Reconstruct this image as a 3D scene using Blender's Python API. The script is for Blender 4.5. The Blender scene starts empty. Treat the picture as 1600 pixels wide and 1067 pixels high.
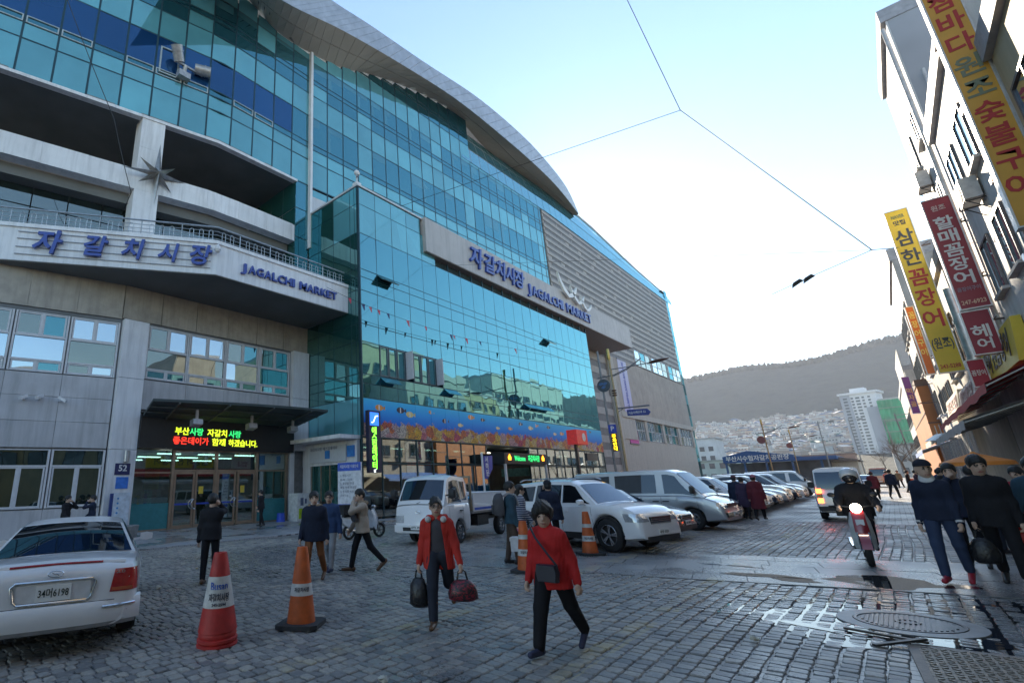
import bpy, bmesh, math, random
import numpy as np
from mathutils import Vector, Matrix, Euler
random.seed(7); rng = np.random.default_rng(7)
SC = bpy.context.scene
COL = SC.collection
R = math.radians
# ------------------------------------------------------------------ camera
cam = bpy.data.cameras.new('camera'); camo = bpy.data.objects.new('camera', cam); COL.objects.link(camo); SC.camera = camo
yaw, pitch, roll = -.7741, .2835, -.0312
FW = Vector((math.sin(yaw)*math.cos(pitch), math.cos(yaw)*math.cos(pitch), math.sin(pitch)))
RT = Vector((math.cos(yaw), -math.sin(yaw), 0)); UP = RT.cross(FW)
RT, UP = RT*math.cos(roll)+UP*math.sin(roll), UP*math.cos(roll)-RT*math.sin(roll)
camo.matrix_world = Matrix(((RT.x, UP.x, -FW.x, 0), (RT.y, UP.y, -FW.y, 0), (RT.z, UP.z, -FW.z, 1.65), (0, 0, 0, 1)))
cam.sensor_width = 36; cam.sensor_fit = 'HORIZONTAL'; cam.lens = 781.75/1600*36; cam.shift_x = (800-592)/1600
cam.clip_start = .05; cam.clip_end = 6000
def project_scale(p):            # apparent size factor of a point, used only to rank which pieces show largest
    d = Vector(p)-Vector((0, 0, 1.65)); z = d.dot(FW)
    return 0 if z < .3 else 1/z
# ------------------------------------------------------------------ sky and sun
AZ, EL = 21, 22
w = bpy.data.worlds.new('World'); SC.world = w; w.use_nodes = True
sky = w.node_tree.nodes.new('ShaderNodeTexSky'); sky.sky_type = 'NISHITA'; sky.sun_disc = False
sky.sun_elevation = R(EL); sky.sun_rotation = R(-AZ); sky.air_density = 1.2; sky.dust_density = .1; sky.ozone_density = 3.2
w.node_tree.links.new(sky.outputs[0], w.node_tree.nodes['Background'].inputs[0])
w.node_tree.nodes['Background'].inputs[1].default_value = .15
sun = bpy.data.lights.new('sun', 'SUN'); suno = bpy.data.objects.new('sun', sun); COL.objects.link(suno)
sun.energy = 5.0; sun.angle = R(.5); sun.color = (1, .9, .76)
sd = Vector((-math.sin(R(AZ))*math.cos(R(EL)), math.cos(R(AZ))*math.cos(R(EL)), math.sin(R(EL))))
suno.rotation_euler = sd.to_track_quat('Z', 'Y').to_euler(); suno.location = (0, 0, 60)
vs = SC.view_settings; vs.view_transform = 'Standard'; vs.look = 'None'; vs.exposure = 1.25; vs.gamma = 1; vs.use_curve_mapping = False
vs.use_white_balance = True; vs.white_balance_temperature = 7100; vs.white_balance_tint = 10   # the camera's daylight-shade balance
SC.render.engine = 'CYCLES'; cy = SC.cycles
cy.use_denoising = True; cy.max_bounces = 8; cy.transparent_max_bounces = 12; cy.caustics_reflective = False; cy.caustics_refractive = False
cy.sample_clamp_indirect = 6; cy.volume_bounces = 1
# ------------------------------------------------------------------ materials
def nodes(name):
    m = bpy.data.materials.new(name); m.use_nodes = True; nt = m.node_tree
    return m, nt, nt.nodes['Principled BSDF'], nt.nodes['Material Output']
def N(nt, t, **k):
    n = nt.nodes.new(t)
    for a, b in k.items():
        if a in n.inputs.keys(): n.inputs[a].default_value = b
        else: setattr(n, a, b)
    return n
def L(nt, a, b): nt.links.new(a, b)
def rgb(c): return (*c[:3], 1)
def mixc(nt, fac, a, b, blend='MIX'):
    n = nt.nodes.new('ShaderNodeMix'); n.data_type = 'RGBA'; n.blend_type = blend
    for sock, v in ((n.inputs[0], fac), (n.inputs[6], a), (n.inputs[7], b)):
        if isinstance(v, (int, float)): sock.default_value = v
        elif isinstance(v, tuple): sock.default_value = rgb(v)
        else: nt.links.new(v, sock)
    return n.outputs[2]
def ramp(nt, src, stops):
    n = nt.nodes.new('ShaderNodeValToRGB'); e = n.color_ramp.elements
    while len(e) < len(stops): e.new(.5)
    for i, (p, c) in enumerate(stops): e[i].position = p; e[i].color = rgb(c) if isinstance(c, tuple) else (c, c, c, 1)
    if src is not None: nt.links.new(src, n.inputs[0])
    return n.outputs[0]
MC = {}
def mat(name, col, rough=.6, metal=0, var=.18, scale=6, bump=0, bscale=40, spec=.5, dirt=0, rnd=0, emit=0, coat=0, alpha=1, streak=0):
    """plain painted or solid surface: colour with soft patches, optional grime, relief and per-object variation"""
    if name in MC: return MC[name]
    m, nt, b, o = nodes(name); MC[name] = m
    tc = N(nt, 'ShaderNodeTexCoord')
    geo = N(nt, 'ShaderNodeNewGeometry')
    n1 = N(nt, 'ShaderNodeTexNoise', Scale=scale, Detail=4.0); L(nt, geo.outputs['Position'], n1.inputs['Vector'])
    lo = tuple(c*(1-var) for c in col); hi = tuple(min(1, c*(1+var)) for c in col)
    c = ramp(nt, n1.outputs[0], [(.3, lo), (.7, hi)])
    if dirt:
        n2 = N(nt, 'ShaderNodeTexNoise', Scale=scale*.35, Detail=8.0, Roughness=.7); L(nt, geo.outputs['Position'], n2.inputs['Vector'])
        c = mixc(nt, ramp(nt, n2.outputs[0], [(.48, 0.0), (.75, float(dirt))]), c, tuple(x*.35+.01 for x in col))
    if streak:
        mp_ = N(nt, 'ShaderNodeMapping'); mp_.inputs['Scale'].default_value = (2.2, 2.2, .16); L(nt, geo.outputs['Position'], mp_.inputs[0])
        n4 = N(nt, 'ShaderNodeTexNoise', Scale=1.6, Detail=7.0, Roughness=.7); L(nt, mp_.outputs[0], n4.inputs['Vector'])
        c = mixc(nt, ramp(nt, n4.outputs[0], [(.46, 0.0), (.72, float(streak))]), c, tuple(x*.4+.01 for x in col))
    if rnd:
        oi = N(nt, 'ShaderNodeObjectInfo')
        c = mixc(nt, 1.0, c, ramp(nt, oi.outputs['Random'], [(0, 1-rnd), (1, 1+rnd)]), 'MULTIPLY')
    L(nt, c, b.inputs['Base Color'])
    b.inputs['Roughness'].default_value = rough; b.inputs['Metallic'].default_value = metal; b.inputs['Specular IOR Level'].default_value = spec
    if coat: b.inputs['Coat Weight'].default_value = coat; b.inputs['Coat Roughness'].default_value = .06
    if emit: b.inputs['Emission Color'].default_value = rgb(col); b.inputs['Emission Strength'].default_value = emit
    if bump:
        n3 = N(nt, 'ShaderNodeTexNoise', Scale=bscale, Detail=5.0); L(nt, geo.outputs['Position'], n3.inputs['Vector'])
        bp = N(nt, 'ShaderNodeBump', Strength=bump, Distance=.02); L(nt, n3.outputs[0], bp.inputs['Height']); L(nt, bp.outputs[0], b.inputs['Normal'])
    return m
def facade_glass(name, col, refl=.45, tint=(.55, .88, 1.0), rough=.015, wob=.02):
    m, nt, b, o = nodes(name); nt.nodes.remove(b)
    geo = N(nt, 'ShaderNodeNewGeometry'); oi = N(nt, 'ShaderNodeObjectInfo')
    n1 = N(nt, 'ShaderNodeTexNoise', Scale=.55, Detail=1.0); L(nt, geo.outputs['Position'], n1.inputs['Vector'])
    bp = N(nt, 'ShaderNodeBump', Strength=wob, Distance=.6); L(nt, n1.outputs[0], bp.inputs['Height'])
    n2 = N(nt, 'ShaderNodeTexNoise', Scale=.35, Detail=3.0); L(nt, geo.outputs['Position'], n2.inputs['Vector'])
    c = ramp(nt, n2.outputs[0], [(.3, tuple(x*.85 for x in col)), (.7, tuple(x*1.15 for x in col))])
    c = mixc(nt, 1.0, c, ramp(nt, oi.outputs['Random'], [(0, .8), (1, 1.2)]), 'MULTIPLY')
    d = N(nt, 'ShaderNodeBsdfDiffuse'); L(nt, c, d.inputs[0])
    g = N(nt, 'ShaderNodeBsdfGlossy', Roughness=rough); g.inputs[0].default_value = rgb(tint); L(nt, bp.outputs[0], g.inputs['Normal'])
    lw = N(nt, 'ShaderNodeLayerWeight', Blend=.35); mp = N(nt, 'ShaderNodeMapRange'); L(nt, lw.outputs['Facing'], mp.inputs[0])
    mp.inputs[3].default_value = refl; mp.inputs[4].default_value = min(.95, refl+.4)
    ms = N(nt, 'ShaderNodeMixShader'); L(nt, mp.outputs[0], ms.inputs[0]); L(nt, d.outputs[0], ms.inputs[1]); L(nt, g.outputs[0], ms.inputs[2]); L(nt, ms.outputs[0], o.inputs[0])
    MC[name] = m; return m
def see_glass(name, tint=(.5, .75, .75), refl=.12):
    m, nt, b, o = nodes(name); nt.nodes.remove(b)
    t = N(nt, 'ShaderNodeBsdfTransparent'); t.inputs[0].default_value = rgb(tint)
    g = N(nt, 'ShaderNodeBsdfGlossy', Roughness=.02); g.inputs[0].default_value = (.9, .95, 1, 1)
    lw = N(nt, 'ShaderNodeLayerWeight', Blend=.4); mp = N(nt, 'ShaderNodeMapRange'); L(nt, lw.outputs['Fresnel'], mp.inputs[0])
    mp.inputs[3].default_value = refl; mp.inputs[4].default_value = .9
    ms = N(nt, 'ShaderNodeMixShader'); L(nt, mp.outputs[0], ms.inputs[0]); L(nt, t.outputs[0], ms.inputs[1]); L(nt, g.outputs[0], ms.inputs[2]); L(nt, ms.outputs[0], o.inputs[0])
    MC[name] = m; return m
def glow(name, col, s):
    if name in MC: return MC[name]
    m, nt, b, o = nodes(name); b.inputs['Base Color'].default_value = rgb(col); b.inputs['Emission Color'].default_value = rgb(col); b.inputs['Emission Strength'].default_value = s
    MC[name] = m; return m
# ------------------------------------------------------------------ mesh building
class MB:
    def __init__(s): s.v = []; s.f = []; s.m = []
    def face(s, pts, m=0):
        i = len(s.v); s.v += [tuple(p) for p in pts]; s.f.append(tuple(range(i, i+len(pts)))); s.m.append(m)
    def box(s, a, b, m=0):
        x0, y0, z0 = (min(p, q) for p, q in zip(a, b)); x1, y1, z1 = (max(p, q) for p, q in zip(a, b))
        s.hexa([(x0, y0, z0), (x1, y0, z0), (x1, y1, z0), (x0, y1, z0), (x0, y0, z1), (x1, y0, z1), (x1, y1, z1), (x0, y1, z1)], m)
    def hexa(s, p, m=0):
        i = len(s.v); s.v += [tuple(q) for q in p]
        for f in ((3, 2, 1, 0), (4, 5, 6, 7), (0, 1, 5, 4), (1, 2, 6, 5), (2, 3, 7, 6), (3, 0, 4, 7)): s.f.append(tuple(i+k for k in f)); s.m.append(m)
    def bar(s, p, q, wd, ht, m=0, up=(0, 0, 1)):
        p = Vector(p); q = Vector(q); d = (q-p).normalized(); u = Vector(up)
        if abs(d.dot(u)) > .99: u = Vector((1, 0, 0))
        sd_ = d.cross(u).normalized()*wd/2; u2 = sd_.cross(d).normalized()*ht/2
        s.hexa([p-sd_-u2, p+sd_-u2, q+sd_-u2, q-sd_-u2, p-sd_+u2, p+sd_+u2, q+sd_+u2, q-sd_+u2], m)
    def ring(s, c, ax, r, n):
        ax = Vector(ax).normalized(); u = ax.orthogonal().normalized(); v = ax.cross(u)
        return [Vector(c)+(u*math.cos(2*math.pi*k/n)+v*math.sin(2*math.pi*k/n))*r for k in range(n)]
    def loft(s, secs, m=0, closed=True, caps=True):
        i = len(s.v); n = len(secs[0])
        for sec in secs: s.v += [tuple(p) for p in sec]
        for a in range(len(secs)-1):
            for k in range(n if closed else n-1):
                k2 = (k+1) % n; s.f.append((i+a*n+k, i+a*n+k2, i+(a+1)*n+k2, i+(a+1)*n+k)); s.m.append(m)
        if caps:
            s.f.append(tuple(i+k for k in reversed(range(n)))); s.m.append(m)
            s.f.append(tuple(i+(len(secs)-1)*n+k for k in range(n))); s.m.append(m)
    def cyl(s, p, q, r0, r1=None, n=12, m=0, caps=True):
        r1 = r0 if r1 is None else r1; d = Vector(q)-Vector(p); s.loft([s.ring(p, d, r0, n), s.ring(q, d, r1, n)], m, True, caps)
    def tube(s, pts, r, n=6, m=0):
        pts = [Vector(p) for p in pts]; secs = []; u = None
        for i, p in enumerate(pts):
            d = (pts[min(i+1, len(pts)-1)]-pts[max(i-1, 0)]).normalized()
            u = d.orthogonal().normalized() if u is None else (u-d*u.dot(d)).normalized()
            v = d.cross(u); rr = r[i] if isinstance(r, (list, tuple)) else r
            secs.append([p+(u*math.cos(2*math.pi*k/n)+v*math.sin(2*math.pi*k/n))*rr for k in range(n)])
        s.loft(secs, m)
    def lathe(s, prof, c=(0, 0, 0), ax=(0, 0, 1), n=20, m=0, caps=True):
        ax = Vector(ax).normalized(); secs = [s.ring(Vector(c)+ax*z, ax, max(r, 1e-4), n) for r, z in prof]; s.loft(secs, m, True, caps)
    def prism(s, poly, z0, z1, m=0, axis=2):
        f = {2: lambda a, b, z: (a, b, z), 0: lambda a, b, z: (z, a, b), 1: lambda a, b, z: (a, z, b)}[axis]
        lo = [f(a, b, z0) for a, b in poly]; hi = [f(a, b, z1) for a, b in poly]; n = len(poly)
        s.face(lo[::-1], m); s.face(hi, m)
        for k in range(n): s.face([lo[k], lo[(k+1) % n], hi[(k+1) % n], hi[k]], m)
    def sphere(s, c, r, n=10, m=0):
        r = (r, r, r) if isinstance(r, (int, float)) else r; h = n//2+1; secs = []
        for i in range(h+1):
            t = math.pi*i/h; t = min(max(t, .02), math.pi-.02)
            secs.append([(c[0]+r[0]*math.sin(t)*math.cos(2*math.pi*k/n), c[1]+r[1]*math.sin(t)*math.sin(2*math.pi*k/n), c[2]-r[2]*math.cos(t)) for k in range(n)])
        s.loft(secs, m)
    def add(s, verts, faces, m=0):
        i = len(s.v); s.v += [tuple(p) for p in verts]
        for f in faces: s.f.append(tuple(i+k for k in f)); s.m.append(m)
    def mesh(s, name, mats, smooth=None):
        me = bpy.data.meshes.new(name); me.from_pydata(s.v, [], s.f); mats = mats if isinstance(mats, (list, tuple)) else [mats]
        for x in mats: me.materials.append(x)
        if len(mats) > 1: me.polygons.foreach_set('material_index', s.m)
        bm = bmesh.new(); bm.from_mesh(me); bmesh.ops.remove_doubles(bm, verts=bm.verts, dist=1e-5); bmesh.ops.recalc_face_normals(bm, faces=bm.faces); bm.to_mesh(me); bm.free()
        if smooth is not None:
            me.shade_smooth(); me.set_sharp_from_angle(angle=R(smooth))
        return me
def rootof(o):
    while o.parent: o = o.parent
    return o
def link(name, me, parent=None, loc=(0, 0, 0), rot=(0, 0, 0), scale=(1, 1, 1), kind=None):
    o = bpy.data.objects.new(name, me); COL.objects.link(o); o.parent = parent
    o.location = loc; o.rotation_euler = rot; o.scale = scale
    if kind: o['kind'] = kind
    return o
def part(mb, name, mats, parent, smooth=None, world=False, kind=None, label=None):
    """world: the shapes were given in scene coordinates, shift them to the thing's own origin (things with rotation use local shapes)"""
    if world:
        l = rootof(parent).location; mb.v = [(x-l.x, y-l.y, z-l.z) for x, y, z in mb.v]
    o = link(name, mb.mesh(name, mats, smooth), parent, kind=kind)
    if label: o['label'] = label
    return o
def tag(o, label, cat, group=None):
    o['label'] = label; o['category'] = cat
    if group: o['group'] = group
    return o
def thing(name, label, cat, loc=(0, 0, 0), rotz=0, group=None):
    o = bpy.data.objects.new(name, None); COL.objects.link(o); o.location = loc; o.rotation_euler = (0, 0, rotz); o.empty_display_size = .2
    return tag(o, label, cat, group)
def solo(mb, name, mats, label, cat, loc=(0, 0, 0), rotz=0, group=None, smooth=None, world=True):
    """a thing that is one mesh; shapes in scene coordinates are shifted to its base"""
    if world: mb.v = [(x-loc[0], y-loc[1], z-loc[2]) for x, y, z in mb.v]
    o = link(name, mb.mesh(name, mats, smooth), None, loc, (0, 0, rotz)); return tag(o, label, cat, group)
def struct(mb, name, mats, smooth=None, parent=None, kind='structure'):
    o = link(name, mb.mesh(name, mats, smooth), parent)
    if parent is None or kind != 'structure': o['kind'] = kind
    return o
def copytree(o, parent=None):
    c = o.copy(); COL.objects.link(c); c.parent = parent
    for ch in o.children: copytree(ch, c)
    return c
# writing: a text outline turned into a thin solid, centred, height in metres
def text_mesh(body, size, depth=.01, bold=0.0, shear=0.0, mats=None, spacing=1.0, align='CENTER', line=1.0):
    c = bpy.data.curves.new('lettering', 'FONT'); c.body = body; c.size = size; c.extrude = depth/2; c.offset = bold*size; c.shear = shear; c.space_character = spacing
    c.resolution_u = 2; c.align_x = align; c.align_y = 'CENTER'; c.space_line = line
    o = bpy.data.objects.new('lettering', c)
    me = bpy.data.meshes.new_from_object(o)
    bpy.data.objects.remove(o); bpy.data.curves.remove(c); me.materials.clear()
    if mats: me.materials.append(mats)
    return me
def basis(nx, up=(0, 0, 1)):
    """rotation whose local +Z looks along nx (the way the writing faces) and whose local +Y is up"""
    z = Vector(nx).normalized(); x = Vector(up).cross(z).normalized(); y = z.cross(x)
    return Matrix((x, y, z)).transposed().to_euler()
def lettering(body, pos, facing, size, material, parent, depth=.01, bold=.012, width=None, up=(0, 0, 1), name='lettering', world=True, **k):
    me = text_mesh(body, size, depth, bold, mats=material, **k)
    if width:
        xs = [v.co.x for v in me.vertices]
        if xs:
            s = width/(max(xs)-min(xs)+1e-6)
            for v in me.vertices: v.co.x *= s
    l = rootof(parent).location if parent and world else Vector((0, 0, 0)); loc = Vector(pos)-l
    return link(name, me, parent, loc, basis(facing, up))
# ------------------------------------------------------------------ ground
def yellow_mask(nt, geo):
    """two worn yellow lines painted along the street"""
    sx = N(nt, 'ShaderNodeSeparateXYZ'); L(nt, geo.outputs['Position'], sx.inputs[0])
    nn = N(nt, 'ShaderNodeTexNoise', Scale=1.1, Detail=5.0, Roughness=.65); L(nt, geo.outputs['Position'], nn.inputs['Vector'])
    nf = N(nt, 'ShaderNodeTexNoise', Scale=9.0, Detail=6.0, Roughness=.7); L(nt, geo.outputs['Position'], nf.inputs['Vector'])
    def line(x0, hw):
        a = N(nt, 'ShaderNodeMath', operation='SUBTRACT'); L(nt, sx.outputs[0], a.inputs[0]); a.inputs[1].default_value = x0
        b = N(nt, 'ShaderNodeMath', operation='ABSOLUTE'); L(nt, a.outputs[0], b.inputs[0])
        c = N(nt, 'ShaderNodeMath', operation='LESS_THAN'); L(nt, b.outputs[0], c.inputs[0]); c.inputs[1].default_value = hw
        return c.outputs[0]
    s = N(nt, 'ShaderNodeMath', operation='ADD'); L(nt, line(-4.62, .13), s.inputs[0]); L(nt, line(-2.5, .13), s.inputs[1])
    m1 = N(nt, 'ShaderNodeMath', operation='MULTIPLY'); L(nt, s.outputs[0], m1.inputs[0]); L(nt, ramp(nt, nn.outputs[0], [(.47, .0), (.6, .7)]), m1.inputs[1])
    m2 = N(nt, 'ShaderNodeMath', operation='MULTIPLY'); L(nt, m1.outputs[0], m2.inputs[0]); L(nt, ramp(nt, nf.outputs[0], [(.3, .35), (.6, 1.0)]), m2.inputs[1])
    return m2.outputs[0]
def stone_mat(name, lo, hi, wet_lo=.12, wet_hi=.6, island=True, wetpos=.5, paint=True):
    m, nt, b, o = nodes(name); MC[name] = m
    geo = N(nt, 'ShaderNodeNewGeometry')
    n1 = N(nt, 'ShaderNodeTexNoise', Scale=24.0, Detail=6.0, Roughness=.7); L(nt, geo.outputs['Position'], n1.inputs['Vector'])
    n2 = N(nt, 'ShaderNodeTexNoise', Scale=.55, Detail=5.0, Roughness=.6); L(nt, geo.outputs['Position'], n2.inputs['Vector'])
    c = ramp(nt, n1.outputs[0], [(.25, lo), (.75, hi)])
    if island: c = mixc(nt, 1.0, c, ramp(nt, geo.outputs['Random Per Island'], [(0, (.62, .64, .68)), (.5, (1, 1, 1)), (1, (1.3, 1.24, 1.16))]), 'MULTIPLY')
    vd = N(nt, 'ShaderNodeVectorMath', operation='DISTANCE'); L(nt, geo.outputs['Position'], vd.inputs[0]); vd.inputs[1].default_value = (-.2, 9.6, 0)   # the spilled water round the manhole
    nd_ = N(nt, 'ShaderNodeMath', operation='MULTIPLY_ADD'); L(nt, n2.outputs[0], nd_.inputs[0]); nd_.inputs[1].default_value = 3.0; L(nt, vd.outputs['Value'], nd_.inputs[2])
    wm_ = N(nt, 'ShaderNodeMath', operation='MAXIMUM'); L(nt, ramp(nt, n2.outputs[0], [(wetpos-.1, .8), (wetpos+.1, .0)]), wm_.inputs[0]); mr_ = N(nt, 'ShaderNodeMapRange'); L(nt, nd_.outputs[0], mr_.inputs[0])
    vd2 = N(nt, 'ShaderNodeVectorMath', operation='DISTANCE'); L(nt, geo.outputs['Position'], vd2.inputs[0]); vd2.inputs[1].default_value = (-12, 8.2, 0)   # hosed-down forecourt edge
    mn_ = N(nt, 'ShaderNodeMath', operation='MINIMUM'); ad_ = N(nt, 'ShaderNodeMath', operation='MULTIPLY_ADD'); L(nt, n2.outputs[0], ad_.inputs[0]); ad_.inputs[1].default_value = 4.0; L(nt, vd2.outputs['Value'], ad_.inputs[2]); L(nt, ad_.outputs[0], mn_.inputs[0]); L(nt, nd_.outputs[0], mn_.inputs[1]); L(nt, mn_.outputs[0], mr_.inputs[0])
    for i_, v_ in ((1, 3.2), (2, 5.4), (3, 1.0), (4, 0.0)): mr_.inputs[i_].default_value = v_
    L(nt, mr_.outputs[0], wm_.inputs[1]); wet = wm_.outputs[0]
    c = mixc(nt, wet, c, mixc(nt, 1.0, c, (.62, .64, .68), 'MULTIPLY'))
    if paint: c = mixc(nt, yellow_mask(nt, geo), c, (.5, .4, .2))
    L(nt, c, b.inputs['Base Color'])
    rr = mixc(nt, wet, ramp(nt, n1.outputs[0], [(.3, wet_hi-.12), (.7, wet_hi+.1)]), ramp(nt, n1.outputs[0], [(.3, wet_lo), (.75, wet_lo+.22)])); L(nt, rr, b.inputs['Roughness'])
    bp = N(nt, 'ShaderNodeBump', Strength=.35, Distance=.012); L(nt, n1.outputs[0], bp.inputs['Height']); L(nt, bp.outputs[0], b.inputs['Normal'])
    return m
M_COB = stone_mat('cobble_granite', (.175, .168, .16), (.43, .405, .37))
M_SLAB = stone_mat('granite_slab', (.19, .19, .19), (.34, .335, .33), .06, .45, True, .53)
def far_paving():
    """setts too far away to build one by one, with the joints as relief"""
    m, nt, b, o = nodes('sett_paving_far'); geo = N(nt, 'ShaderNodeNewGeometry')
    mp = N(nt, 'ShaderNodeMapping'); L(nt, geo.outputs['Position'], mp.inputs[0]); mp.inputs['Rotation'].default_value = (0, 0, R(90))
    br = N(nt, 'ShaderNodeTexBrick', Scale=1.0); L(nt, mp.outputs[0], br.inputs[0]); br.offset = .5
    br.inputs['Color1'].default_value = (.17, .165, .16, 1); br.inputs['Color2'].default_value = (.3, .285, .265, 1); br.inputs['Mortar'].default_value = (.05, .05, .055, 1)
    br.inputs['Brick Width'].default_value = .14; br.inputs['Row Height'].default_value = .158; br.inputs['Mortar Size'].default_value = .013; br.inputs['Bias'].default_value = 0
    n2 = N(nt, 'ShaderNodeTexNoise', Scale=.4, Detail=5.0); L(nt, geo.outputs['Position'], n2.inputs['Vector'])
    L(nt, mixc(nt, .5, br.outputs[0], mixc(nt, 1.0, br.outputs[0], ramp(nt, n2.outputs[0], [(.3, .55), (.7, 1.3)]), 'MULTIPLY')), b.inputs['Base Color'])
    L(nt, ramp(nt, n2.outputs[0], [(.42, .3), (.6, .62)]), b.inputs['Roughness'])
    bp = N(nt, 'ShaderNodeBump', Strength=.7, Distance=.02, invert=True); L(nt, br.outputs[1], bp.inputs['Height']); L(nt, bp.outputs[0], b.inputs['Normal'])
    return m
mb = MB(); mb.face([(-2500, -400, -.06), (2500, -400, -.06), (2500, 2600, -.06), (-2500, 2600, -.06)]); struct(mb, 'ground', mat('dust_ground', (.16, .155, .15), .8, bump=.3, bscale=3, scale=.05))
mb = MB(); mb.face([(-30, -40, -.019), (12, -40, -.019), (12, 260, -.019), (-30, 260, -.019)]); road = struct(mb, 'road', far_paving())
# paved strip of granite slabs that crosses the street
T = R(11.5); ux, uy = Vector((math.cos(T), math.sin(T), 0)), Vector((-math.sin(T)*.25, 1, 0)).normalized(); S0 = Vector((-4.62, 9.98, 0))
def in_strip(x, y):
    v = y-(S0.y+(x-S0.x)*math.tan(T)); return -.05 < v < 3.52 and -8.3 < x < 1.75
mb = MB(); mb.hexa([S0+ux*a+Vector((0, b, z)) for z in (-.05, -.012) for a, b in ((-3.8, 0), (6.5, 0), (6.5, 3.5), (-3.8, 3.5))]); strip = struct(mb, 'slab_strip', mat('strip_bed', (.06, .06, .065), .6))
slabs = []
for k in range(3):
    mb = MB(); g = .004; mb.hexa([(g, g, -.03), (1-g, g, -.03), (1-g, 1-g, -.03), (g, 1-g, -.03), (g*2, g*2, 0), (1-g*2, g*2, 0), (1-g*2, 1-g*2, 0), (g*2, 1-g*2, 0)]); slabs.append(mb.mesh('paving_slab', M_SLAB))
for i in range(13):
    for j in range(5):
        wv = .79; hv = .7
        p = S0+ux*(-3.7+i*wv)+Vector((0, j*hv, 0))
        o = link('paving_slab', slabs[(i+j) % 3], strip, (p.x, p.y, random.uniform(-.003, .003)), (0, 0, T), (wv, hv*math.cos(T), 1))
        o.rotation_euler = (random.uniform(-.003, .003), random.uniform(-.003, .003), T)
# setts: the nearest ones each an object, the rest one mesh
def in_view(x, y, pad=.12):
    d = Vector((x, y, -1.65)); z = d.dot(FW)
    if z < .6: return 0
    u = (592+781.75*d.dot(RT)/z)/1600; v = (533-781.75*d.dot(UP)/z)/1067
    return 1/z if -pad < u < 1+pad and -.1 < v < 1.2 else 0
sett_list = []
colw = .158; nx = int((1.75+19.5)/colw)
for i in range(nx):
    x0 = -19.5+i*colw; y = 1.2+random.random()*.2; jit = random.uniform(-.01, .01)
    while y < 24:
        l = random.uniform(.095, .165); xc = x0+colw/2; yc = y+l/2
        if xc > -17.5+.03*yc and not in_strip(xc, yc) and not ((xc+.25)**2/.62**2+(yc-8.7)**2/.62**2 < 1) and not (-.25 < xc < .72 and 6.3 < yc < 7.75):
            s = in_view(xc, yc)
            if s > 1/18: sett_list.append((s, xc+jit+random.uniform(-.006, .006)+.03*math.sin(yc*.8+xc*.5), yc, colw, l))
        y += l
sett_list.sort(reverse=True)
def sett_shape(w_, l_, rnd):
    n = 8; pts = []
    for k in range(n):
        a = R((37, 53, 127, 143, 217, 233, 307, 323)[k]+rnd.uniform(-5, 5)); c, s_ = math.cos(a), math.sin(a)
        q = 1/max(abs(c)**7+abs(s_)**7, 1e-6)**(1/7)
        pts.append((c*q*rnd.uniform(.9, 1.02), s_*q*rnd.uniform(.9, 1.02)))
    v = []; hw, hl = w_/2-.006, l_/2-.006
    for sc_, z in ((1, -.035), (1, -.012), (.88, -.002)): v += [(x*hw*sc_, y*hl*sc_, z) for x, y in pts]
    v.append((0, 0, .0005))
    f = []
    for a in (0, 8):
        for k in range(8): f.append((a+k, a+(k+1) % 8, a+8+(k+1) % 8, a+8+k))
    for k in range(8): f.append((16+k, 16+(k+1) % 8, 24))
    return v, f
proto = []
for k in range(10):
    mb = MB(); v, f = sett_shape(1, 1, random.Random(k))
    v, f = sett_shape(.158, .14, random.Random(k)); mb.add(v, f); proto.append(mb.mesh('sett', M_COB))
for s, x, y, w_, l_ in sett_list[:300]:
    link('sett', random.choice(proto), road, (x, y, random.uniform(-.007, .004)), (random.uniform(-.04, .04), random.uniform(-.04, .04), random.uniform(-.04, .04)), (1, l_/.14, 1))
vv = []; ff = []; base = 0; pool = [sett_shape(.158, .14, random.Random(k)) for k in range(24)]; npool = [np.array(v) for v, f in pool]; fpool = np.array(pool[0][1][:16]); tpool = np.array(pool[0][1][16:])
quads = []; tris = []
for s, x, y, w_, l_ in sett_list[300:]:
    v = npool[random.randrange(24)]*np.array([random.choice((-1, 1)), l_/.14, 1]); v = v+np.array([0, 0, 0])
    v[:, 2] += v[:, 0]*random.uniform(-.04, .04)+v[:, 1]*random.uniform(-.04, .04)+random.uniform(-.008, .004)
    vv.append(v+np.array([x, y, 0])); quads.append(fpool+base); tris.append(tpool+base); base += 25
V_ = np.concatenate(vv); me = bpy.data.meshes.new('sett')
me.from_pydata(V_.tolist(), [], np.concatenate(quads).tolist()+np.concatenate(tris).tolist()); me.materials.append(M_COB)
bm = bmesh.new(); bm.from_mesh(me); bmesh.ops.recalc_face_normals(bm, faces=bm.faces); bm.to_mesh(me); bm.free()
link('setts', me, road, kind='stuff')
# forecourt in front of the market and pavement on the right
m, nt, b, o_ = nodes('forecourt_paving'); geo = N(nt, 'ShaderNodeNewGeometry'); br = N(nt, 'ShaderNodeTexBrick', Scale=1.0); L(nt, geo.outputs['Position'], br.inputs[0])
for s_, v_ in (('Color1', (.27, .275, .29, 1)), ('Color2', (.35, .35, .36, 1)), ('Mortar', (.09, .09, .1, 1)), ('Brick Width', .4), ('Row Height', .2), ('Mortar Size', .008)): br.inputs[s_].default_value = v_
n2 = N(nt, 'ShaderNodeTexNoise', Scale=.5, Detail=6.0); L(nt, geo.outputs['Position'], n2.inputs['Vector'])
L(nt, mixc(nt, 1.0, br.outputs[0], ramp(nt, n2.outputs[0], [(.35, .6), (.65, 1.1)]), 'MULTIPLY'), b.inputs['Base Color']); L(nt, ramp(nt, n2.outputs[0], [(.42, .2), (.58, .7)]), b.inputs['Roughness'])
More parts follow.
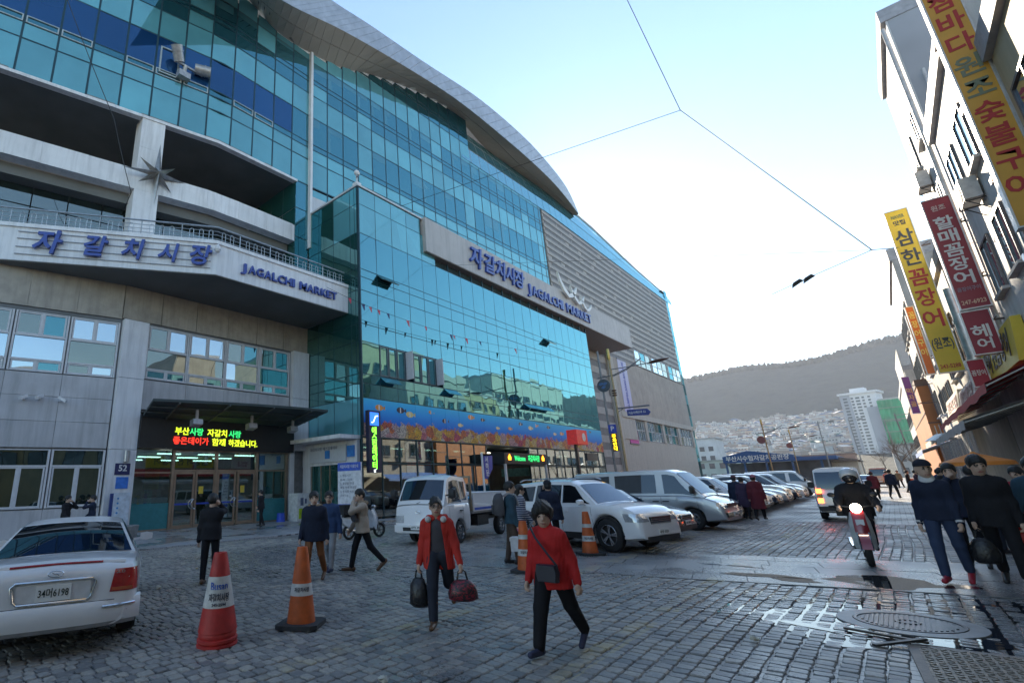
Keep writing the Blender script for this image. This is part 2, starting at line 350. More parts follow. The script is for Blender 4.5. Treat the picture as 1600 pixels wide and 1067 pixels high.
mb = MB(); mb.hexa([(a, c, z) for z in (-.05, .03) for a, c in ((-60, -30), (-17.6, -30), (-16.6, 40), (-60, 40))]); struct(mb, 'forecourt', m)
mb = MB(); mb.box((1.95, -20, -.05), (6, 240, .06)); struct(mb, 'pavement', mat('pavement_tile', (.17, .13, .11), .45, bump=.4, bscale=8, scale=2, var=.35))
kerb_root = None
mb = MB(); mb.box((-.006, -.492, -.06), (.17, .492, .09)); kme = mb.mesh('kerb_stone', mat('kerb_granite', (.34, .34, .35), .45, var=.2, scale=12, bump=.2, rnd=.2))
mb = MB(); mb.box((1.76, -10, -.05), (1.95, 90, -.02)); kerb = struct(mb, 'kerb', mat('strip_bed', (.06, .06, .065)))
for k in range(34): link('kerb_stone', kme, kerb, (1.77, 4.5+k, random.uniform(-.004, .004)), (0, 0, random.uniform(-.004, .004)))
# water lying between the stones near the manhole
m, nt, b, o_ = nodes('standing_water'); b.inputs['Base Color'].default_value = (.02, .022, .025, 1); b.inputs['Roughness'].default_value = .03; b.inputs['IOR'].default_value = 1.33; MC['water'] = m
nw = N(nt, 'ShaderNodeTexNoise', Scale=7.0, Detail=2.0); bp = N(nt, 'ShaderNodeBump', Strength=.06, Distance=.02); L(nt, nw.outputs[0], bp.inputs['Height']); L(nt, bp.outputs[0], b.inputs['Normal'])
def blob(cx, cy_, rx, ry, z, seed, n=40):
    rr = random.Random(seed); ph = [rr.uniform(0, 6.28) for _ in range(5)]
    return [(cx+rx*math.cos(2*math.pi*k/n)*(1+.22*math.sin(2*2*math.pi*k/n+ph[0])+.16*math.sin(3*2*math.pi*k/n+ph[1])+.1*math.sin(5*2*math.pi*k/n+ph[2])), cy_+ry*math.sin(2*math.pi*k/n)*(1+.2*math.sin(2*2*math.pi*k/n+ph[3])+.14*math.sin(4*2*math.pi*k/n+ph[4])), z) for k in range(n)]
for i, (cx, cy_, rx, ry, z) in enumerate(((-.35, 8.6, 1.15, 1.5, -.009), (-.3, 8.0, .75, .35, -.003), (.55, 10.2, .6, .7, -.007), (-1.2, 9.8, .9, .45, -.01), (-2.2, 8.4, .8, .4, -.01), (-9.6, 8.2, 1.6, .8, -.009), (-12.5, 9.5, 1.7, .9, -.009), (-11, 6.4, 1.5, .6, -.009))):
    mb = MB(); mb.face(blob(cx, cy_, rx, ry, z, i)); o = link('water', mb.mesh('water', m)); o['kind'] = 'structure'
mb = MB(); mb.face(blob(-.4, 11.6, .8, .5, .004, 31)); mb.face(blob(-2.0, 11.3, .55, .16, .004, 32)); mb.face(blob(-2.6, 12.2, .5, .1, .004, 33)); mb.face(blob(-1.5, 11.1, .3, .2, .004, 34)); o = link('water', mb.mesh('water', m)); o['kind'] = 'structure'
# manhole cover
ir = mat('cast_iron', (.09, .09, .095), .38, .6, bump=.25, bscale=60)
t = thing('manhole_cover', 'round cast iron manhole cover in a concrete ring set in the wet setts', 'manhole cover', (-.25, 8.7, 0))
mb = MB(); mb.lathe([(.62, -.03), (.62, .004), (.47, .006), (.47, -.03)], n=40); part(mb, 'concrete_ring', mat('ring_concrete', (.22, .22, .22), .4, bump=.3), t, 30)
mb = MB(); mb.lathe([(.462, -.03), (.462, .012), (.43, .012), (.43, .004), (.40, .004), (.40, -.01)], n=40); mb.lathe([(.11, 0), (.11, .014), (.085, .014), (.085, .004)], n=24)
for k in range(-9, 10):
    x = k*.042; h = math.sqrt(max(.39**2-x*x, 0))
    if h > .05: mb.bar((x, -h, .006), (x, h, .006), .022, .012)
mb.lathe([(.41, -.02), (.41, .002)], n=32); part(mb, 'lid', ir, t, 30)
# drain grate in the right foreground
t = thing('drain_cover', 'rusty brown rectangular drain cover with rounded corners in the cobbles', 'drain cover', (.24, 7.02, 0), R(4))
mb = MB(); mb.prism([(-.47, -.6), (-.4, -.68), (.4, -.68), (.47, -.6), (.47, .6), (.4, .68), (-.4, .68), (-.47, .6)], -.03, .008); part(mb, 'frame', mat('drain_frame', (.16, .13, .11), .55, .3, bump=.3), t)
mb = MB(); mb.box((-.4, -.6, 0), (.4, .6, .012)); part(mb, 'plate', mat('drain_plate', (.2, .16, .12), .5, .3, bump=.9, bscale=25, var=.4, scale=20), t)
mb = MB()
for i in range(12):
    for j in range(16):
        x = -.36+i*.065; y = -.55+j*.073; a = 1 if (i+j) % 2 else -1
        mb.bar((x-.018, y-.018*a, .015), (x+.018, y+.018*a, .015), .014, .01)
part(mb, 'tread', mat('drain_tread', (.23, .19, .15), .45, .4), t, kind='stuff')
mb = MB(); mb.bar((-.75, 7.95, .018), (-.12, 7.72, .022), .05, .02); solo(mb, 'wooden_slat', mat('wet_wood', (.03, .026, .024), .5), 'wet dark wooden slat lying by the manhole, farther of two', 'slat', (-.43, 7.83, 0))
mb = MB(); mb.bar((-.5, 7.35, .018), (-.13, 7.74, .05), .045, .02); solo(mb, 'wooden_slat', mat('wet_wood', (.03, .026, .024)), 'wet dark wooden slat lying by the manhole, nearer of two', 'slat', (-.3, 7.5, 0))
# ------------------------------------------------------------------ the market hall
MK = thing('market_building', 'large market hall with teal glass curtain walls, stone flank and curved silver roof', 'building', (-25, 10, 0))
alu = mat('aluminium_panel', (.6, .6, .61), .45, .15, var=.07, scale=1.2, dirt=.25, rnd=.08, streak=.45)
white_pan = mat('white_panel', (.74, .74, .76), .4, var=.06, scale=1.0, dirt=.22, rnd=.05, streak=.45)
grey_pan = mat('grey_wall_panel', (.5, .495, .51), .5, var=.08, scale=1.2, dirt=.25, rnd=.07, streak=.45)
beige = mat('beige_stone_band', (.42, .37, .31), .6, var=.12, scale=2, dirt=.4, bump=.1, streak=.45)
darkm = mat('dark_mullion', (.02, .06, .075), .4, .4, var=.1)
wfr = mat('white_window_frame', (.62, .62, .64), .4, var=.06, dirt=.15)
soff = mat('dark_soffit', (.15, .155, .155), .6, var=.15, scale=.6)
inner_dark = mat('dim_interior', (.06, .065, .06), .8)
G_V = facade_glass('vision_glass', (.012, .075, .10), .4, (.2, .5, .56))
G_L = facade_glass('blind_glass', (.06, .2, .24), .3, (.25, .5, .56))
G_D = facade_glass('blue_film_glass', (.004, .035, .11), .16, (.2, .42, .7))  # dark blue sky reflection painted into the pane colour
G_S = facade_glass('spandrel_glass', (.11, .36, .42), .26, (.34, .64, .67))
G_B = facade_glass('box_glass', (.012, .075, .085), .5, (.21, .52, .57))
G_G = facade_glass('green_glass', (.01, .08, .075), .26, (.4, .75, .72))
G_W = facade_glass('office_glass', (.015, .06, .08), .5, (.75, .9, 1.0))
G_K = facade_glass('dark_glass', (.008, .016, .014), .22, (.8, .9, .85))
G_T = see_glass('shop_glass', (.42, .6, .57), .2)
UC = {}
def ucube(m):
    if m.name not in UC:
        mb = MB(); mb.box((-.5, -.5, -.5), (.5, .5, .5)); UC[m.name] = mb.mesh('panel_'+m.name, m)
    return UC[m.name]
pieces = []       # (importance, name, parent, centre, size, rotz, material)
def piece(name, parent, c, size, rotz, m, now=False):
    area = size[1]*size[2]*project_scale(c)**2
    pieces.append((area, name, parent, c, size, rotz, m))
def flush_pieces(limit=300):
    """the pieces that show largest become objects of their own, the rest one mesh per parent"""
    by = {}
    for p in pieces: by.setdefault((rootof(p[2]).name, p[1]), []).append(p)
    for key, lst in by.items():
        lst.sort(key=lambda p: -p[0]); rest = {}
        for i, (a, name, par, c, size, rz, m) in enumerate(lst):
            l = rootof(par).location
            if i < limit:
                tl = .0035 if 'pane' in name else .0005
                link(name, ucube(m), par, Vector(c)-l, (random.gauss(0, tl), random.gauss(0, tl), rz+random.gauss(0, tl)), size)
            else: rest.setdefault((par.name, m.name), []).append((c, size, rz, m, par))
        for (pn, mn), ls in rest.items():
            mb = MB(); par = ls[0][4]
            for c, size, rz, m, _ in ls:
                E_ = Euler((random.gauss(0, .003), random.gauss(0, .003), rz+random.gauss(0, .003))).to_matrix()
                mb.hexa([Vector(c)+E_ @ Vector((size[0]*a/2, size[1]*b/2, size[2]*d/2)) for d in (-1, 1) for a, b in ((-1, -1), (1, -1), (1, 1), (-1, 1))])
            part(mb, key[1]+'s', ls[0][3], par, world=True, kind='stuff')
    pieces.clear()
def wallpiece(name, parent, fx, y0, y1, z0, z1, off, th, m, gap=.008):
    """flat piece on a wall whose plan is x = fx(y); off = how far its outer face stands proud"""
    xa, xb = fx(y0), fx(y1); d = Vector((xb-xa, y1-y0)); ang = math.atan2(-d.x, d.y); n = Vector((d.y, -d.x)).normalized()
    c = ((xa+xb)/2+n.x*(off-th/2), (y0+y1)/2+n.y*(off-th/2), (z0+z1)/2)
    piece(name, parent, c, (th, d.length-2*gap, z1-z0-2*gap), ang, m)
def slab(mb, fx, y0, y1, z0, z1, o0, o1, m=0):
    mb.hexa([(fx(y)+o, y, z) for z in (z0, z1) for y, o in ((y0, o0), (y0, o1), (y1, o1), (y1, o0))], m)
def wingx(y): return -25 if y >= 7.75 else -25-.21*(7.75-y)
# -- wing: backing, cladding
wing = None
mb = MB(); slab(mb, wingx, 7.75, 18.93, 5.5, 11.7, -.5, -.1); slab(mb, wingx, -12, 7.75, 0, 11.7, -.5, -.1); slab(mb, wingx, 17.5, 18.93, 0, 5.5, -.5, -.1)
wing = part(mb, 'wing_wall', mat('wall_backing', (.2, .2, .2), .7), MK, world=True)
ys = [7.72-2.05*k for k in range(8)]
for k in range(7):
    for z0, z1 in ((3.72, 4.84), (4.84, 5.92), (5.92, 6.93)): wallpiece('cladding_panel', wing, wingx, ys[k+1], ys[k], z0, z1, 0, .06, grey_pan)
    wallpiece('cladding_panel', wing, wingx, ys[k+1], ys[k], .02, 1.2, 0, .06, grey_pan)
for k in range(4):
    y0 = 9.02+k*2.15; wallpiece('cladding_panel', wing, wingx, y0, y0+2.15, 5.6, 7.06, 0, .06, grey_pan)
mb = MB(); mb.box((-25.1, 7.78, .03), (-24.72, 8.94, 3.66)); mb.box((-25.1, 7.78, 3.68), (-24.72, 8.94, 6.98)); mb.box((-25.1, 7.78, 7.0), (-24.72, 8.94, 9.86)); part(mb, 'pilaster', white_pan, MK, world=True)
mb = MB(); mb.box((-25.1, 17.72, 3.9), (-24.72, 18.9, 6.98)); mb.box((-25.1, 17.72, 7.0), (-24.72, 18.9, 9.95)); mb.box((-25.1, 17.62, .03), (-24.8, 17.95, 3.9)); part(mb, 'pilaster', white_pan, MK, world=True)
for k in range(6):
    wallpiece('stone_panel', wing, wingx, 7.75+1.87*k, 7.75+1.87*(k+1)-.02, 9.96, 11.7, .02, .12, beige, .005)
for k in range(7): wallpiece('stone_panel', wing, wingx, 7.72-1.87*(k+1), 7.72-1.87*k, 9.9, 11.7, .02, .12, beige, .005)
mb = MB(); slab(mb, wingx, -8, 7.7, 9.7, 9.88, -.1, -.04); slab(mb, wingx, 8.98, 17.7, 9.84, 9.94, -.1, -.04); part(mb, 'lintel', soff, MK, world=True)  # dark strips stand in for the shadow over the upper windows
def window(fx, y0, y1, rows, off=-.04):
    """rows: list of (z0, z1, number of panes, sash?)"""
    mb = MB(); fw = .07; z0 = rows[0][0]; z1 = rows[-1][1]
    for y in (y0+fw/2, y1-fw/2): slab(mb, fx, y-fw/2, y+fw/2, z0, z1, off-.1, off+.05)
    for z in sorted({r[0] for r in rows} | {r[1] for r in rows}): slab(mb, fx, y0+fw, y1-fw, max(z0, z-fw/2), min(z1, z+fw/2), off-.1, off+.045)
    todo = []
    for a, b, n, sash in rows:
        ww = (y1-y0-2*fw)/n
        for k in range(n):
            p, q = y0+fw+k*ww, y0+fw+(k+1)*ww
            if k: slab(mb, fx, p-.03, p+.03, a+fw/2, b-fw/2, off-.1, off+.04)
            if sash:
                for e, g in ((p+.03, p+.09), (q-.09, q-.03)): slab(mb, fx, e, g, a+.04, b-.04, off-.08, off+.02)
                for e, g in ((a+.04, a+.1), (b-.1, b-.04)): slab(mb, fx, p+.09, q-.09, e, g, off-.08, off+.02)
            todo.append((p, q, a, b))
    f = part(mb, 'window', wfr, MK, world=True)
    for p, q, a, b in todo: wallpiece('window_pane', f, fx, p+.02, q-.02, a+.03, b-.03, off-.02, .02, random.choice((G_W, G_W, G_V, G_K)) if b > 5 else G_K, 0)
for k in range(3): window(wingx, ys[k+1]+.03, ys[k]-.03, [(6.97, 7.5, 2, True), (7.5, 8.58, 1, False), (8.58, 9.68, 2, True)])
for k in range(4): y0 = 9.02+k*2.15; window(wingx, y0, y0+2.13, [(7.12, 7.62, 2, True), (7.62, 8.62, 1, False), (8.62, 9.84, 2, True)])
for k in range(3): window(wingx, ys[k+1]+.03, ys[k]-.03, [(1.24, 2.95, 2, True), (2.95, 3.64, 1, False)], 0)
# -- entrance screen with two double doors
gold = mat('brushed_gold_frame', (.33, .25, .19), .4, .6, var=.15, scale=3)
mb = MB()
for y in (10.8, 13.08, 15.5, 17.48): mb.box((-25.05, y-.06, 0.03), (-24.85, y+.06, 3.75))
for z in (2.75, 3.72): mb.box((-25.04, 10.86, z-.04), (-24.87, 17.42, z+.04))
mb.box((-25.04, 9.0, 2.62), (-24.9, 10.74, 2.68)); mb.box((-25.04, 9.0, .03), (-24.9, 10.74, .1)); mb.box((-25.04, 15.56, .03), (-24.9, 17.42, .1))
part(mb, 'entrance_frame', gold, MK, world=True)
for y0, y1 in ((9.0, 10.74), (15.56, 17.42)):
    mb = MB(); mb.box((-25.0, y0, .1), (-24.94, y1, 1.25)); part(mb, 'teal_panel', mat('teal_panel', (.03, .20, .22), .35, var=.1), MK, world=True)
for y0, y1, z0, z1 in ((9.0, 10.74, 1.27, 3.7), (15.56, 17.42, 1.27, 3.7), (10.86, 13.0, 2.8, 3.67), (13.15, 15.42, 2.8, 3.67)):
    mb = MB(); mb.box((-24.985, y0, z0), (-24.965, y1, z1)); part(mb, 'glazing', G_T, MK, world=True)
for y0 in (10.9, 12.0, 13.18, 14.34):
    mb = MB(); y1 = y0+1.06; x = -24.93
    for a, b, c, d in ((y0, y0+.1, .05, 2.7), (y1-.1, y1, .05, 2.7), (y0+.1, y1-.1, .05, .2), (y0+.1, y1-.1, 2.58, 2.7)): mb.box((x-.03, a, c), (x+.03, b, d))
    dr = part(mb, 'door', gold, MK, world=True)
    mb = MB(); mb.box((x-.01, y0+.1, .2), (x+.01, y1-.1, 2.58)); part(mb, 'door_pane', G_T, dr, world=True)
    mb = MB(); mb.box((x+.012, y0+.1, 1.12), (x+.018, y1-.1, 1.2)); part(mb, 'blue_strip', mat('blue_strip', (.02, .06, .4), .4), dr, world=True)
    yc = y1-.05 if y0 in (10.9, 13.18) else y0+.05
    mb = MB(); mb.tube([(x+.09, yc+.24*math.cos(a), 1.15+.24*math.sin(a)) for a in [(1 if y0 in (10.9, 13.18) else -1)*math.pi*(.5+k/10) for k in range(11)]], .018, 8); part(mb, 'door_handle', mat('chrome', (.75, .75, .75), .12, 1, var=.02), dr, 40, world=True)
    if y0 in (12.0, 14.34): mb = MB(); mb.box((x+.012, y0+.2, 1.62), (x+.016, y0+.44, 1.98)); part(mb, 'notice', mat('yellow_notice', (.7, .5, .05), .6), dr, world=True)
# hall behind the doors
mb = MB(); mb.box((-34, 8.95, -.01), (-25.1, 17.6, .02)); mb.box((-34.1, 8.9, 0), (-34, 17.7, 4)); mb.box((-34, 8.6, 0), (-25.1, 8.85, 4)); mb.box((-34, 17.55, 0), (-25.6, 17.75, 4)); mb.box((-34, 8.6, 3.8), (-25.1, 17.7, 4.0)); part(mb, 'entrance_hall', mat('hall_wall', (.13, .13, .12), .7, var=.3, scale=1), MK, world=True)
for i in range(3):
    for j in range(3):
        mb = MB(); mb.box((-26.5-i*2.6, 10.6+j*2.2, 3.62), (-26.35-i*2.6, 11.8+j*2.2, 3.68)); part(mb, 'ceiling_tube', glow('tube_light', (.85, 1, .95), 3), MK, world=True)
mb = MB()
for k in range(9):
    y = 9.2+.16*k if k < 5 else 15.8+.3*(k-5); mb.box((-25.6-random.random()*.3, y, .9), (-25.3, y+random.uniform(.1, .28), random.uniform(1.35, 1.9)), k % 4)
mb.box((-26.0, 9.9, 1.9), (-25.95, 10.6, 3.4), 1)
part(mb, 'display_goods', kind='stuff', parent=MK, world=True, mats=[mat('goods_teal', (.1, .5, .45), .6), mat('goods_yellow', (.7, .55, .05), .6), mat('goods_white', (.6, .6, .55), .6), mat('goods_blue', (.05, .2, .5), .6)])
# LED message board
mb = MB(); mb.box((-25.1, 8.95, 3.76), (-24.55, 17.72, 5.3)); led = part(mb, 'led_board', mat('led_black', (.012, .012, .013), .5), MK, world=True)
cy_, cg, cr_ = glow('led_yellow', (.75, 1, .05), .6), glow('led_green', (.02, .9, .25), .5), glow('led_red', (1, .05, .03), .6)
for s, y, z, wd, m_ in (('부산', 11.3, 4.6, .72, cy_), ('사랑', 12.05, 4.6, .72, cg), ('자갈치', 13.2, 4.59, 1.1, cy_), ('사랑', 14.2, 4.58, .72, cg), ('좋은데이가', 11.8, 4.14, 1.85, cr_), ('함께', 13.3, 4.13, .75, cy_), ('하겠습니다.', 14.72, 4.12, 1.75, cy_)):
    lettering(s, (-24.53, y-.35, z), (1, 0, 0), .4, m_, led, .02, .02, wd)
# entrance canopy
CF = [(-23.1+1.75*math.sin(k/8*math.pi*.52)-.0*k, 8.85+k/8*8.8, 5.72) for k in range(9)]
mb = MB()
for k in range(8):
    a, b = CF[k], CF[k+1]; yb0, yb1 = 9.0+k*1.09, 9.0+(k+1)*1.09
    mb.hexa([(-24.5, yb0, 5.2), a, b, (-24.5, yb1, 5.2), (-24.5, yb0, 5.34), (a[0], a[1], a[2]+.12), (b[0], b[1], b[2]+.12), (-24.5, yb1, 5.34)])
can = part(mb, 'entrance_canopy', mat('canopy_metal', (.05, .065, .065), .8, .0, var=.2, scale=1), MK, world=True)
mb = MB()
for k in range(1, 8, 2): a = CF[k]; mb.bar((-24.5, 9.0+k*1.09, 5.16), (a[0], a[1], 5.68), .06, .08)
for t_ in (.35, .7): mb.tube([(-24.5+(p[0]+24.5)*t_, p[1], 5.17+.5*t_) for p in CF], .03, 6)
part(mb, 'canopy_ribs', mat('canopy_rib', (.08, .09, .09), .7, .0), can, world=True)
for y in (11.0, 14.0, 16.6):
    mb = MB(); mb.box((-23.2, y-.06, 5.05), (-23.1, y+.06, 5.5)); mb.hexa([(-23.35, y-.24, 4.72), (-22.95, y-.24, 4.82), (-22.95, y+.24, 4.82), (-23.35, y+.24, 4.72), (-23.35, y-.24, 5.0), (-23.0, y-.24, 5.06), (-23.0, y+.24, 5.06), (-23.35, y+.24, 5.0)]); fl = part(mb, 'floodlight', mat('floodlight_case', (.35, .35, .36), .4, .5), MK, world=True)
    mb = MB(); mb.hexa([(-23.345, y-.2, 4.70), (-22.97, y-.2, 4.795), (-22.97, y+.2, 4.795), (-23.345, y+.2, 4.70), (-23.345, y-.2, 4.712), (-22.97, y-.2, 4.807), (-22.97, y+.2, 4.807), (-23.345, y+.2, 4.712)]); part(mb, 'lens', mat('floodlight_lens', (.6, .6, .6), .15, .2), fl, world=True)
# -- balcony with the first sign
BP = [(-21.0, 18.93), (-21.0, 10.4), (-25.6, 2.6), (-30.5, -5.7)]
mb = MB(); mb.prism([(-25.6, 18.93)]+BP+[(-33, -5.7), (-27.5, 2.6)], 11.7, 13.3); bal = part(mb, 'balcony', white_pan, MK, world=True)
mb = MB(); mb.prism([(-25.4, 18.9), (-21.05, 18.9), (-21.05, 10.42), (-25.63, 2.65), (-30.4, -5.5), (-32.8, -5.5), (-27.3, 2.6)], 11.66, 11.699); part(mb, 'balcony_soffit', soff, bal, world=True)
mb = MB(); o_ = .07; mb.prism([(-25.3, 18.93), (-21.0+o_, 18.93), (-21.0+o_, 10.36), (-25.6+.06, 2.55), (-30.45, -5.8), (-32, -5.8), (-26.4, 2.6), (-22, 10.7), (-22, 18)], 13.3, 13.48); part(mb, 'balcony_coping', white_pan, bal, world=True)
nd = Vector((7.8, -4.6, 0)).normalized(); dd = Vector((4.6, 7.8, 0)).normalized(); P0 = Vector((-25.6, 2.6, 0))
blue_l = mat('blue_letter', (.015, .05, .3), .35, var=.1, coat=.3)
for ch, s, z, sz in (('자', 1.25, 12.52, 1.2), ('갈', 3.15, 12.52, 1.08), ('치', 4.75, 12.52, 1.08), ('시', 6.3, 12.5, 1.0), ('장', 7.7, 12.5, 1.1)):
    p = P0+dd*(s+.55)+nd*.16+Vector((0, 0, z)); lettering(ch, p, nd, sz, blue_l, bal, .14, .022, name='letter', shear=.18)
mb = MB()
for z in (12.0, 12.35, 12.75, 13.08): mb.bar(P0+dd*.6+nd*.04+Vector((0, 0, z)), P0+dd*8.8+nd*.04+Vector((0, 0, z)), .03, .03)
part(mb, 'letter_rails', mat('rail_grey', (.3, .3, .32), .4, .5), bal, world=True)
y = 11.75
for ch, wd in zip('JAGALCHI MARKET', (.34, .46, .48, .46, .36, .46, .46, .2, .3, .54, .46, .46, .44, .4, .42)):
    if ch != ' ': lettering(ch, (-20.92, y+wd/2, 12.44), (1, 0, 0), .62, blue_l, bal, .12, .02, wd*.88, name='letter')
    y += wd+.0
# railing
rail = mat('painted_rail', (.42, .45, .47), .35, .6)
RP = [Vector((-21.08, 18.7, 0)), Vector((-21.08, 10.4, 0)), Vector((-25.62, 2.66, 0)), Vector((-30.2, -5.2, 0))]
mb = MB()
for z, r in ((14.25, .045), (14.02, .016), (13.82, .016), (13.62, .016)): mb.tube([p+Vector((0, 0, z)) for p in RP], r, 6)
rl = part(mb, 'railing', rail, MK, 40, world=True)
mb = MB(); mb.tube([(0, -.09, 0), (0, -.09, .5), (0, -.06, .57), (0, 0, .6), (0, .06, .57), (0, .09, .5), (0, .09, 0)], .016, 5); hoop = mb.mesh('hoop', rail, 40)
mb = MB(); mb.cyl((0, 0, 0), (0, 0, .77), .022, n=6); post = mb.mesh('post', rail, 40)
for a, b in zip(RP[:-1], RP[1:]):
    d = (b-a); ln = d.length; d.normalize(); ang = math.atan2(-d.x, d.y); k = .3
    while k < ln:
        p = a+d*k+Vector((0, 0, 13.48))-MK.location; i = int(k/.45+.5)
        link('baluster_post' if i % 4 == 0 else 'baluster_hoop', post if i % 4 == 0 else hoop, rl, p, (0, 0, ang)); k += .45
# -- recessed terrace storeys between the balcony and the upper glazing
def upx(y): return -25 if y >= 12 else -25-.2*(12-y)
mb = MB(); slab(mb, upx, -12, 12, 17.62, 18.8, -.7, 0); slab(mb, upx, 12, 17.78, 17.62, 18.8, -.7, 0); bm_ = part(mb, 'terrace_beam', white_pan, MK, world=True)
mb = MB(); slab(mb, upx, 7.8, 9.0, 13.4, 22.4, -.9, .02); part(mb, 'terrace_column', white_pan, MK, world=True)
for k in range(14):
    y0 = 17.6-2.0*(k+1); wallpiece('beam_panel', bm_, upx, y0, y0+2.0, 17.6, 18.82, .03, .025, white_pan, .006)
for z0, z1 in ((13.5, 15.2), (15.2, 17.5), (18.9, 20.3), (20.3, 22.3)): wallpiece('column_panel', MK, upx, 7.8, 9.0, z0, z1, .045, .02, white_pan, .006)
mb = MB(); slab(mb, upx, -12, 18.9, 13.3, 22.6, -9.0, -8.8); part(mb, 'terrace_back_wall', inner_dark, MK, world=True)
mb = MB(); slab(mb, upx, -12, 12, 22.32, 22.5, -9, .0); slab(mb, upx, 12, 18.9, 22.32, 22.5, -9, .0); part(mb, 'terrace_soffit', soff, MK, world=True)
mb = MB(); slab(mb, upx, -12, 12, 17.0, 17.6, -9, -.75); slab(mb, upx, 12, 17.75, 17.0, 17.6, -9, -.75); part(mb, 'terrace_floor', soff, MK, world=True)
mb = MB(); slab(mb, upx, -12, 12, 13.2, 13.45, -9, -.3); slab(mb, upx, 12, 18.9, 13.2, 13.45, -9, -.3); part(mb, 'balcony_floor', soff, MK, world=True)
for k in range(13):
    y0 = 17.4-1.55*(k+1)
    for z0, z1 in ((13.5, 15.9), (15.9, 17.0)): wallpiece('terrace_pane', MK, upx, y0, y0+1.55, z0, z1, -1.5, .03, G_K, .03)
for z0, z1 in ((13.5, 15.7), (15.7, 18.0), (18.0, 20.2), (20.2, 22.3)):
    wallpiece('corner_pane', MK, upx, 17.8, 18.9, z0, z1, .02, .03, G_V, .03)
    for k in range(4): piece('return_pane', MK, (-25.75-k*1.5, 17.82, (z0+z1)/2), (1.44, .03, z1-z0-.06), 0, G_G)
mb = MB(); mb.box((-25.5, 18.4, 13.4), (-25.25, 18.6, 22.4)); part(mb, 'corner_post', darkm, MK, world=True)
# -- upper curtain walls
def mainx(y): return -25+.045*(min(max(y, 19), 55)-19)
ROWS = [(19.0, 22.2, 's'), (22.35, 24.5, 's'), (24.5, 25.5, 's'), (25.5, 25.95, 't'), (25.95, 28.3, 'd'), (28.3, 30.3, 's'), (30.3, 31.4, 'v'), (31.4, 31.8, 't'), (31.8, 33.4, 'v'), (33.4, 35.6, 's'), (35.6, 36.6, 'v'), (36.6, 37.0, 't'), (37.0, 39.6, 'v')]
INN = [(10, 36.2), (13.46, 34.9), (16.3, 33.95), (19.08, 34.07), (21.28, 34.65), (26.12, 36.45), (32.55, 38.2), (38.13, 39.05), (45.04, 38.55), (51.78, 38.2), (58.35, 38.2), (63.8, 37.15)]
def soffz(y): return float(np.interp(y, [p[0] for p in INN], [p[1] for p in INN]))
cw = MB(); wcw = MB()
mb = MB(); slab(mb, upx, -12, 12, 22.3, 40, -.5, -.12); slab(mb, upx, 12, 19, 22.3, 34.0, -.5, -.12); WC = part(mb, 'wing_curtain_wall', inner_dark, MK, world=True)
mb = MB(); slab(mb, mainx, 19, 53, 17.4, 34.0, -.6, -.12); slab(mb, mainx, 26, 38, 34.0, 36.2, -.6, -.12); slab(mb, mainx, 53, 102, 33.7, 36.0, -1.2, -.5); CW = part(mb, 'curtain_wall', inner_dark, MK, world=True)
cols = [18.95-1.55*k for k in range(18)]
for i in range(17):
    y1, y0 = cols[i], cols[i+1]
    for z0, z1, t_ in ROWS[1:]:
        top = 41 if y0 < 11 else soffz((y0+y1)/2)
        if z0 > top-.3: continue
        m_ = {'s': G_S, 'v': G_V, 't': G_V, 'd': G_D}[t_]
        if t_ == 'd' and y0 > 16.5: m_ = G_V
        if t_ == 'v' and random.random() < .25: m_ = G_S
        wallpiece('pane', WC, upx, y0, y1, z0, min(z1, top), 0, .05, m_, .04)
        if t_ == 'v' and z1-z0 > 1.2 and m_ != G_S and random.random() < .55:
            zb = z1-random.uniform(.15, .45)*(z1-z0); wallpiece('blind', WC, upx, y0+.03, y1-.03-random.choice((0, .3, .7)), zb, z1-.03, .004, .006, G_L, .0)
for i in range(24):
    y0 = 19.05+1.53*i; y1 = y0+1.53
    if y1 > 53.2: break
    for z0, z1, t_ in ROWS:
        top = soffz((y0+y1)/2)
        if y0 > 37.5: top = min(top, 33.7)
        if z0 > top-.2: continue
        m_ = {'s': G_S, 'v': G_V, 't': G_V, 'd': G_V}[t_]
        if t_ in 'vd' and random.random() < .1: m_ = G_S
        
        wallpiece('pane', CW, mainx, y0, y1, z0, min(z1, top), 0, .05, m_, .04)
        if m_ == G_V and z1-z0 > 1.2 and y0 < 44 and z1 < top and random.random() < .6:
            zb = z1-random.uniform(.2, .55)*(z1-z0); wallpiece('blind', CW, mainx, y0+.03, y1-.03-random.choice((0, 0, .4, .7)), zb, z1-.03, .004, .006, G_L, .0)
            if random.random() < .4: wallpiece('blind', CW, mainx, y0+.1, y0+random.uniform(.25, .5), z0+.04, zb-.01, .004, .006, G_L, .0)
mb = MB()
for i in range(24):
    y = 19.05+1.53*i
    if y < 53.2: slab(mb, mainx, y-.05, y+.05, 18, 33.7 if y > 38 else soffz(y), -.11, .01)
for z in sorted({r[0] for r in ROWS}): slab(mb, mainx, 19, 53, z-.045, z+.045, -.11, .005) if z < 33.8 else slab(mb, mainx, 20+(z-34)*5.2, 38, z-.045, z+.045, -.11, .005)
part(mb, 'mullions', darkm, CW, world=True)
mb = MB()
for y in cols: slab(mb, upx, y-.05, y+.05, 22.35, 34, -.11, .01)
for z in sorted({r[0] for r in ROWS[1:]}): slab(mb, upx, -8, 12, z-.045, z+.045, -.11, .005); slab(mb, upx, 12, 18.95, z-.045, z+.045, -.11, .005)
part(mb, 'mullions', darkm, WC, world=True)
mb = MB(); slab(mb, upx, -12, 12, 22.18, 22.36, -.3, .1); slab(mb, upx, 12, 17.9, 22.18, 22.36, -.3, .1); part(mb, 'white_edge', white_pan, WC, world=True)
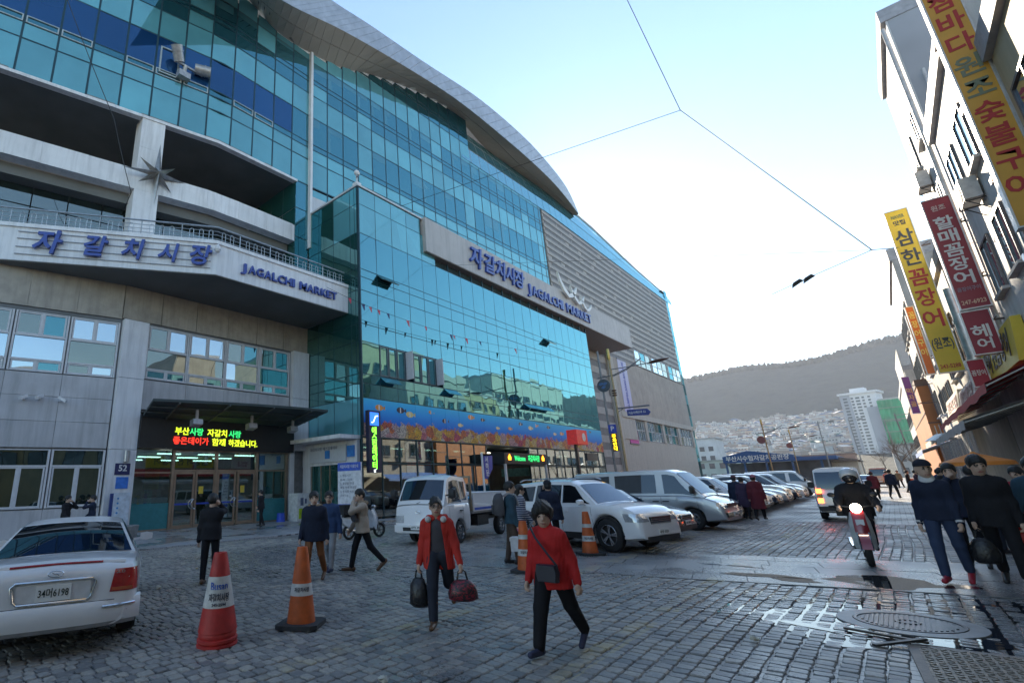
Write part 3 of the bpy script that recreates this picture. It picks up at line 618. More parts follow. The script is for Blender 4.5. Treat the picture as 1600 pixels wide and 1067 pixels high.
for k, (p, q) in enumerate(((17.4, 22.3), (22.3, 28.2), (28.2, 34.05))):
    mb = MB(); mb.box((-25.05, 18.86, p+.01), (-24.72, 19.06, q)); part(mb, 'white_post', white_pan, MK, world=True)
mb = MB(); slab(mb, mainx, 19.1, 30, 19.95, 21.6, -.1, .03); part(mb, 'white_upstand', alu, MK, world=True)
# opened casements in the wing glazing, with their light frames
for k in range(11):
    y1, y0 = cols[k+2], cols[k+3]
    if k in (2, 6): continue
    mb = MB()
    for a, b, c, d in ((y0+.06, y0+.12, 25.5, 25.95), (y1-.12, y1-.06, 25.5, 25.95), (y0+.12, y1-.12, 25.5, 25.56), (y0+.12, y1-.12, 25.89, 25.95)): slab(mb, upx, a, b, c, d, .0, .06)
    part(mb, 'casement', mat('casement_frame', (.4, .45, .45), .4, .3), WC, world=True)
mb = MB(); y0 = 8.3
for a, b, c, d in ((y0, y0+.08, 25.7, 27.6), (y0+1.0, y0+1.08, 25.7, 27.6), (y0+.08, y0+1.0, 25.7, 25.78), (y0+.08, y0+1.0, 27.52, 27.6)): slab(mb, upx, a, b, c, d, .0, .08)
part(mb, 'casement', mat('casement_frame', (.4, .45, .45)), WC, world=True)
# two loudspeaker drums on a bracket by the open casement
t = thing('loudspeaker', 'pair of grey horn loudspeakers on a bracket high on the blue glazing', 'loudspeaker', (upx(9.5), 9.6, 26.2))
g_ = mat('speaker_grey', (.4, .4, .41), .4, .4)
mb = MB(); mb.box((0, -.35, -.5), (.5, .35, -.1)); mb.cyl((.3, 0, -.1), (.45, 0, .35), .12); mb.bar((.45, -.5, .3), (.45, 1.1, .3), .12, .12); part(mb, 'bracket', g_, t)
for p, q in (((.35, -.35, .45), (.75, -.75, 1.15)), ((.4, .6, .55), (.75, 1.45, .55))):
    mb = MB(); d = (Vector(q)-Vector(p)); mb.cyl(p, q, .3, .33, 16); mb.cyl(Vector(p)+d*.6, Vector(p)+d*.68, .35, .35, 16); part(mb, 'horn', g_, t, 40)
# -- glass box at the front
BR = [(6.5, 7.31), (7.31, 7.86), (7.86, 9.76), (9.76, 10.84), (10.84, 12.94), (12.94, 13.79), (13.79, 14.3), (14.3, 16.7), (16.7, 18.7), (18.7, 19.9)]
BCY = [18.95+1.505*k for k in range(23)]
boxx = lambda y: -20.0
mb = MB(); mb.box((-25.05, 19.05, 4.45), (-20.3, 51.9, 19.6)); GB = part(mb, 'glass_box', mat('box_interior', (.02, .045, .05), .8), MK, world=True)
for i in range(22):
    y0, y1 = BCY[i], BCY[i+1]
    for z0, z1 in BR:
        if y0 > 25 and z0 > 16: continue
        if y0 > 25 and z1 > 17.3: z1 = 17.3
        if z0 > 17: continue
        if z0 == 7.86 and i in (1, 2, 3, 4): continue
        wallpiece('pane', GB, boxx, y0, y1, z0, z1, 0, .05, G_S if z0 > 16.5 and random.random() < .7 else G_B, .024)
for i in range(4):
    y0, y1 = BCY[i], BCY[i+1]
    for z0, z1 in ((16.7, 18.7), (18.7, 19.9)): wallpiece('pane', GB, boxx, y0, y1, z0, z1, 0, .05, G_S, .024)
for i in range(4):
    y0, y1 = BCY[i], BCY[i+1]; 
for i in (1, 2, 3, 4):        # sliding windows, some open
    y0 = BCY[i]
    for j in range(2):
        a = y0+j*.75
        if (i, j) in ((2, 1), (4, 1)):
            mb = MB(); mb.box((-20.02, a+.1, 7.95), (-19.45, a+.15, 9.7)); part(mb, 'casement', wfr, GB, world=True); continue
        mb = MB()
        for e, g, c, d in ((a+.03, a+.09, 7.9, 9.72), (a+.66, a+.72, 7.9, 9.72), (a+.09, a+.66, 7.9, 7.97), (a+.09, a+.66, 9.65, 9.72)): mb.box((-20.05, e, c), (-19.96, g, d))
        f = part(mb, 'casement', mat('casement_dark', (.12, .16, .17), .4, .4), GB, world=True); wallpiece('window_pane', f, boxx, a+.09, a+.66, 7.97, 9.65, -.02, .02, G_B, 0)
mb = MB()
for y in BCY: mb.box((-20.12, y-.03, 4.35), (-20.005, y+.03, 17.3 if y > 25.5 else 19.9))
for z0, z1 in BR: mb.box((-20.12, 18.95, z0-.03), (-20.01, 52.0, z0+.03)) if z0 < 17 else mb.box((-20.12, 18.95, z0-.03), (-20.01, 25.2, z0+.03))
XL = [-25.0, -23.84, -22.34, -20.75, -20.33, -20.0]
for x in XL: mb.box((x-.03, 18.955, 4.4), (x+.03, 19.05, 19.9))
for z0, z1 in [(4.4, 6.5)]+BR: mb.box((-25, 18.96, z0-.03), (-20, 19.05, z0+.03))
part(mb, 'mullions', darkm, GB, world=True)
for i in range(5):
    for z0, z1 in [(4.4, 6.5)]+BR:
        wd = XL[i+1]-XL[i]; m_ = G_G if z0 > 5 else G_S
        piece('pane', GB, ((XL[i]+XL[i+1])/2, 18.965, (z0+z1)/2), (wd-.05, .04, z1-z0-.05), 0, G_S if z0 < 5 or z0 > 16.5 and i > 1 else m_)
mb = MB(); mb.box((-25.0, 18.88, 19.92), (-19.92, 52, 20.05)); part(mb, 'parapet_cap', alu, GB, world=True)
for i in (1, 5, 12, 13, 14):
    y0 = BCY[i]; mb = MB(); mb.hexa([(-20.0, y0+.05, 7.8), (-20, y0+1.45, 7.8), (-19.55, y0+1.45, 7.42), (-19.55, y0+.05, 7.42), (-20.0, y0+.05, 7.84), (-20, y0+1.45, 7.84), (-19.53, y0+1.45, 7.46), (-19.53, y0+.05, 7.46)]); part(mb, 'top_hung_pane', G_S, GB, world=True)
for y0, z in ((20.46, 14.25), (42.0, 14.25)):
    mb = MB(); mb.hexa([(-20.0, y0, z), (-20, y0+1.45, z), (-19.5, y0+1.45, z-.45), (-19.5, y0, z-.45), (-20.0, y0, z+.05), (-20, y0+1.45, z+.05), (-19.47, y0+1.45, z-.4), (-19.47, y0, z-.4)]); part(mb, 'top_hung_pane', G_K, GB, world=True)
# printed mural panels: sea, coral and fish
m, nt, b, o_ = nodes('sea_mural_print'); geo = N(nt, 'ShaderNodeNewGeometry'); sx = N(nt, 'ShaderNodeSeparateXYZ'); L(nt, geo.outputs['Position'], sx.inputs[0])
zz = N(nt, 'ShaderNodeMapRange'); L(nt, sx.outputs[2], zz.inputs[0]); zz.inputs[1].default_value = 4.4; zz.inputs[2].default_value = 6.5
sea = ramp(nt, zz.outputs[0], [(0, (.01, .06, .3)), (.35, (.01, .15, .62)), (.7, (.02, .36, .8)), (1, (.05, .55, .85))])
vo = N(nt, 'ShaderNodeTexVoronoi', Scale=1.7); L(nt, geo.outputs['Position'], vo.inputs['Vector'])
cor = ramp(nt, vo.outputs['Color'], [(.15, (.75, .15, .05)), (.4, (.9, .55, .04)), (.6, (.7, .6, .5)), (.85, (.7, .1, .12))])
nz = N(nt, 'ShaderNodeTexNoise', Scale=6.0, Detail=8.0, Roughness=.8, Distortion=2.5); L(nt, geo.outputs['Position'], nz.inputs['Vector'])
cor = mixc(nt, ramp(nt, nz.outputs[0], [(.44, .95), (.54, .0)]), cor, (.05, .03, .08))
n5 = N(nt, 'ShaderNodeTexNoise', Scale=1.3, Detail=8.0, Roughness=.75); L(nt, geo.outputs['Position'], n5.inputs['Vector'])
hh = N(nt, 'ShaderNodeMath', operation='SUBTRACT'); L(nt, n5.outputs[0], hh.inputs[0]); L(nt, zz.outputs[0], hh.inputs[1])
fac = ramp(nt, hh.outputs[0], [(.12, .0), (.15, 1.0)])
L(nt, mixc(nt, fac, sea, cor), b.inputs['Base Color']); b.inputs['Roughness'].default_value = .45; b.inputs['Specular IOR Level'].default_value = .2; MC['mural'] = m
for i in range(22):
    wallpiece('mural_panel', GB, boxx, BCY[i], BCY[i+1], 4.36, 6.47, .012, .04, m, .008)
fo, fk, fy = mat('print_orange', (.8, .3, .05), .3), mat('print_dark', (.02, .02, .05), .3), mat('print_pale', (.75, .6, .25), .3)
rr = random.Random(5)
for k in range(20):
    y = 20.2+k*1.55+rr.uniform(-.4, .4); z = rr.uniform(5.5, 6.2); s = rr.uniform(.16, .27); mb = MB(); mm = [fo, fk, fy][k % 3]
    mb.prism([(y+s*math.cos(a)*1.3, z+s*.7*math.sin(a)) for a in [2*math.pi*j/12 for j in range(12)]], -19.986, -19.982, 0, 0); mb.prism([(y+s*1.1, z), (y+s*1.9, z+s*.5), (y+s*1.9, z-s*.5)], -19.986, -19.982, 0, 0); mb.prism([(y-.2*s, z-s*.6), (y+.15*s, z-s*.6), (y+.15*s, z+s*.6), (y-.2*s, z+s*.6)], -19.981, -19.979, 1, 0)
    part(mb, 'printed_fish', [mm, mat('print_white', (.7, .7, .7), .3)], GB, world=True)
# ground floor shop front under the mural
mb = MB(); mb.box((-25.3, 19.2, 0), (-25.1, 52, 4.4)); mb.box((-25.2, 51.8, 0), (-20.1, 52, 4.4)); mb.box((-25.2, 19.05, 0), (-20.4, 19.2, 4.4)); mb.box((-25.2, 19.2, -.02), (-20.2, 51.8, .02)); part(mb, 'shop_interior', mat('shop_dim', (.09, .085, .075), .7, var=.5, scale=.7), MK, world=True)
mb = MB()
for i, y in enumerate(BCY):
    if 31 < y < 37 and i % 4: continue
    mb.box((-20.12, y-.04, .03), (-20.0, y+.04, 4.34))
mb.box((-20.12, 18.95, 2.9), (-20.02, 30.9, 2.98)); mb.box((-20.12, 37, 2.9), (-20.02, 52, 2.98)); mb.box((-20.14, 18.95, 4.3), (-19.98, 52, 4.36)); part(mb, 'shop_frame', darkm, MK, world=True)
for i in range(22):
    if 30 < BCY[i] < 36.5 or BCY[i] in (): continue
    for z0, z1 in ((.1, 2.9), (2.98, 4.3)): wallpiece('shop_pane', MK, boxx, BCY[i], BCY[i+1], z0, z1, -.04, .02, G_T, .05)
rr = random.Random(3); gm = [mat('goods_%d' % k, c, .6, var=.3) for k, c in enumerate(((.35, .08, .04), (.5, .42, .3), (.12, .3, .28), (.4, .4, .38), (.45, .25, .08), (.03, .12, .35)))]
for k in range(34):
    y = 19.6+k*.94+rr.uniform(0, .3)
    if 30.5 < y < 37: continue
    mb = MB(); z0 = rr.choice((0, 0, 1.0, 2.2)); mb.box((-21.6-rr.random()*2.5, y, z0), (-21.2, y+rr.uniform(.3, .8), z0+rr.uniform(.6, 1.5))); part(mb, 'shop_stock', gm[k % 6], MK, world=True)
for k in range(9):
    mb = MB(); y = 20.5+k*3.4; mb.box((-22.6, y, 4.0), (-22.45, y+1.2, 4.06)); part(mb, 'ceiling_tube', glow('shop_tube', (1, .92, .75), 2.2), MK, world=True)
# portal with its own message board
mb = MB(); mb.box((-20.4, 30.95, 2.95), (-18.6, 37.0, 3.7)); po = part(mb, 'portal_board', mat('led_black', (.012, .012, .013)), MK, world=True)
lettering('Welcome', (-18.58, 33.0, 3.32), (1, 0, 0), .5, cg, po, .02, .01, 1.5); lettering('자갈치시장', (-18.58, 35.0, 3.32), (1, 0, 0), .5, cg, po, .02, .01, 1.7)
for y in (31.6, 36.4): mb = MB(); mb.prism([(y-.16, 3.2), (y+.16, 3.2), (y+.2, 3.4), (y, 3.62), (y-.2, 3.4)], -18.59, -18.57, 0, 0); part(mb, 'flame_sign', glow('led_orange', (1, .3, .02), 2), po, world=True)
mb = MB(); mb.box((-18.75, 31.0, .03), (-18.6, 31.15, 2.95)); mb.box((-18.75, 36.8, .03), (-18.6, 36.95, 2.95)); part(mb, 'portal_post', alu, MK, world=True)
# side entrance under the white canopy
mb = MB(); mb.box((-25.6, 17.45, 4.22), (-20.15, 18.93, 4.42)); part(mb, 'side_canopy', white_pan, MK, world=True)
mb = MB(); mb.box((-25, 18.7, 2.95), (-20.2, 18.93, 4.2)); mb.box((-25, 18.72, .03), (-24.3, 18.93, 2.95)); mb.box((-20.7, 18.72, .03), (-20.2, 18.93, 2.95)); mb.box((-25, 18.75, .03), (-23.6, 18.9, 1.0)); fa = part(mb, 'side_entrance_wall', white_pan, MK, world=True)
mb = MB(); mb.box((-24.3, 18.85, 1.0), (-22.6, 18.9, 2.95)); mb.box((-22.6, 18.85, .03), (-20.7, 18.9, 2.95)); part(mb, 'side_glazing', G_G, MK, world=True)
mb = MB()
for x in (-24.3, -23.4, -22.6, -21.7, -20.75): mb.box((x-.04, 18.8, .03), (x+.04, 18.849, 2.95))
part(mb, 'side_frame', gold, MK, world=True)
mb = MB(); mb.box((-24.2, 18.6, 3.1), (-21.0, 18.69, 4.0)); sg = part(mb, 'fascia_sign', mat('pale_sign', (.55, .57, .62), .4, var=.05), MK, world=True)
mb = MB(); mb.box((-22.75, 18.57, 3.3), (-22.35, 18.6, 3.75)); mb.box((-20.9, 18.6, 3.3), (-20.35, 18.69, 3.9)); part(mb, 'blue_badge', mat('badge_blue', (.03, .2, .55), .4), MK, world=True)
lettering('자갈치시장 에스컬레이터', (-22.9, 18.59, 3.85), (0, -1, 0), .2, mat('sign_ink', (.1, .12, .2), .5), sg, .01, 0, 2.4)
# -- sign band over the box and stone flank
mb = MB(); mb.box((-23.5, 25.2, 17.4), (-19.7, 65.5, 20.05)); SB = part(mb, 'sign_band', mat('band_stone', (.44, .42, .41), .5, var=.08, scale=.8, dirt=.2, streak=.45), MK, world=True)
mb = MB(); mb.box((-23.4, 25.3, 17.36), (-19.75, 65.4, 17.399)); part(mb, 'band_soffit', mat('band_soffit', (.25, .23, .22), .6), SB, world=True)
for ch, y, sz in (('자', 31.2, 1.9), ('갈', 33.1, 1.8), ('치', 34.75, 1.8), ('시', 36.3, 1.7), ('장', 37.8, 1.8)): lettering(ch, (-19.6, y, 18.65), (1, 0, 0), sz, blue_l, SB, .18, .022, name='letter', shear=.18)
y = 39.4
for ch, wd in zip('JAGALCHI MARKET', (.75, 1.0, 1.05, 1.0, .8, 1.0, 1.0, .45, .65, 1.2, 1.0, 1.0, .95, .9, .9)):
    if ch != ' ': lettering(ch, (-19.62, y+wd/2, 18.35), (1, 0, 0), 1.35, blue_l, SB, .16, .02, wd*.88, name='letter')
    y += wd
# gull emblem: three sweeping pairs of wings
gw = mat('gull_white', (.72, .72, .70), .4)
for y0, z0, s in ((47.6, 19.5, .72), (49.8, 19.3, .55), (51.8, 19.0, .45)):
    mb = MB()
    for sg_ in (-1, 1):
        pts = [(0, 0), (1.3, .6), (2.4, 1.9), (2.7, 3.2), (1.9, 2.1), (.9, 1.2), (0, .7)]
        mb.prism([(y0+sg_*a*s*(1 if sg_ < 0 else 1.15), z0+b_*s*(1 if sg_ < 0 else .75)) for a, b_ in pts], -19.55, -19.35, 0, 0)
    part(mb, 'gull_emblem', gw, SB, world=True)
# courses of stone
m_st, nt, b, o_ = nodes('flank_stone'); geo = N(nt, 'ShaderNodeNewGeometry'); n1 = N(nt, 'ShaderNodeTexNoise', Scale=3.0, Detail=6.0); L(nt, geo.outputs['Position'], n1.inputs['Vector'])
c = mixc(nt, 1.0, ramp(nt, geo.outputs['Random Per Island'], [(0, (.15, .15, .165)), (.45, (.2, .2, .21)), (.55, (.30, .29, .28)), (1, (.37, .35, .33))]), ramp(nt, n1.outputs[0], [(.3, .8), (.7, 1.15)]), 'MULTIPLY'); L(nt, c, b.inputs['Base Color']); b.inputs['Roughness'].default_value = .6
m_st2 = mat('flank_plain_stone', (.38, .33, .29), .65, var=.12, scale=.8, dirt=.3, bump=.15, bscale=8, streak=.45)
mb = MB(); mb.box((-40, 52.2, 0), (-23.5, 102, 33.7)); FL = part(mb, 'stone_flank', mat('stone_joint', (.1, .1, .1), .8), MK, world=True)
m_sd, m_sl = mat('flank_dark_band', (.17, .165, .17), .6, var=.15, scale=1.5, rnd=.1), mat('flank_light_band', (.36, .345, .33), .6, var=.12, scale=1.5, dirt=.2)
def courses(y0, y1, z0, z1, h, seg):
    dk, lt = MB(), MB(); z = z0; k = 0
    while z < z1-.1:
        zt = min(z+h, z1)
        if k % 2: lt.box((-23.49, y0, z), (-23.36, y1, zt-.01))
        else:
            y = y0+random.uniform(0, seg*.4); lt.box((-23.49, y0, z), (-23.44, y1, zt-.01))
            while y < y1-.3:
                l = min(random.uniform(.7, 1.5)*seg, y1-y); dk.box((-23.43, y, z+.01), (-23.4, y+l, zt-.03)); y += l+random.choice((.04, .04, .3, seg*.35))
        z += h; k += 1
    part(lt, 'light_course', m_sl, FL, world=True, kind='stuff'); part(dk, 'dark_course', m_sd, FL, world=True, kind='stuff')
courses(53.0, 101.5, 20.06, 33.6, .45, 3.2); courses(52.2, 66.0, .03, 17.35, .85, 9); courses(66, 101.5, 17.6, 20.05, .45, 3.2)
mb = MB(); mb.box((-23.5, 67.9, 10.2), (-23.3, 101.4, 17.55)); part(mb, 'plain_stone', m_st2, FL, world=True)
mb = MB(); mb.box((-23.5, 66.0, .03), (-23.1, 67.9, 17.38)); mb.box((-23.45, 67.9, 9.5), (-23.05, 101.4, 10.2)); mb.box((-23.5, 67.9, .03), (-23.35, 101.4, 6.7))
for y in (76.6, 84.4, 92.4, 100.4): mb.box((-23.5, y, 6.7), (-23.2, y+1.0, 9.5))
mb.box((-23.5, 67.9, 6.7), (-23.2, 72.9, 9.5)); part(mb, 'plain_stone', mat('pale_stone', (.46, .43, .39), .6, var=.1, dirt=.3, streak=.45), FL, world=True)
flx = lambda y: -23.4
for y0, y1 in ((73.0, 76.5), (77.7, 84.3), (85.5, 92.3), (93.5, 100.3)): window(flx, y0, y1, [(6.75, 8.1, 4, False), (8.1, 9.45, 4, False)], .02)
for y0, y1 in ((77.6, 84.6), (85.4, 93.0), (93.8, 101.0)): window(flx, y0, y1, [(17.75, 18.8, 3, False), (18.8, 20.1, 3, False)], .12)
# glazed rounded end
EP = [(-23.4, 101.5), (-23.5, 103.5), (-24.2, 105.4), (-25.6, 106.9), (-28, 107.9), (-33, 108.4)]
mb = MB(); mb.prism([(a-.25, b-.2) for a, b in EP]+[(-40, 108), (-40, 101.5)], 0, 36); EN = part(mb, 'rounded_end', inner_dark, MK, world=True)
zz_ = [0.1, 5.3, 8.5, 10.3, 12.2, 14.2, 16.0, 17.8, 20.0, 22.0, 24.8, 27.0, 29.8, 31.8, 33.8, 36]
for j in range(len(zz_)-1):
    for k in range(5):
        a, b_ = Vector(EP[k]), Vector(EP[k+1]); d = b_-a; c = (a+b_)/2
        piece('end_pane', EN, (c.x, c.y, (zz_[j]+zz_[j+1])/2), (.05, d.length-.06, zz_[j+1]-zz_[j]-.08), math.atan2(-d.x, d.y), G_S if j % 2 else G_V)
# sloping glass strip over the stone flank
TE = [(37.5, 38.9), (45, 38.7), (53, 38.6), (59.8, 39.2), (72.5, 38.9), (91.4, 37.5), (105.7, 36.9)]
def tez(y): return float(np.interp(y, [p[0] for p in TE], [p[1] for p in TE]))
mb = MB(); mb2 = MB()
for k in range(42):
    y0 = 37.6+1.62*k; y1 = y0+1.6
    for (t0, t1) in ((0, .33), (.35, .66), (.68, 1)):
        def pt(y, t_): return (mainx(y)+.03-1.3*t_*t_, y, 33.72+(tez(y)-33.72)*t_)
        mb.face([pt(y0+.02, t0), pt(y1-.02, t0), pt(y1-.02, t1), pt(y0+.02, t1)])
part(mb, 'roof_panes', facade_glass('roof_glass', (.06, .2, .24), .4, (.35, .62, .68)), MK, world=True, kind='stuff')
mb = MB(); mb.tube([(-24.75, y, z+.1) for y, z in TE if y > 52]+[(-25.8, 107.3, 35.2), (-26, 108, 33)], .22, 8)
mb.loft([[(-25.0, y, 33.4), (-25.0, y, z), (-40, y, z+.5), (-40, y, 33.4)] for y, z in TE if y > 52]); part(mb, 'roof_edge', alu, MK, 40, world=True)
# -- curved roof: soffit, fascia and top
FLO = [(-21.3, 6, 31.2), (-22.0, 11.5, 32.6), (-22.4, 15.46, 33.74), (-22.63, 20.53, 35.56), (-22.59, 28.08, 37.12), (-22.54, 35.82, 38.25), (-22.41, 45.4, 38.35), (-22.38, 52.82, 38.08), (-22.6, 58, 37.8), (-23.3, 64.6, 37.5)]
FHI = [(-21.3, 8, 34.5), (-22.0, 14, 36.2), (-22.4, 18.93, 37.23), (-22.51, 23.28, 38.23), (-22.51, 29.92, 39.27), (-22.38, 39.34, 40.72), (-22.27, 48.56, 40.83), (-22.28, 55.5, 39.9), (-22.5, 60, 38.9), (-23.3, 64.7, 37.65)]
IN3 = [(-25.6, 9.5, 36.4), (-25, 13.46, 34.95), (-25, 16.3, 33.95), (-24.95, 21.28, 34.65), (-24.65, 26.12, 36.45), (-24.39, 32.55, 38.22), (-24.6, 38.5, 39.0), (-25.1, 45.04, 38.6), (-24.8, 55, 38.5), (-23.9, 65, 37.6)]
def dens(pts, n=6):
    t = np.linspace(0, len(pts)-1, (len(pts)-1)*n+1); a = np.array(pts); k = np.arange(len(pts)); return [Vector([float(np.interp(q, k, a[:, j])) for j in range(3)]) for q in t]
def cat(pts, n=6):
    a = [Vector(p) for p in pts]; out = []
    for i in range(len(a)-1):
        p0, p1, p2, p3 = a[max(i-1, 0)], a[i], a[i+1], a[min(i+2, len(a)-1)]
        for j in range(n):
            t = j/n; out.append(.5*((2*p1)+(p2-p0)*t+(2*p0-5*p1+4*p2-p3)*t*t+(3*p1-p0-3*p2+p3)*t*t*t))
    return out+[a[-1]]
lo, hi, inn = cat(FLO), cat(FHI), cat(IN3)
back = [p+Vector((-14, 0, 4.5*math.sin(math.pi*i/(len(hi)-1)))) for i, p in enumerate(hi)]
mb = MB(); mb.loft([[a, b] for a, b in zip(hi, back)], 0, False, False); RF = part(mb, 'roof', alu, MK, 40, world=True)
zinc = mat('silver_fascia', (.45, .46, .48), .4, .55, var=.12, scale=1.5, dirt=.15); sof2 = mat('beige_soffit_panel', (.42, .39, .34), .55, var=.06, scale=.7, dirt=.1)
for i in range(len(lo)-1):
    g = .015; mb = MB()
    a, b, c, d = lo[i].lerp(lo[i+1], g), lo[i].lerp(lo[i+1], 1-g), hi[i].lerp(hi[i+1], 1-g), hi[i].lerp(hi[i+1], g); n_ = Vector((-.06, 0, 0)); mb.hexa([a, b, b+n_, a+n_, d, c, c+n_, d+n_]); part(mb, 'fascia_panel', zinc, RF, world=True)
    for t0, t1 in ((0, .49), (.51, 1)):
        mb = MB(); q = [lo[i].lerp(inn[i], t0).lerp(lo[i+1].lerp(inn[i+1], t0), g), lo[i].lerp(inn[i], t0).lerp(lo[i+1].lerp(inn[i+1], t0), 1-g), lo[i].lerp(inn[i], t1).lerp(lo[i+1].lerp(inn[i+1], t1), 1-g), lo[i].lerp(inn[i], t1).lerp(lo[i+1].lerp(inn[i+1], t1), g)]
        mb.hexa([p for p in q]+[p+Vector((0, 0, .06)) for p in q]); part(mb, 'soffit_panel', sof2, RF, world=True)
mb = MB(); mb.loft([[a+Vector((0, 0, .1)), b+Vector((0, 0, .1))] for a, b in zip(lo, inn)], 0, False, False); part(mb, 'roof_lining', mat('joint_dark', (.06, .06, .06), .8), RF, world=True)
mb = MB(); a, b, c = Vector((-24.85, 13.9, 34.6)), Vector((-24.85, 17.3, 33.85)), Vector((-23.9, 15.2, 34.5)); mb.hexa([a, b, c, c+Vector((-.1, 0, -.6)), a+Vector((0, 0, .1)), b+Vector((0, 0, .1)), c+Vector((0, 0, .1)), c+Vector((-.05, 0, .1))]); part(mb, 'soffit_fin', soff, RF, world=True)
mb = MB(); mb.box((-60, -40, .0), (-40.5, 108, 33)); mb.box((-40.5, -40, 0), (-34.3, 18, 30)); part(mb, 'rear_block', grey_pan, MK, world=True)
flush_pieces()
# ------------------------------------------------------------------ hill, town, far buildings
def hz(x, y):
    """height of the land behind the market street"""
    if y < 220: return -.06
    t = min((y-220)/640, 1.0); z = 72*t**1.6
    if y > 830:
        u = min((y-830)/235, 1.0); rid = 180+8*math.sin(x*.012+1)+5*math.sin(x*.031)+.06*(-x-100 if x < -100 else 0)
        z += (rid-72)*(.88*u+.12*(3*u*u-2*u*u*u))
    if y > 1070: z -= (y-1070)*.3
    return z+.8*math.sin(x*.05)*math.sin(y*.03)*min(1, (y-220)/200)
xs_ = np.linspace(-900, 700, 110); ys_ = np.concatenate([np.linspace(215, 800, 40), np.linspace(812, 1500, 50)])
vv = [(x, y, hz(x, y)) for y in ys_ for x in xs_]; n = len(xs_)
ff = [(j*n+i, j*n+i+1, (j+1)*n+i+1, (j+1)*n+i) for j in range(len(ys_)-1) for i in range(n-1)]
m, nt, b, o_ = nodes('wooded_hill'); geo = N(nt, 'ShaderNodeNewGeometry'); n1 = N(nt, 'ShaderNodeTexNoise', Scale=.05, Detail=10.0, Roughness=.7); L(nt, geo.outputs['Position'], n1.inputs['Vector'])
n2 = N(nt, 'ShaderNodeTexNoise', Scale=.012, Detail=4.0); L(nt, geo.outputs['Position'], n2.inputs['Vector'])
L(nt, ramp(nt, n1.outputs[0], [(.3, (.012, .02, .016)), (.7, (.04, .05, .035))]), b.inputs['Base Color']); b.inputs['Roughness'].default_value = .9
bp = N(nt, 'ShaderNodeBump', Strength=1.0, Distance=9.0); L(nt, n1.outputs[0], bp.inputs['Height']); L(nt, bp.outputs[0], b.inputs['Normal'])
mb = MB(); mb.add(vv, ff); struct(mb, 'hill', m, 60)
# trees along the ridge, a far wood that reads as one fringe
mb = MB(); rr = random.Random(9)
for k in range(900):
    x = rr.uniform(-290, 80); y = 1064+rr.uniform(-18, 7); z = hz(x, y); h = rr.uniform(3, 8.5); r_ = rr.uniform(1.2, 3.2)
    mb.loft([mb.ring((x, y, z-2), (0, 0, 1), r_*.4, 5), mb.ring((x+rr.uniform(-.6, .6), y, z+h*.45), (0, 0, 1), r_, 5), mb.ring((x, y, z+h), (0, 0, 1), r_*.25, 5)])
o = link('ridge_woods', mb.mesh('ridge_woods', m)); o['kind'] = 'stuff'
# hillside town
hm = [mat('house_%d' % k, c, .75, var=.12, scale=.3, rnd=.2) for k, c in enumerate(((.42, .4, .37), (.36, .28, .23), (.55, .53, .51), (.28, .24, .22), (.36, .38, .4)))]
hr = [mat('roof_%d' % k, c, .7, var=.2, scale=.3, rnd=.25) for k, c in enumerate(((.06, .17, .16), (.25, .12, .09), (.25, .25, .26), (.08, .13, .22), (.45, .44, .42)))]
hwin = mat('house_window', (.05, .06, .08), .3)
hmesh = []
for k in range(10):
    rr = random.Random(k+40); w_, d_, h_ = rr.uniform(7, 12), rr.uniform(6, 9), rr.uniform(4, 10); mb = MB(); mb.box((-w_/2, -d_/2, -4), (w_/2, d_/2, h_), 0)
    if k % 3 == 0: mb.prism([(-w_/2-.3, h_), (w_/2+.3, h_), (0, h_+2)], -d_/2-.3, d_/2+.3, 1, 1)
    else: mb.box((-w_/2-.15, -d_/2-.15, h_), (w_/2+.15, d_/2+.15, h_+.5), 1); mb.box((-w_*.3, -d_*.3, h_+.5), (-w_*.05, d_*.1, h_+2.6), 0)
    for f in range(int(h_/2.8)):
        for c in range(int(w_/2.4)): x0 = -w_/2+.8+c*2.4; mb.box((x0, -d_/2-.06, .8+f*2.8), (x0+1.2, -d_/2-.01, 2.1+f*2.8), 2)
    hmesh.append(mb.mesh('house', [hm[k % 5], hr[(k*3) % 5], hwin]))
rr = random.Random(77); spots = []; cells = {}
for k in range(9000):
    if len(spots) >= 1100: break
    y = 270+rr.random()**.8*560; u = rr.uniform(1085, 1418)   # spread across the slope between market roofline and the signs
    x = (u-1395)*y/1395*(.98)
    key = (int(x/7.5), int(y/11))
    if key in cells or (y < 470 and -24 < x < 22): continue
    cells[key] = 1; spots.append((x, y, rr.randrange(10), rr.gauss(0, .35), rr.uniform(.75, 1.1)))
spots.sort(key=lambda q: q[1])
for x, y, ki, rz_, sz_ in spots[:300]:
    o = link('hillside_house', hmesh[ki], None, (x, y, hz(x, y)), (0, 0, rz_))
    s = .5+y/1500; o.scale = (s, s, s*sz_); tag(o, 'small hillside house with %s walls and %s roof below the wooded mountain' % (('pale stone', 'tan', 'white', 'brown', 'bluish grey')[ki % 5], ('teal', 'brick red', 'dark grey', 'navy', 'pale grey')[(ki*3) % 5]), 'house', 'houses of the hillside town')
far_h = {}
for x, y, ki, rz_, sz_ in spots[300:]: far_h.setdefault(ki, []).append((x, y, rz_, sz_))
bmh = MB(); mlist = []
for ki, ls in far_h.items():
    me = hmesh[ki]; base = len(mlist); mlist += list(me.materials); vs_ = [v.co.copy() for v in me.vertices]; fs_ = [(tuple(p.vertices), p.material_index) for p in me.polygons]
    for x, y, rz_, sz_ in ls:
        s = .5+y/1500; i = len(bmh.v); c, n_ = math.cos(rz_)*s, math.sin(rz_)*s; zz = hz(x, y); bmh.v += [(x+v.x*c-v.y*n_, y+v.x*n_+v.y*c, zz+v.z*s*sz_) for v in vs_]
        for f, mi in fs_: bmh.f.append(tuple(i+q for q in f)); bmh.m.append(base+mi)
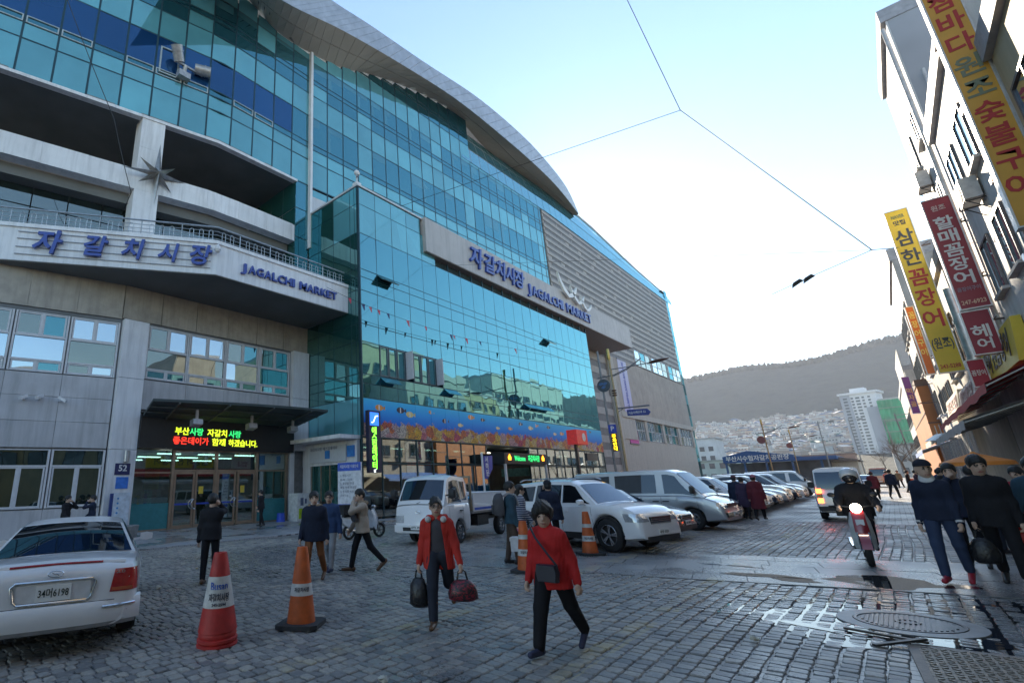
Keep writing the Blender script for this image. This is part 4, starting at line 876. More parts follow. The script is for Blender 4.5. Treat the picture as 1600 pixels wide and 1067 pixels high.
o = link('hillside_town', bmh.mesh('hillside_town', mlist)); o['kind'] = 'stuff'
# apartment tower and netted building under construction
def tower(loc, wd, dp, h, label):
    t = thing('apartment_tower', label, 'tower block', loc, R(-12)); wm = mat('tower_white', (.66, .66, .68), .6, var=.05, scale=.05); gm_ = mat('tower_grey', (.33, .35, .4), .6, var=.05, scale=.05); wn = mat('tower_window', (.06, .08, .11), .25)
    mb = MB(); mb.box((-wd/2, -dp/2, 0), (wd/2, dp/2, h), 0); part(mb, 'wall', wm, t)
    mb = MB(); mb.box((-wd/2-.25, -dp/2-.3, 0), (-wd/2+4.6, dp/2, h+.5)); mb.box((wd*.16, -dp/2-1.0, 0), (wd/2+.2, -dp/2-.05, h*.78)); part(mb, 'grey_strip', gm_, t)
    mb = MB(); mb.box((-wd/2-1, -dp/2-1, h), (wd/2+1, dp/2+1, h+1.2)); mb.box((-4, -3, h+1.2), (3, 3, h+4)); part(mb, 'roof', wm, t)
    for f in range(19):
        z = 2+f*(h-3)/19
        for x0, ww in ((-3.6, 1.2), (-1.4, 2.0), (1.6, 1.2), (4.4, 1.2)):
            if x0 > 1.5 and z < h*.76: continue
            mb = MB(); mb.box((x0, -dp/2-.12, z), (x0+ww, -dp/2-.01, z+1.05)); part(mb, 'window', wn, t)
        mb = MB(); mb.box((-wd/2+1.2, -dp/2-.42, z), (-wd/2+3.2, -dp/2-.31, z+1.05)); part(mb, 'window', wn, t)
tower((-4.0, 440, 9), 17, 13, 40, 'white high-rise apartment tower with grey edge strip below the hill')
t = thing('netted_building', 'building wrapped in green scaffold netting beside the white tower', 'building', (9.5, 432, 9), R(-8))
mb = MB(); mb.box((-6.2, -5, 0), (6.2, 5, 35)); part(mb, 'wall', mat('raw_concrete', (.4, .4, .38), .8), t)
mb = MB(); nrr = random.Random(4)
sec = [[(-6.6+k*13.2/14, -5.6-.4*math.sin(k*1.9+z*.3), z) for k in range(15)] for z in (4, 10, 16, 22, 28, 34)]
mb.loft(sec, 0, False, False); part(mb, 'scaffold_net', mat('green_net', (.01, .3, .14), .8, var=.3, scale=.2), t)
for z in (8, 15, 22, 29): mb = MB(); mb.box((-6.8, -6.4, z), (6.8, -6.15, z+.4)); part(mb, 'scaffold_deck', mat('scaffold', (.2, .25, .22), .6), t)
# blue-roofed fish market across the far end
t = thing('fish_market', 'low fish market hall with blue fascia and white lettering beyond the parked cars', 'market hall', (-16, 112, 0))
blu = mat('blue_fascia', (.015, .08, .25), .5, var=.1, dirt=.2)
mb = MB(); mb.prism([(-5.7, 4.0), (4.6, 3.9), (4.6, 4.85), (-1.8, 6.0), (-5.7, 5.1)], -.3, 0, 0, 1); mb.box((4.6, -.2, 3.9), (10, 40, 4.5)); fz = part(mb, 'fascia', blu, t)
mb = MB(); mb.prism([(-5.7, 5.1), (-1.8, 6.0), (4.6, 4.85), (4.6, 4.7), (-5.7, 4.6)], .0, 40, 0, 1); part(mb, 'roof', mat('blue_roof', (.05, .12, .22), .5, var=.15, scale=.3), t)
mb = MB()
for x in (-5.4, -2.6, .6, 4.2, 8): mb.box((x-.15, .1, 0), (x+.15, .5, 4)); 
part(mb, 'columns', mat('blue_steel', (.03, .1, .25), .5), t)
mb = MB(); mb.box((-5.4, 3, 0), (9, 3.4, 3.9)); mb.box((-5, 1, 0), (-1, 2, 1.6)); mb.box((2, 1.2, 0), (4, 2.4, 2)); part(mb, 'stall_wall', mat('dim_stall', (.1, .11, .13), .8, var=.5, scale=.5), t)
lettering('부산시수협자갈치공판장', (-16.6, 111.66, 4.62), (0, -1, 0), 1.0, mat('white_letter', (.75, .75, .75), .5), fz, .05, .02, 9.2)
t = thing('shed_roof', 'low brown roofed shed beside the blue fish market', 'shed', (-6, 120, 0)); mb = MB(); mb.prism([(-4, 4.0), (-1, 4.5), (2.6, 3.7), (2.6, 3.5), (-4, 3.6)], -4, 10, 0, 1); part(mb, 'roof', mat('shed_brown', (.12, .1, .09), .7), t); mb = MB(); mb.box((-3.6, -3, 0), (2.2, 9, 3.5)); part(mb, 'wall', mat('shed_wall', (.42, .4, .36), .7), t)
# mid-distance low buildings closing the street
for k, (x, y, w_, h_, lab, c) in enumerate(((-30, 175, 22, 6, 'pale green low building behind the fish market', (.35, .42, .4)), (-14, 210, 14, 7, 'brick red low building at the end of the street', (.3, .17, .13)), (6, 190, 10, 8, 'grey low building behind the market stalls at the street end', (.35, .34, .33)), (-48, 200, 16, 14, 'white block with flat roof left of the blue market', (.5, .52, .54)))):
    t = thing('low_building', lab, 'building', (x, y, 0)); mb = MB(); mb.box((-w_/2, 0, 0), (w_/2, 12, h_)); part(mb, 'wall', mat('lowb%d' % k, c, .7, var=.15, scale=.4, dirt=.2), t); mb = MB(); mb.box((-w_/2-.3, -.3, h_), (w_/2+.3, 12.3, h_+.4)); part(mb, 'roof', mat('lowroof%d' % k, tuple(v*.6 for v in c), .7), t)
    for f in range(max(1, int(h_/3))):
        for q in range(int(w_/2.6)): mb = MB(); mb.box((-w_/2+.8+q*2.6, -.08, 1+f*3), (-w_/2+2.2+q*2.6, -.01, 2.5+f*3)); part(mb, 'window', hwin, t)
# ------------------------------------------------------------------ right-hand row of shops
FXR = 3.2
def shop_house(y0, y1, h, label, col, wins=(), name='shop_building', depth=11, parapet=.5, fx=FXR, wcol=G_W):
    t = thing(name, label, 'building', (fx, y0, 0)); wm = mat('wall_'+label[:24].replace(' ', '_'), col, .7, var=.1, scale=1.0, dirt=.3, bump=.1, bscale=20, streak=.35); ln = y1-y0
    mb = MB(); mb.box((0, 0, 0), (depth, ln, h)); part(mb, 'wall', wm, t)
    mb = MB(); mb.box((-.12, -.04, h), (depth, ln+.02, h+parapet)); part(mb, 'parapet', mat('parapet_grey', (.4, .4, .42), .6, dirt=.2), t)
    for a, b, z0, z1 in wins:
        mb = MB(); fw = .06
        for p, q, c, d in ((a, a+fw, z0, z1), (b-fw, b, z0, z1), ((a+b)/2-.03, (a+b)/2+.03, z0+fw, z1-fw), (a+fw, b-fw, z0, z0+fw), (a+fw, b-fw, z1-fw, z1)): mb.box((-.06, p-y0, c), (-.005, q-y0, d))
        f = part(mb, 'window', mat('dark_win_frame', (.12, .12, .13), .4, .3), t)
        mb = MB(); mb.box((-.03, a-y0+.04, z0+.04), (-.01, b-y0-.04, z1-.04)); part(mb, 'pane', wcol, f)
        mb = MB(); mb.box((-.14, a-y0-.06, z0-.08), (-.004, b-y0+.06, z0-.005)); part(mb, 'sill', mat('sill_stone', (.45, .45, .44), .6), f)
    return t
def grid_w(y0, y1, n, zs, hh=1.5, m_=.5):
    st = (y1-y0)/n; return [(y0+i*st+m_, y0+(i+1)*st-m_, z, z+hh) for i in range(n) for z in zs]
B1 = shop_house(14.6, 22.28, 11.6, 'white rendered shop building with dark side windows behind the orange sign', (.74, .73, .71), grid_w(15, 22, 3, (6.2, 9.0)))
B2 = shop_house(22.3, 27.5, 16.6, 'tall white building with grey side wall and projecting window bars', (.78, .77, .75), grid_w(22.6, 27.2, 2, (6.6, 9.6, 12.4), 1.3, .7))
mb = MB(); mb.box((.05, -.012, 11.6), (.9, -.004, 16.6)); mb.box((.9, -.012, 11.6), (11, -.004, 16.6)); part(mb, 'side_panels', mat('grey_side_panel', (.4, .41, .43), .5, var=.15, scale=.5), B2)
mb = MB(); mb.cyl((.35, -.2, 9), (.35, -.2, 14.2), .05); mb.cyl((-.1, .1, 4), (-.1, .1, 16.4), .06); part(mb, 'drain_pipe', mat('pipe_white', (.6, .6, .6), .4), B2, 40)
B3 = shop_house(27.6, 39.5, 9.6, 'cream shop house with cluttered pipes and blade signs on its front', (.55, .52, .46), grid_w(28, 39, 4, (5.9,), 1.5, .5))
B4 = shop_house(39.6, 49.0, 7.5, 'low beige shop house between the cream house and the tiled block', (.48, .43, .36), grid_w(40, 49, 3, (5.0,), 1.3, .5))
B5 = shop_house(49.1, 63, 16.0, 'grey-eaved tiled block with pale street front beyond the yellow sign', (.5, .49, .47), grid_w(49.5, 62.5, 5, (5.2, 8.4, 11.6), 1.6, .5), parapet=.9)
B6 = shop_house(77, 110, 12.0, 'far pale shop row at the end of the right-hand side', (.62, .6, .56), grid_w(78, 109, 9, (4.5, 7.5), 1.5, .6))
t = thing('orange_shop', 'orange painted corner shop with flat walls below the yellow sign', 'building', (2.6, 54, 0)); mb = MB(); mb.box((0, 0, 0), (8, 22, 7.6)); part(mb, 'wall', mat('orange_paint', (.55, .19, .05), .6, var=.12, scale=.8, dirt=.25), t); mb = MB(); mb.box((-.05, -.05, 7.6), (8, 22, 8.1)); mb.box((-.03, -.03, 5.6), (-.005, 22, 5.7)); mb.box((-.02, -.06, 4.9), (8, -.005, 4.98)); part(mb, 'trim', mat('brown_trim', (.16, .09, .06), .6), t)
mb = MB(); mb.box((-.06, 9, 7.65), (-.01, 21, 12)); part(mb, 'upper_wall', mat('upper_white', (.66, .65, .62), .6), t)
cream = (.55, .46, .30)
B0 = shop_house(-2, 14.5, 9.5, 'cream shop house opposite the market, beside the camera', cream, grid_w(-2, 14.5, 6, (4.2, 6.9), 1.6, .45))
B00 = shop_house(-22, -2.1, 12.5, 'yellow ochre shop house opposite the market entrance', (.55, .40, .2), grid_w(-22, -2.2, 7, (4.2, 7.0, 9.8), 1.6, .45))
B01 = shop_house(-48, -22.2, 17, 'beige apartment block opposite the market', (.5, .45, .38), grid_w(-48, -22.3, 9, (4, 7, 10, 13), 1.6, .5))
shop_house(40, 60, 21, 'tall cream block standing behind the shop fronts opposite the glass box', (.60, .50, .32), grid_w(40, 60, 7, (5, 8, 11, 14, 17), 1.6, .45), fx=9.5)
shop_house(61, 82, 17, 'ochre block standing behind the far shop fronts', (.55, .42, .22), grid_w(61, 82, 7, (5, 8, 11, 14), 1.6, .45), fx=10)
shop_house(84, 112, 22, 'pale block with balconies behind the far shop row', (.6, .58, .52), grid_w(84, 112, 9, (5, 8, 11, 14, 17), 1.6, .5), fx=11)
shop_house(16, 39, 14, 'brown block standing behind the white building', (.3, .22, .17), grid_w(16, 39, 7, (5, 8, 11), 1.6, .5), fx=15.5)
# grey upper storeys at the top right corner
t = thing('grey_tower', 'grey panelled upper storeys rising at the upper edge beyond the orange sign', 'building', (3.9, 7.0, 9.5)); mb = MB(); mb.box((0, 0, 0), (8, 7.4, 8.5)); part(mb, 'wall', mat('grey_upper', (.3, .3, .31), .5, var=.12, scale=.6, dirt=.2), t)
mb = MB()
for z in (1.8, 3.6, 5.4): mb.box((-.02, 0, z), (-.002, 7.4, z+.05))
part(mb, 'joint', mat('joint_dark', (.06, .06, .06)), t)
# blade signs: boards that stand out from the fronts and face along the street
def blade(label, x0, x1, y, z0, z1, col, lines, group=None, edge=(.6, .6, .6), th=.22):
    t = thing('blade_sign', label, 'sign', ((x0+x1)/2, y, z0)); l = t.location
    mb = MB(); mb.box((x0, y, z0), (x1, y+th, z1)); bd = part(mb, 'board', mat('board_'+label[:22].replace(' ', '_'), col, .45, var=.08, scale=1.5, dirt=.15), t, world=True)
    mb = MB()
    for a, b, c, d in ((x0-.03, x0, z0-.03, z1+.03), (x1, x1+.03, z0-.03, z1+.03), (x0, x1, z0-.03, z0), (x0, x1, z1, z1+.03)): mb.box((a, y-.02, c), (b, y+th+.02, d))
    part(mb, 'rim', mat('sign_rim_%.2f' % edge[0], edge, .4, .3), t, world=True)
    mb = MB()
    for z in (z0+.25*(z1-z0), z0+.75*(z1-z0)): mb.bar((x1+.03, y+th/2, z), (FXR+.02, y+th/2, z), .05, .05); mb.bar((x1+.03, y+th/2, z), (FXR+.02, y+th/2+.4, z+.25), .025, .025)
    part(mb, 'bracket', mat('bracket_rust', (.12, .09, .08), .6, .4), t, world=True)
    for s, zc, size, c, wd in lines: lettering(s, ((x0+x1)/2, y-.006, zc), (0, -1, 0), size, mat('ink_%02d%02d%02d' % tuple(int(v*99) for v in c), c, .5, var=.05), bd, .01, .02, wd)
    return t
RD, DK, WH, GG = (.5, .03, .03), (.05, .06, .07), (.75, .73, .7), (.2, .22, .14)
blade('huge orange-yellow blade sign with red and grey lettering at the upper edge', 2.70, 3.17, 14.6, 6.0, 11.8, (.72, .36, .05), [(c, 11.25-.56*i, .5, RD if i not in (3, 4) else GG, .38) for i, c in enumerate('참바다원조숯불구이')])
blade('tall yellow blade sign with dark and red lettering and a phone number', 2.22, 2.9, 30, 5.4, 12.6, (.75, .52, .04), [('NAVER', 12.3, .22, (.15, .2, .1), .4), ('맛집', 12.0, .24, DK, .36)]+[(c, 11.25-.92*i, .8, (DK, DK, RD, RD, RD)[i], .56) for i, c in enumerate('삼한꼼장어')]+[('(원조)', 6.55, .5, DK, .6), ('243-5288', 5.62, .22, RD, .56)])
blade('dark red blade sign with cream lettering hanging over the smaller red sign', 2.47, 3.04, 22, 6.15, 9.7, (.33, .03, .045), [('원조', 9.38, .2, (.7, .5, .45), .3)]+[(c, 8.85-.45*i, .44, WH, .4) for i, c in enumerate('할매꼼장어')]+[('곰장어구이', 6.72, .14, (.35, .25, .3), .46), ('247-6923', 6.32, .17, (.75, .5, .35), .48)])
blade('small dark red hairdresser blade sign below the larger red sign', 2.43, 2.95, 22.05, 4.8, 6.05, (.30, .02, .04), [('헤', 5.42, .4, WH, .36), ('어', 5.06, .34, WH, .3)])
blade('narrow orange blade sign half hidden behind the yellow one', 1.98, 2.2, 31.5, 5.6, 8.6, (.75, .18, .04), [(c, 8.2-.42*i, .34, (.85, .7, .2), .18) for i, c in enumerate('꼼장어구이')])
blade('small red blade sign low beside the awning', 2.5, 2.85, 25, 4.2, 5.05, (.4, .03, .06), [('꼼장어', 4.62, .2, WH, .3)])
blade('narrow purple sign with an orange disc on the pale far front', 1.85, 2.2, 50, 5.4, 7.9, (.22, .04, .2), [(c, 6.9-.45*i, .4, (.8, .4, .15), .28) for i, c in enumerate('먹자골')])
blade('faded orange and red blade sign behind the narrow one', 2.3, 2.6, 38, 6.4, 9.6, (.6, .2, .06), [(c, 9.2-.5*i, .42, (.8, .7, .3), .24) for i, c in enumerate('부산횟집')])
# boards flat on the fronts
def front_board(label, y0, y1, z0, z1, col, txt, tc, size, x=FXR):
    t = thing('shop_board', label, 'sign', (x, y0, z0)); mb = MB(); mb.hexa([(x-.32, y0, z0), (x-.02, y0, z0), (x-.02, y1, z0), (x-.32, y1, z0), (x-.2, y0, z1), (x-.02, y0, z1), (x-.02, y1, z1), (x-.2, y1, z1)]); bd = part(mb, 'board', mat('fb_'+label[:20].replace(' ', '_'), col, .5, var=.1, scale=1, dirt=.15), t, world=True)
    lettering(txt, (x-.275, (y0+y1)/2, (z0+z1)/2), (-1, 0, .1), size, mat('fbink_%02d' % int(tc[0]*99), tc, .5), bd, .01, .02, (y1-y0)*.8)
front_board('bright yellow shop board with dark lettering over the red awning', 20.2, 27.4, 4.25, 5.4, (.75, .55, .05), '꼼장어 산곰장어', (.12, .1, .08), .8)
front_board('pale pink shop board next to the yellow one', 29.7, 35.8, 4.2, 5.1, (.62, .5, .46), '할매집', (.4, .2, .2), .6)
front_board('cream shop board at the far end of the awnings', 36, 43, 4.3, 5.3, (.66, .58, .45), '원조집', (.4, .2, .1), .6)
# awnings and stalls
def awning(label, y0, y1, xo, zi, zo, col, val):
    t = thing('awning', label, 'awning', (FXR, y0, zo)); mb = MB(); n_ = 14; secs = []
    for k in range(n_+1):
        y = y0+(y1-y0)*k/n_; s = .04*math.sin(k*2.4); secs.append([(FXR-.02, y, zi), ((FXR+xo)/2, y, (zi+zo)/2+.03+s), (xo, y, zo+s*.6), (xo-.02, y, zo-val+s)])
    mb.loft(secs, 0, False, False); part(mb, 'canvas', mat('canvas_'+label[:18].replace(' ', '_'), col, .7, var=.15, scale=2, dirt=.2), t, 30, world=True)
    mb = MB()
    for k in range(0, n_+1, 2): y = y0+(y1-y0)*k/n_; mb.bar((FXR-.03, y, zi-.06), (xo+.02, y, zo-.06), .03, .03)
    mb.bar((xo+.02, y0, zo-.06), (xo+.02, y1, zo-.06), .035, .035); part(mb, 'frame', mat('awning_steel', (.3, .3, .3), .4, .6), t, world=True)
awning('red canvas awning over the stalls on the right-hand side', 18, 34, 1.95, 4.15, 3.55, (.5, .03, .03), .22)
awning('dirty white canvas awning with red trim below the red one', 19.5, 31, 1.55, 3.4, 2.85, (.5, .47, .44), .25)
awning('blue and white canvas awning at the far stalls', 44, 56, 1.5, 3.4, 2.8, (.12, .25, .6), .25)
awning('cream canvas awning between the blue one and the red one', 34.5, 43.5, 1.7, 3.7, 3.1, (.6, .55, .45), .25)
mb = MB(); k_ = 40
secs = [[(1.62+.05*math.sin(k*1.7), 19.6+11.2*k/k_, z) for z in (2.6, 1.8, .9)] for k in range(k_+1)]; mb.loft(secs, 0, False, False)
m, nt, b, o_ = nodes('clear_vinyl'); b.inputs['Base Color'].default_value = (.6, .58, .55, 1); b.inputs['Alpha'].default_value = .45; b.inputs['Roughness'].default_value = .15
solo(mb, 'vinyl_curtain', m, 'translucent vinyl curtain hanging from the white awning', 'curtain', (1.62, 25, .9), smooth=30)
stall_cols = [((.55, .12, .03), 'orange'), ((.5, .06, .05), 'red'), ((.05, .16, .4), 'blue'), ((.5, .5, .5), 'grey'), ((.15, .35, .2), 'green')]
def crate(x, y, z, w_, d_, h_, ci, label):
    mb = MB(); t_ = .03; mb.box((x-w_/2, y-d_/2, z), (x+w_/2, y+d_/2, z+t_))
    for a, b, c, d in ((-w_/2, -w_/2+t_, -d_/2, d_/2), (w_/2-t_, w_/2, -d_/2, d_/2), (-w_/2+t_, w_/2-t_, -d_/2, -d_/2+t_), (-w_/2+t_, w_/2-t_, d_/2-t_, d_/2)): mb.box((x+a, y+c, z+t_), (x+b, y+d, z+h_))
    mb.box((x-w_/2-.02, y-d_/2-.02, z+h_), (x+w_/2+.02, y-d_/2+t_, z+h_+.04)); mb.box((x-w_/2-.02, y-d_/2+t_, z+h_), (x-w_/2+t_, y+d_/2+.02, z+h_+.04))
    return solo(mb, 'crate', mat('plastic_'+stall_cols[ci][1], stall_cols[ci][0], .45, var=.1), label, 'crate', (x, y, z))
crate(1.35, 62, .0, 1.1, 1.2, 1.0, 0, 'big orange tub by the far stalls where the sun reaches the street'); crate(1.5, 58, 0, .9, .9, .8, 1, 'red plastic tub beside the far orange tub')
crate(2.1, 44, .06, .9, .8, .6, 2, 'blue plastic crate in front of the far blue awning'); crate(2.2, 40, .06, .9, .9, .7, 3, 'grey plastic crate beside the cream awning'); crate(2.0, 36, .06, .8, .8, .6, 4, 'green plastic crate near the red awning end')
for k, (y, lab) in enumerate(((21, 'nearest'), (24.5, 'middle'), (28, 'farthest'))):
    t = thing('food_stall', '%s of the three steel counters under the white awning' % lab, 'stall', (2.4, y, .06)); mb = MB(); mb.box((-.5, -1.4, .75), (.6, 1.4, .85)); part(mb, 'counter', mat('steel_counter', (.5, .5, .5), .3, .8), t)
    mb = MB(); mb.box((-.45, -1.35, 0), (-.4, 1.35, .75)); mb.box((.5, -1.35, 0), (.55, 1.35, .75)); part(mb, 'panel', mat('stall_panel', (.35, .1, .08), .6), t)
    for j in range(4): mb = MB(); mb.lathe([(.12, 0), (.24, .16), (.25, .17), (.23, .17), (.12, .02)], (-.1+.25*(j % 2), -1+.62*j, .86), n=16); part(mb, 'basin', mat('basin_%d' % (j % 3), ((.5, .04, .05), (.6, .6, .6), (.05, .2, .5))[j % 3], .4), t, 40)
for k, (y, z) in enumerate(((33.5, 2.9), (36, 3.0))):
    mb = MB(); mb.lathe([(.05, .3), (.14, .25), (.5, 0), (.48, 0), (.12, .22)], (1.9, y, z), n=20); mb.cyl((1.9, y, z+.28), (1.9, y, z+.7), .015, n=6); solo(mb, 'hanging_lampshade', mat('enamel_pale', (.55, .58, .56), .4, .2), ('pale enamel lampshade hanging nearer under the cream awning', 'pale enamel lampshade hanging farther under the cream awning')[k], 'lampshade', (1.9, y, z), smooth=40)
mb = MB(); mb.lathe([(.6, 0), (.57, .08), (.06, .26), (.02, .3)], (1.35, 17.4, 1.72), n=12); mb.cyl((1.35, 17.4, .0), (1.35, 17.4, 1.75), .025, n=8); solo(mb, 'parasol', mat('parasol_orange', (.7, .22, .03), .7, var=.1), 'small orange parasol behind the walking men', 'parasol', (1.35, 17.4, 0), smooth=30)
# pipes on the near front, behind the orange sign
mb = MB()
for x, r_ in ((3.05, .09), (2.82, .05)): mb.cyl((x, 15.2, 4.2), (x, 15.2, 11.4), r_, n=12)
for z in (5.5, 7.2, 8.9, 10.6): mb.box((2.7, 15.1, z), (3.2, 15.3, z+.12))
solo(mb, 'flue_pipe', mat('flue_steel', (.35, .33, .34), .3, .8), 'bundle of steel flue pipes on the white front behind the orange sign', 'pipe', (2.95, 15.2, 4.2), smooth=40)
mb = MB(); mb.cyl((2.88, 26.5, 4.6), (2.88, 26.5, 7.9), .19, n=16); mb.cyl((2.88, 26.5, 6.6), (2.88, 26.5, 6.72), .215, n=16); mb.cyl((2.88, 26.5, 5.2), (2.88, 26.5, 5.32), .215, n=16); solo(mb, 'exhaust_duct', mat('galvanised', (.5, .47, .45), .35, .8, var=.2), 'fat galvanised exhaust duct between the yellow and red blade signs', 'duct', (2.88, 26.5, 4.6), smooth=40)

# air conditioner units on the white fronts
def aircon(label, y, z):
    t = thing('air_conditioner', label, 'air conditioner', (FXR-.2, y, z)); mb = MB(); mb.box((-.17, -.4, 0), (.15, .4, .58)); c_ = part(mb, 'case', mat('aircon_case', (.55, .55, .53), .5, dirt=.3), t)
    mb = MB(); mb.lathe([(.21, 0), (.23, 0), (.23, .012), (.21, .012)], (-.185, -.08, .29), (1, 0, 0), 20)
    for k in range(7): mb.bar((-.18, -.28+.066*k, .1), (-.18, -.28+.066*k, .48), .012, .012)
    part(mb, 'fan_grille', trim_dark, c_); mb = MB(); mb.bar((-.15, -.3, -.03), (.2, -.3, -.03), .03, .03); mb.bar((-.15, .3, -.03), (.2, .3, -.03), .03, .03); mb.bar((-.12, .3, -.03), (.2, .3, -.35), .02, .02); mb.bar((-.12, -.3, -.03), (.2, -.3, -.35), .02, .02); part(mb, 'bracket', trim_dark, t)
trim_dark = mat('grille_dark', (.04, .04, .045), .6)
aircon('air conditioner unit high on the tall white building', 24.9, 11.2); aircon('air conditioner unit low on the tall white building', 24.9, 8.2); aircon('air conditioner unit on the nearer white front by the pipes', 19.2, 8.3); aircon('air conditioner unit on the cream house behind the red signs', 32.5, 7.7)
for k, (x, y, sz, lab) in enumerate(((-9.9, 4.2, .06, 'crumpled pale wrapper on the wet ground behind the sedan'), (-3.6, 3.6, .05, 'crumpled white tissue on the setts near the camera'), (-1.4, 6.9, .045, 'scrap of paper on the setts right of the curly-haired woman'), (-7.6, 9.2, .05, 'crushed paper cup in front of the parked truck'))):
    rr = random.Random(k); mb = MB(); mb.sphere((x, y, sz*.5), (sz, sz*.8, sz*.5), 8); mb.v = [(a+rr.uniform(-.3, .3)*sz, b+rr.uniform(-.3, .3)*sz, max(.002, c+rr.uniform(-.3, .3)*sz)) for a, b, c in mb.v]; solo(mb, 'litter_scrap', mat('litter_pale', (.5, .48, .42), .8), lab, 'litter', (x, y, 0))
# ------------------------------------------------------------------ street furniture and small things
def wrap_text(body, size, z, r, ang, material, parent, depth=.004, bold=.015, width=None):
    """writing bent round an upright cylinder"""
    me = text_mesh(body, size, depth, bold, mats=material)
    xs = [v.co.x for v in me.vertices]; s = width/(max(xs)-min(xs)) if width else 1
    for v in me.vertices:
        x, y, d = v.co; a = ang+x*s/r; v.co = ((r+d)*math.cos(a), (r+d)*math.sin(a), z+y)
    return link('lettering', me, parent)
c_or, c_rd, c_wh, c_bk = mat('cone_orange', (.62, .12, .025), .55, var=.2, scale=7, dirt=.6, bump=.15, bscale=30), mat('cone_red', (.5, .035, .03), .55, var=.2, scale=7, dirt=.5, bump=.15, bscale=30), mat('cone_white', (.62, .61, .58), .55, var=.15, scale=8, dirt=.65), mat('cone_base', (.03, .032, .036), .7, var=.3, bump=.3)
def cone(label, x, y, kind, h=.94, rz=0, tilt=0):
    t = thing('traffic_cone', label, 'traffic cone', (x, y, .0), rz, 'traffic cones along the parking edge'); t.rotation_euler.x = tilt
    col = c_rd if kind == 'red' else c_or; rb, rt = (.215, .075) if kind == 'red' else (.18, .07); z0 = 0 if kind == 'red' else .05
    rad = lambda z: rb+(rt-rb)*(z-z0)/(h-z0)
    if kind == 'red':
        mb = MB(); mb.lathe([(.225, 0), (.225, .02), (.205, .03), (.222, .05), (.222, .075), (.2, .085), (.212, .11), (.205, .14), (rad(.15)-.005, .16)], n=28); part(mb, 'base', col, t, 40)
        z0 = .15
    else:
        mb = MB(); mb.prism([(-.27, -.2), (-.2, -.27), (.2, -.27), (.27, -.2), (.27, .2), (.2, .27), (-.2, .27), (-.27, .2)], 0, .05); part(mb, 'base', c_bk, t)
    top = .06 if kind != 'red' else .05
    mb = MB(); mb.lathe([(rad(z0), z0), (rad(h-top), h-top), (rt-.004, h), (rt-.03, h+.003), (rt-.035, h-.05)], n=28); bd = part(mb, 'body', col, t, 40)
    if kind == 'red':
        mb = MB(); mb.lathe([(rt+.002, h-.16), (rt+.012, h-.15), (rt+.012, h-.12), (rt, h-.11)], n=24); part(mb, 'collar', col, t, 40)
    bands = {'red': ((.4, .72),), 'one': ((.36, .5),), 'two': ((.3, .42), (.6, .68))}[kind]
    for a, b in bands:
        mb = MB(); mb.lathe([(rad(a)+.003, a), (rad(b)+.003, b)], n=28, caps=False); part(mb, 'sleeve', c_wh, t, 40)
    face = math.atan2(-y, -x)-rz
    if kind == 'red':
        wrap_text('자갈치시장', .1, .5, rad(.5)+.006, face, mat('cone_ink', (.05, .05, .08), .5), t, width=.24); wrap_text('Busan', .12, .62, rad(.62)+.006, face, mat('cone_blue', (.05, .12, .45), .5), t, width=.2); wrap_text('245-2594', .045, .435, rad(.435)+.006, face, mat('cone_ink', (.05, .05, .08)), t, width=.16)
    else: wrap_text('자갈치시장', .06, sum(bands[0])/2, rad(sum(bands[0])/2)+.006, face, mat('cone_ink', (.05, .05, .08)), t, width=.2)
cone('red traffic cone with a wide printed white sleeve beside the white sedan', -5.87, 3.22, 'red', .97, .3, .02)
cone('orange traffic cone with one white band and black base, behind the red cone', -5.74, 4.3, 'one', .93, .6, -.02)
cone('orange traffic cone with two white bands in front of the white box carrier', -5.42, 9.45, 'two', .93, .2)
cone('orange traffic cone with two white bands at the white SUV front wheel', -5.42, 12.4, 'two', .95, .9)
# silver star on the terrace column
t = thing('star_ornament', 'silver eight-pointed star ornament on the white terrace column', 'ornament', (-25.35, 8.75, 18.7)); st = mat('star_metal', (.35, .33, .31), .3, .8, var=.25, scale=4)
long_ = [(0, 1.95), (1.85, .1), (0, -1.95), (-1.85, -.35)]; short_ = [(.95, .8), (.85, -.85), (-.95, -.9), (-1.0, .65)]
tips = [long_[0], short_[0], long_[1], short_[1], long_[2], short_[2], long_[3], short_[3]]
for k in range(8):
    a, b, c = tips[k-1], tips[k], tips[(k+1) % 8]; ang = math.atan2(b[1], b[0]); p = [(.42*math.cos(ang+.39), .42*math.sin(ang+.39)), (.42*math.cos(ang-.39), .42*math.sin(ang-.39))]
    mb = MB(); tip = (0.0, b[0], b[1]); q0, q1 = (0, *p[0]), (0, *p[1]); cf, cb = (.3, 0, 0), (-.2, 0, 0)
    mb.face([tip, q0, cf]); mb.face([tip, cf, q1]); mb.face([tip, cb, q0]); mb.face([tip, q1, cb]); part(mb, 'ray', st, t)
mb = MB(); mb.cyl((-.5, 0, 0), (.0, 0, 0), .06); part(mb, 'mount', st, t)
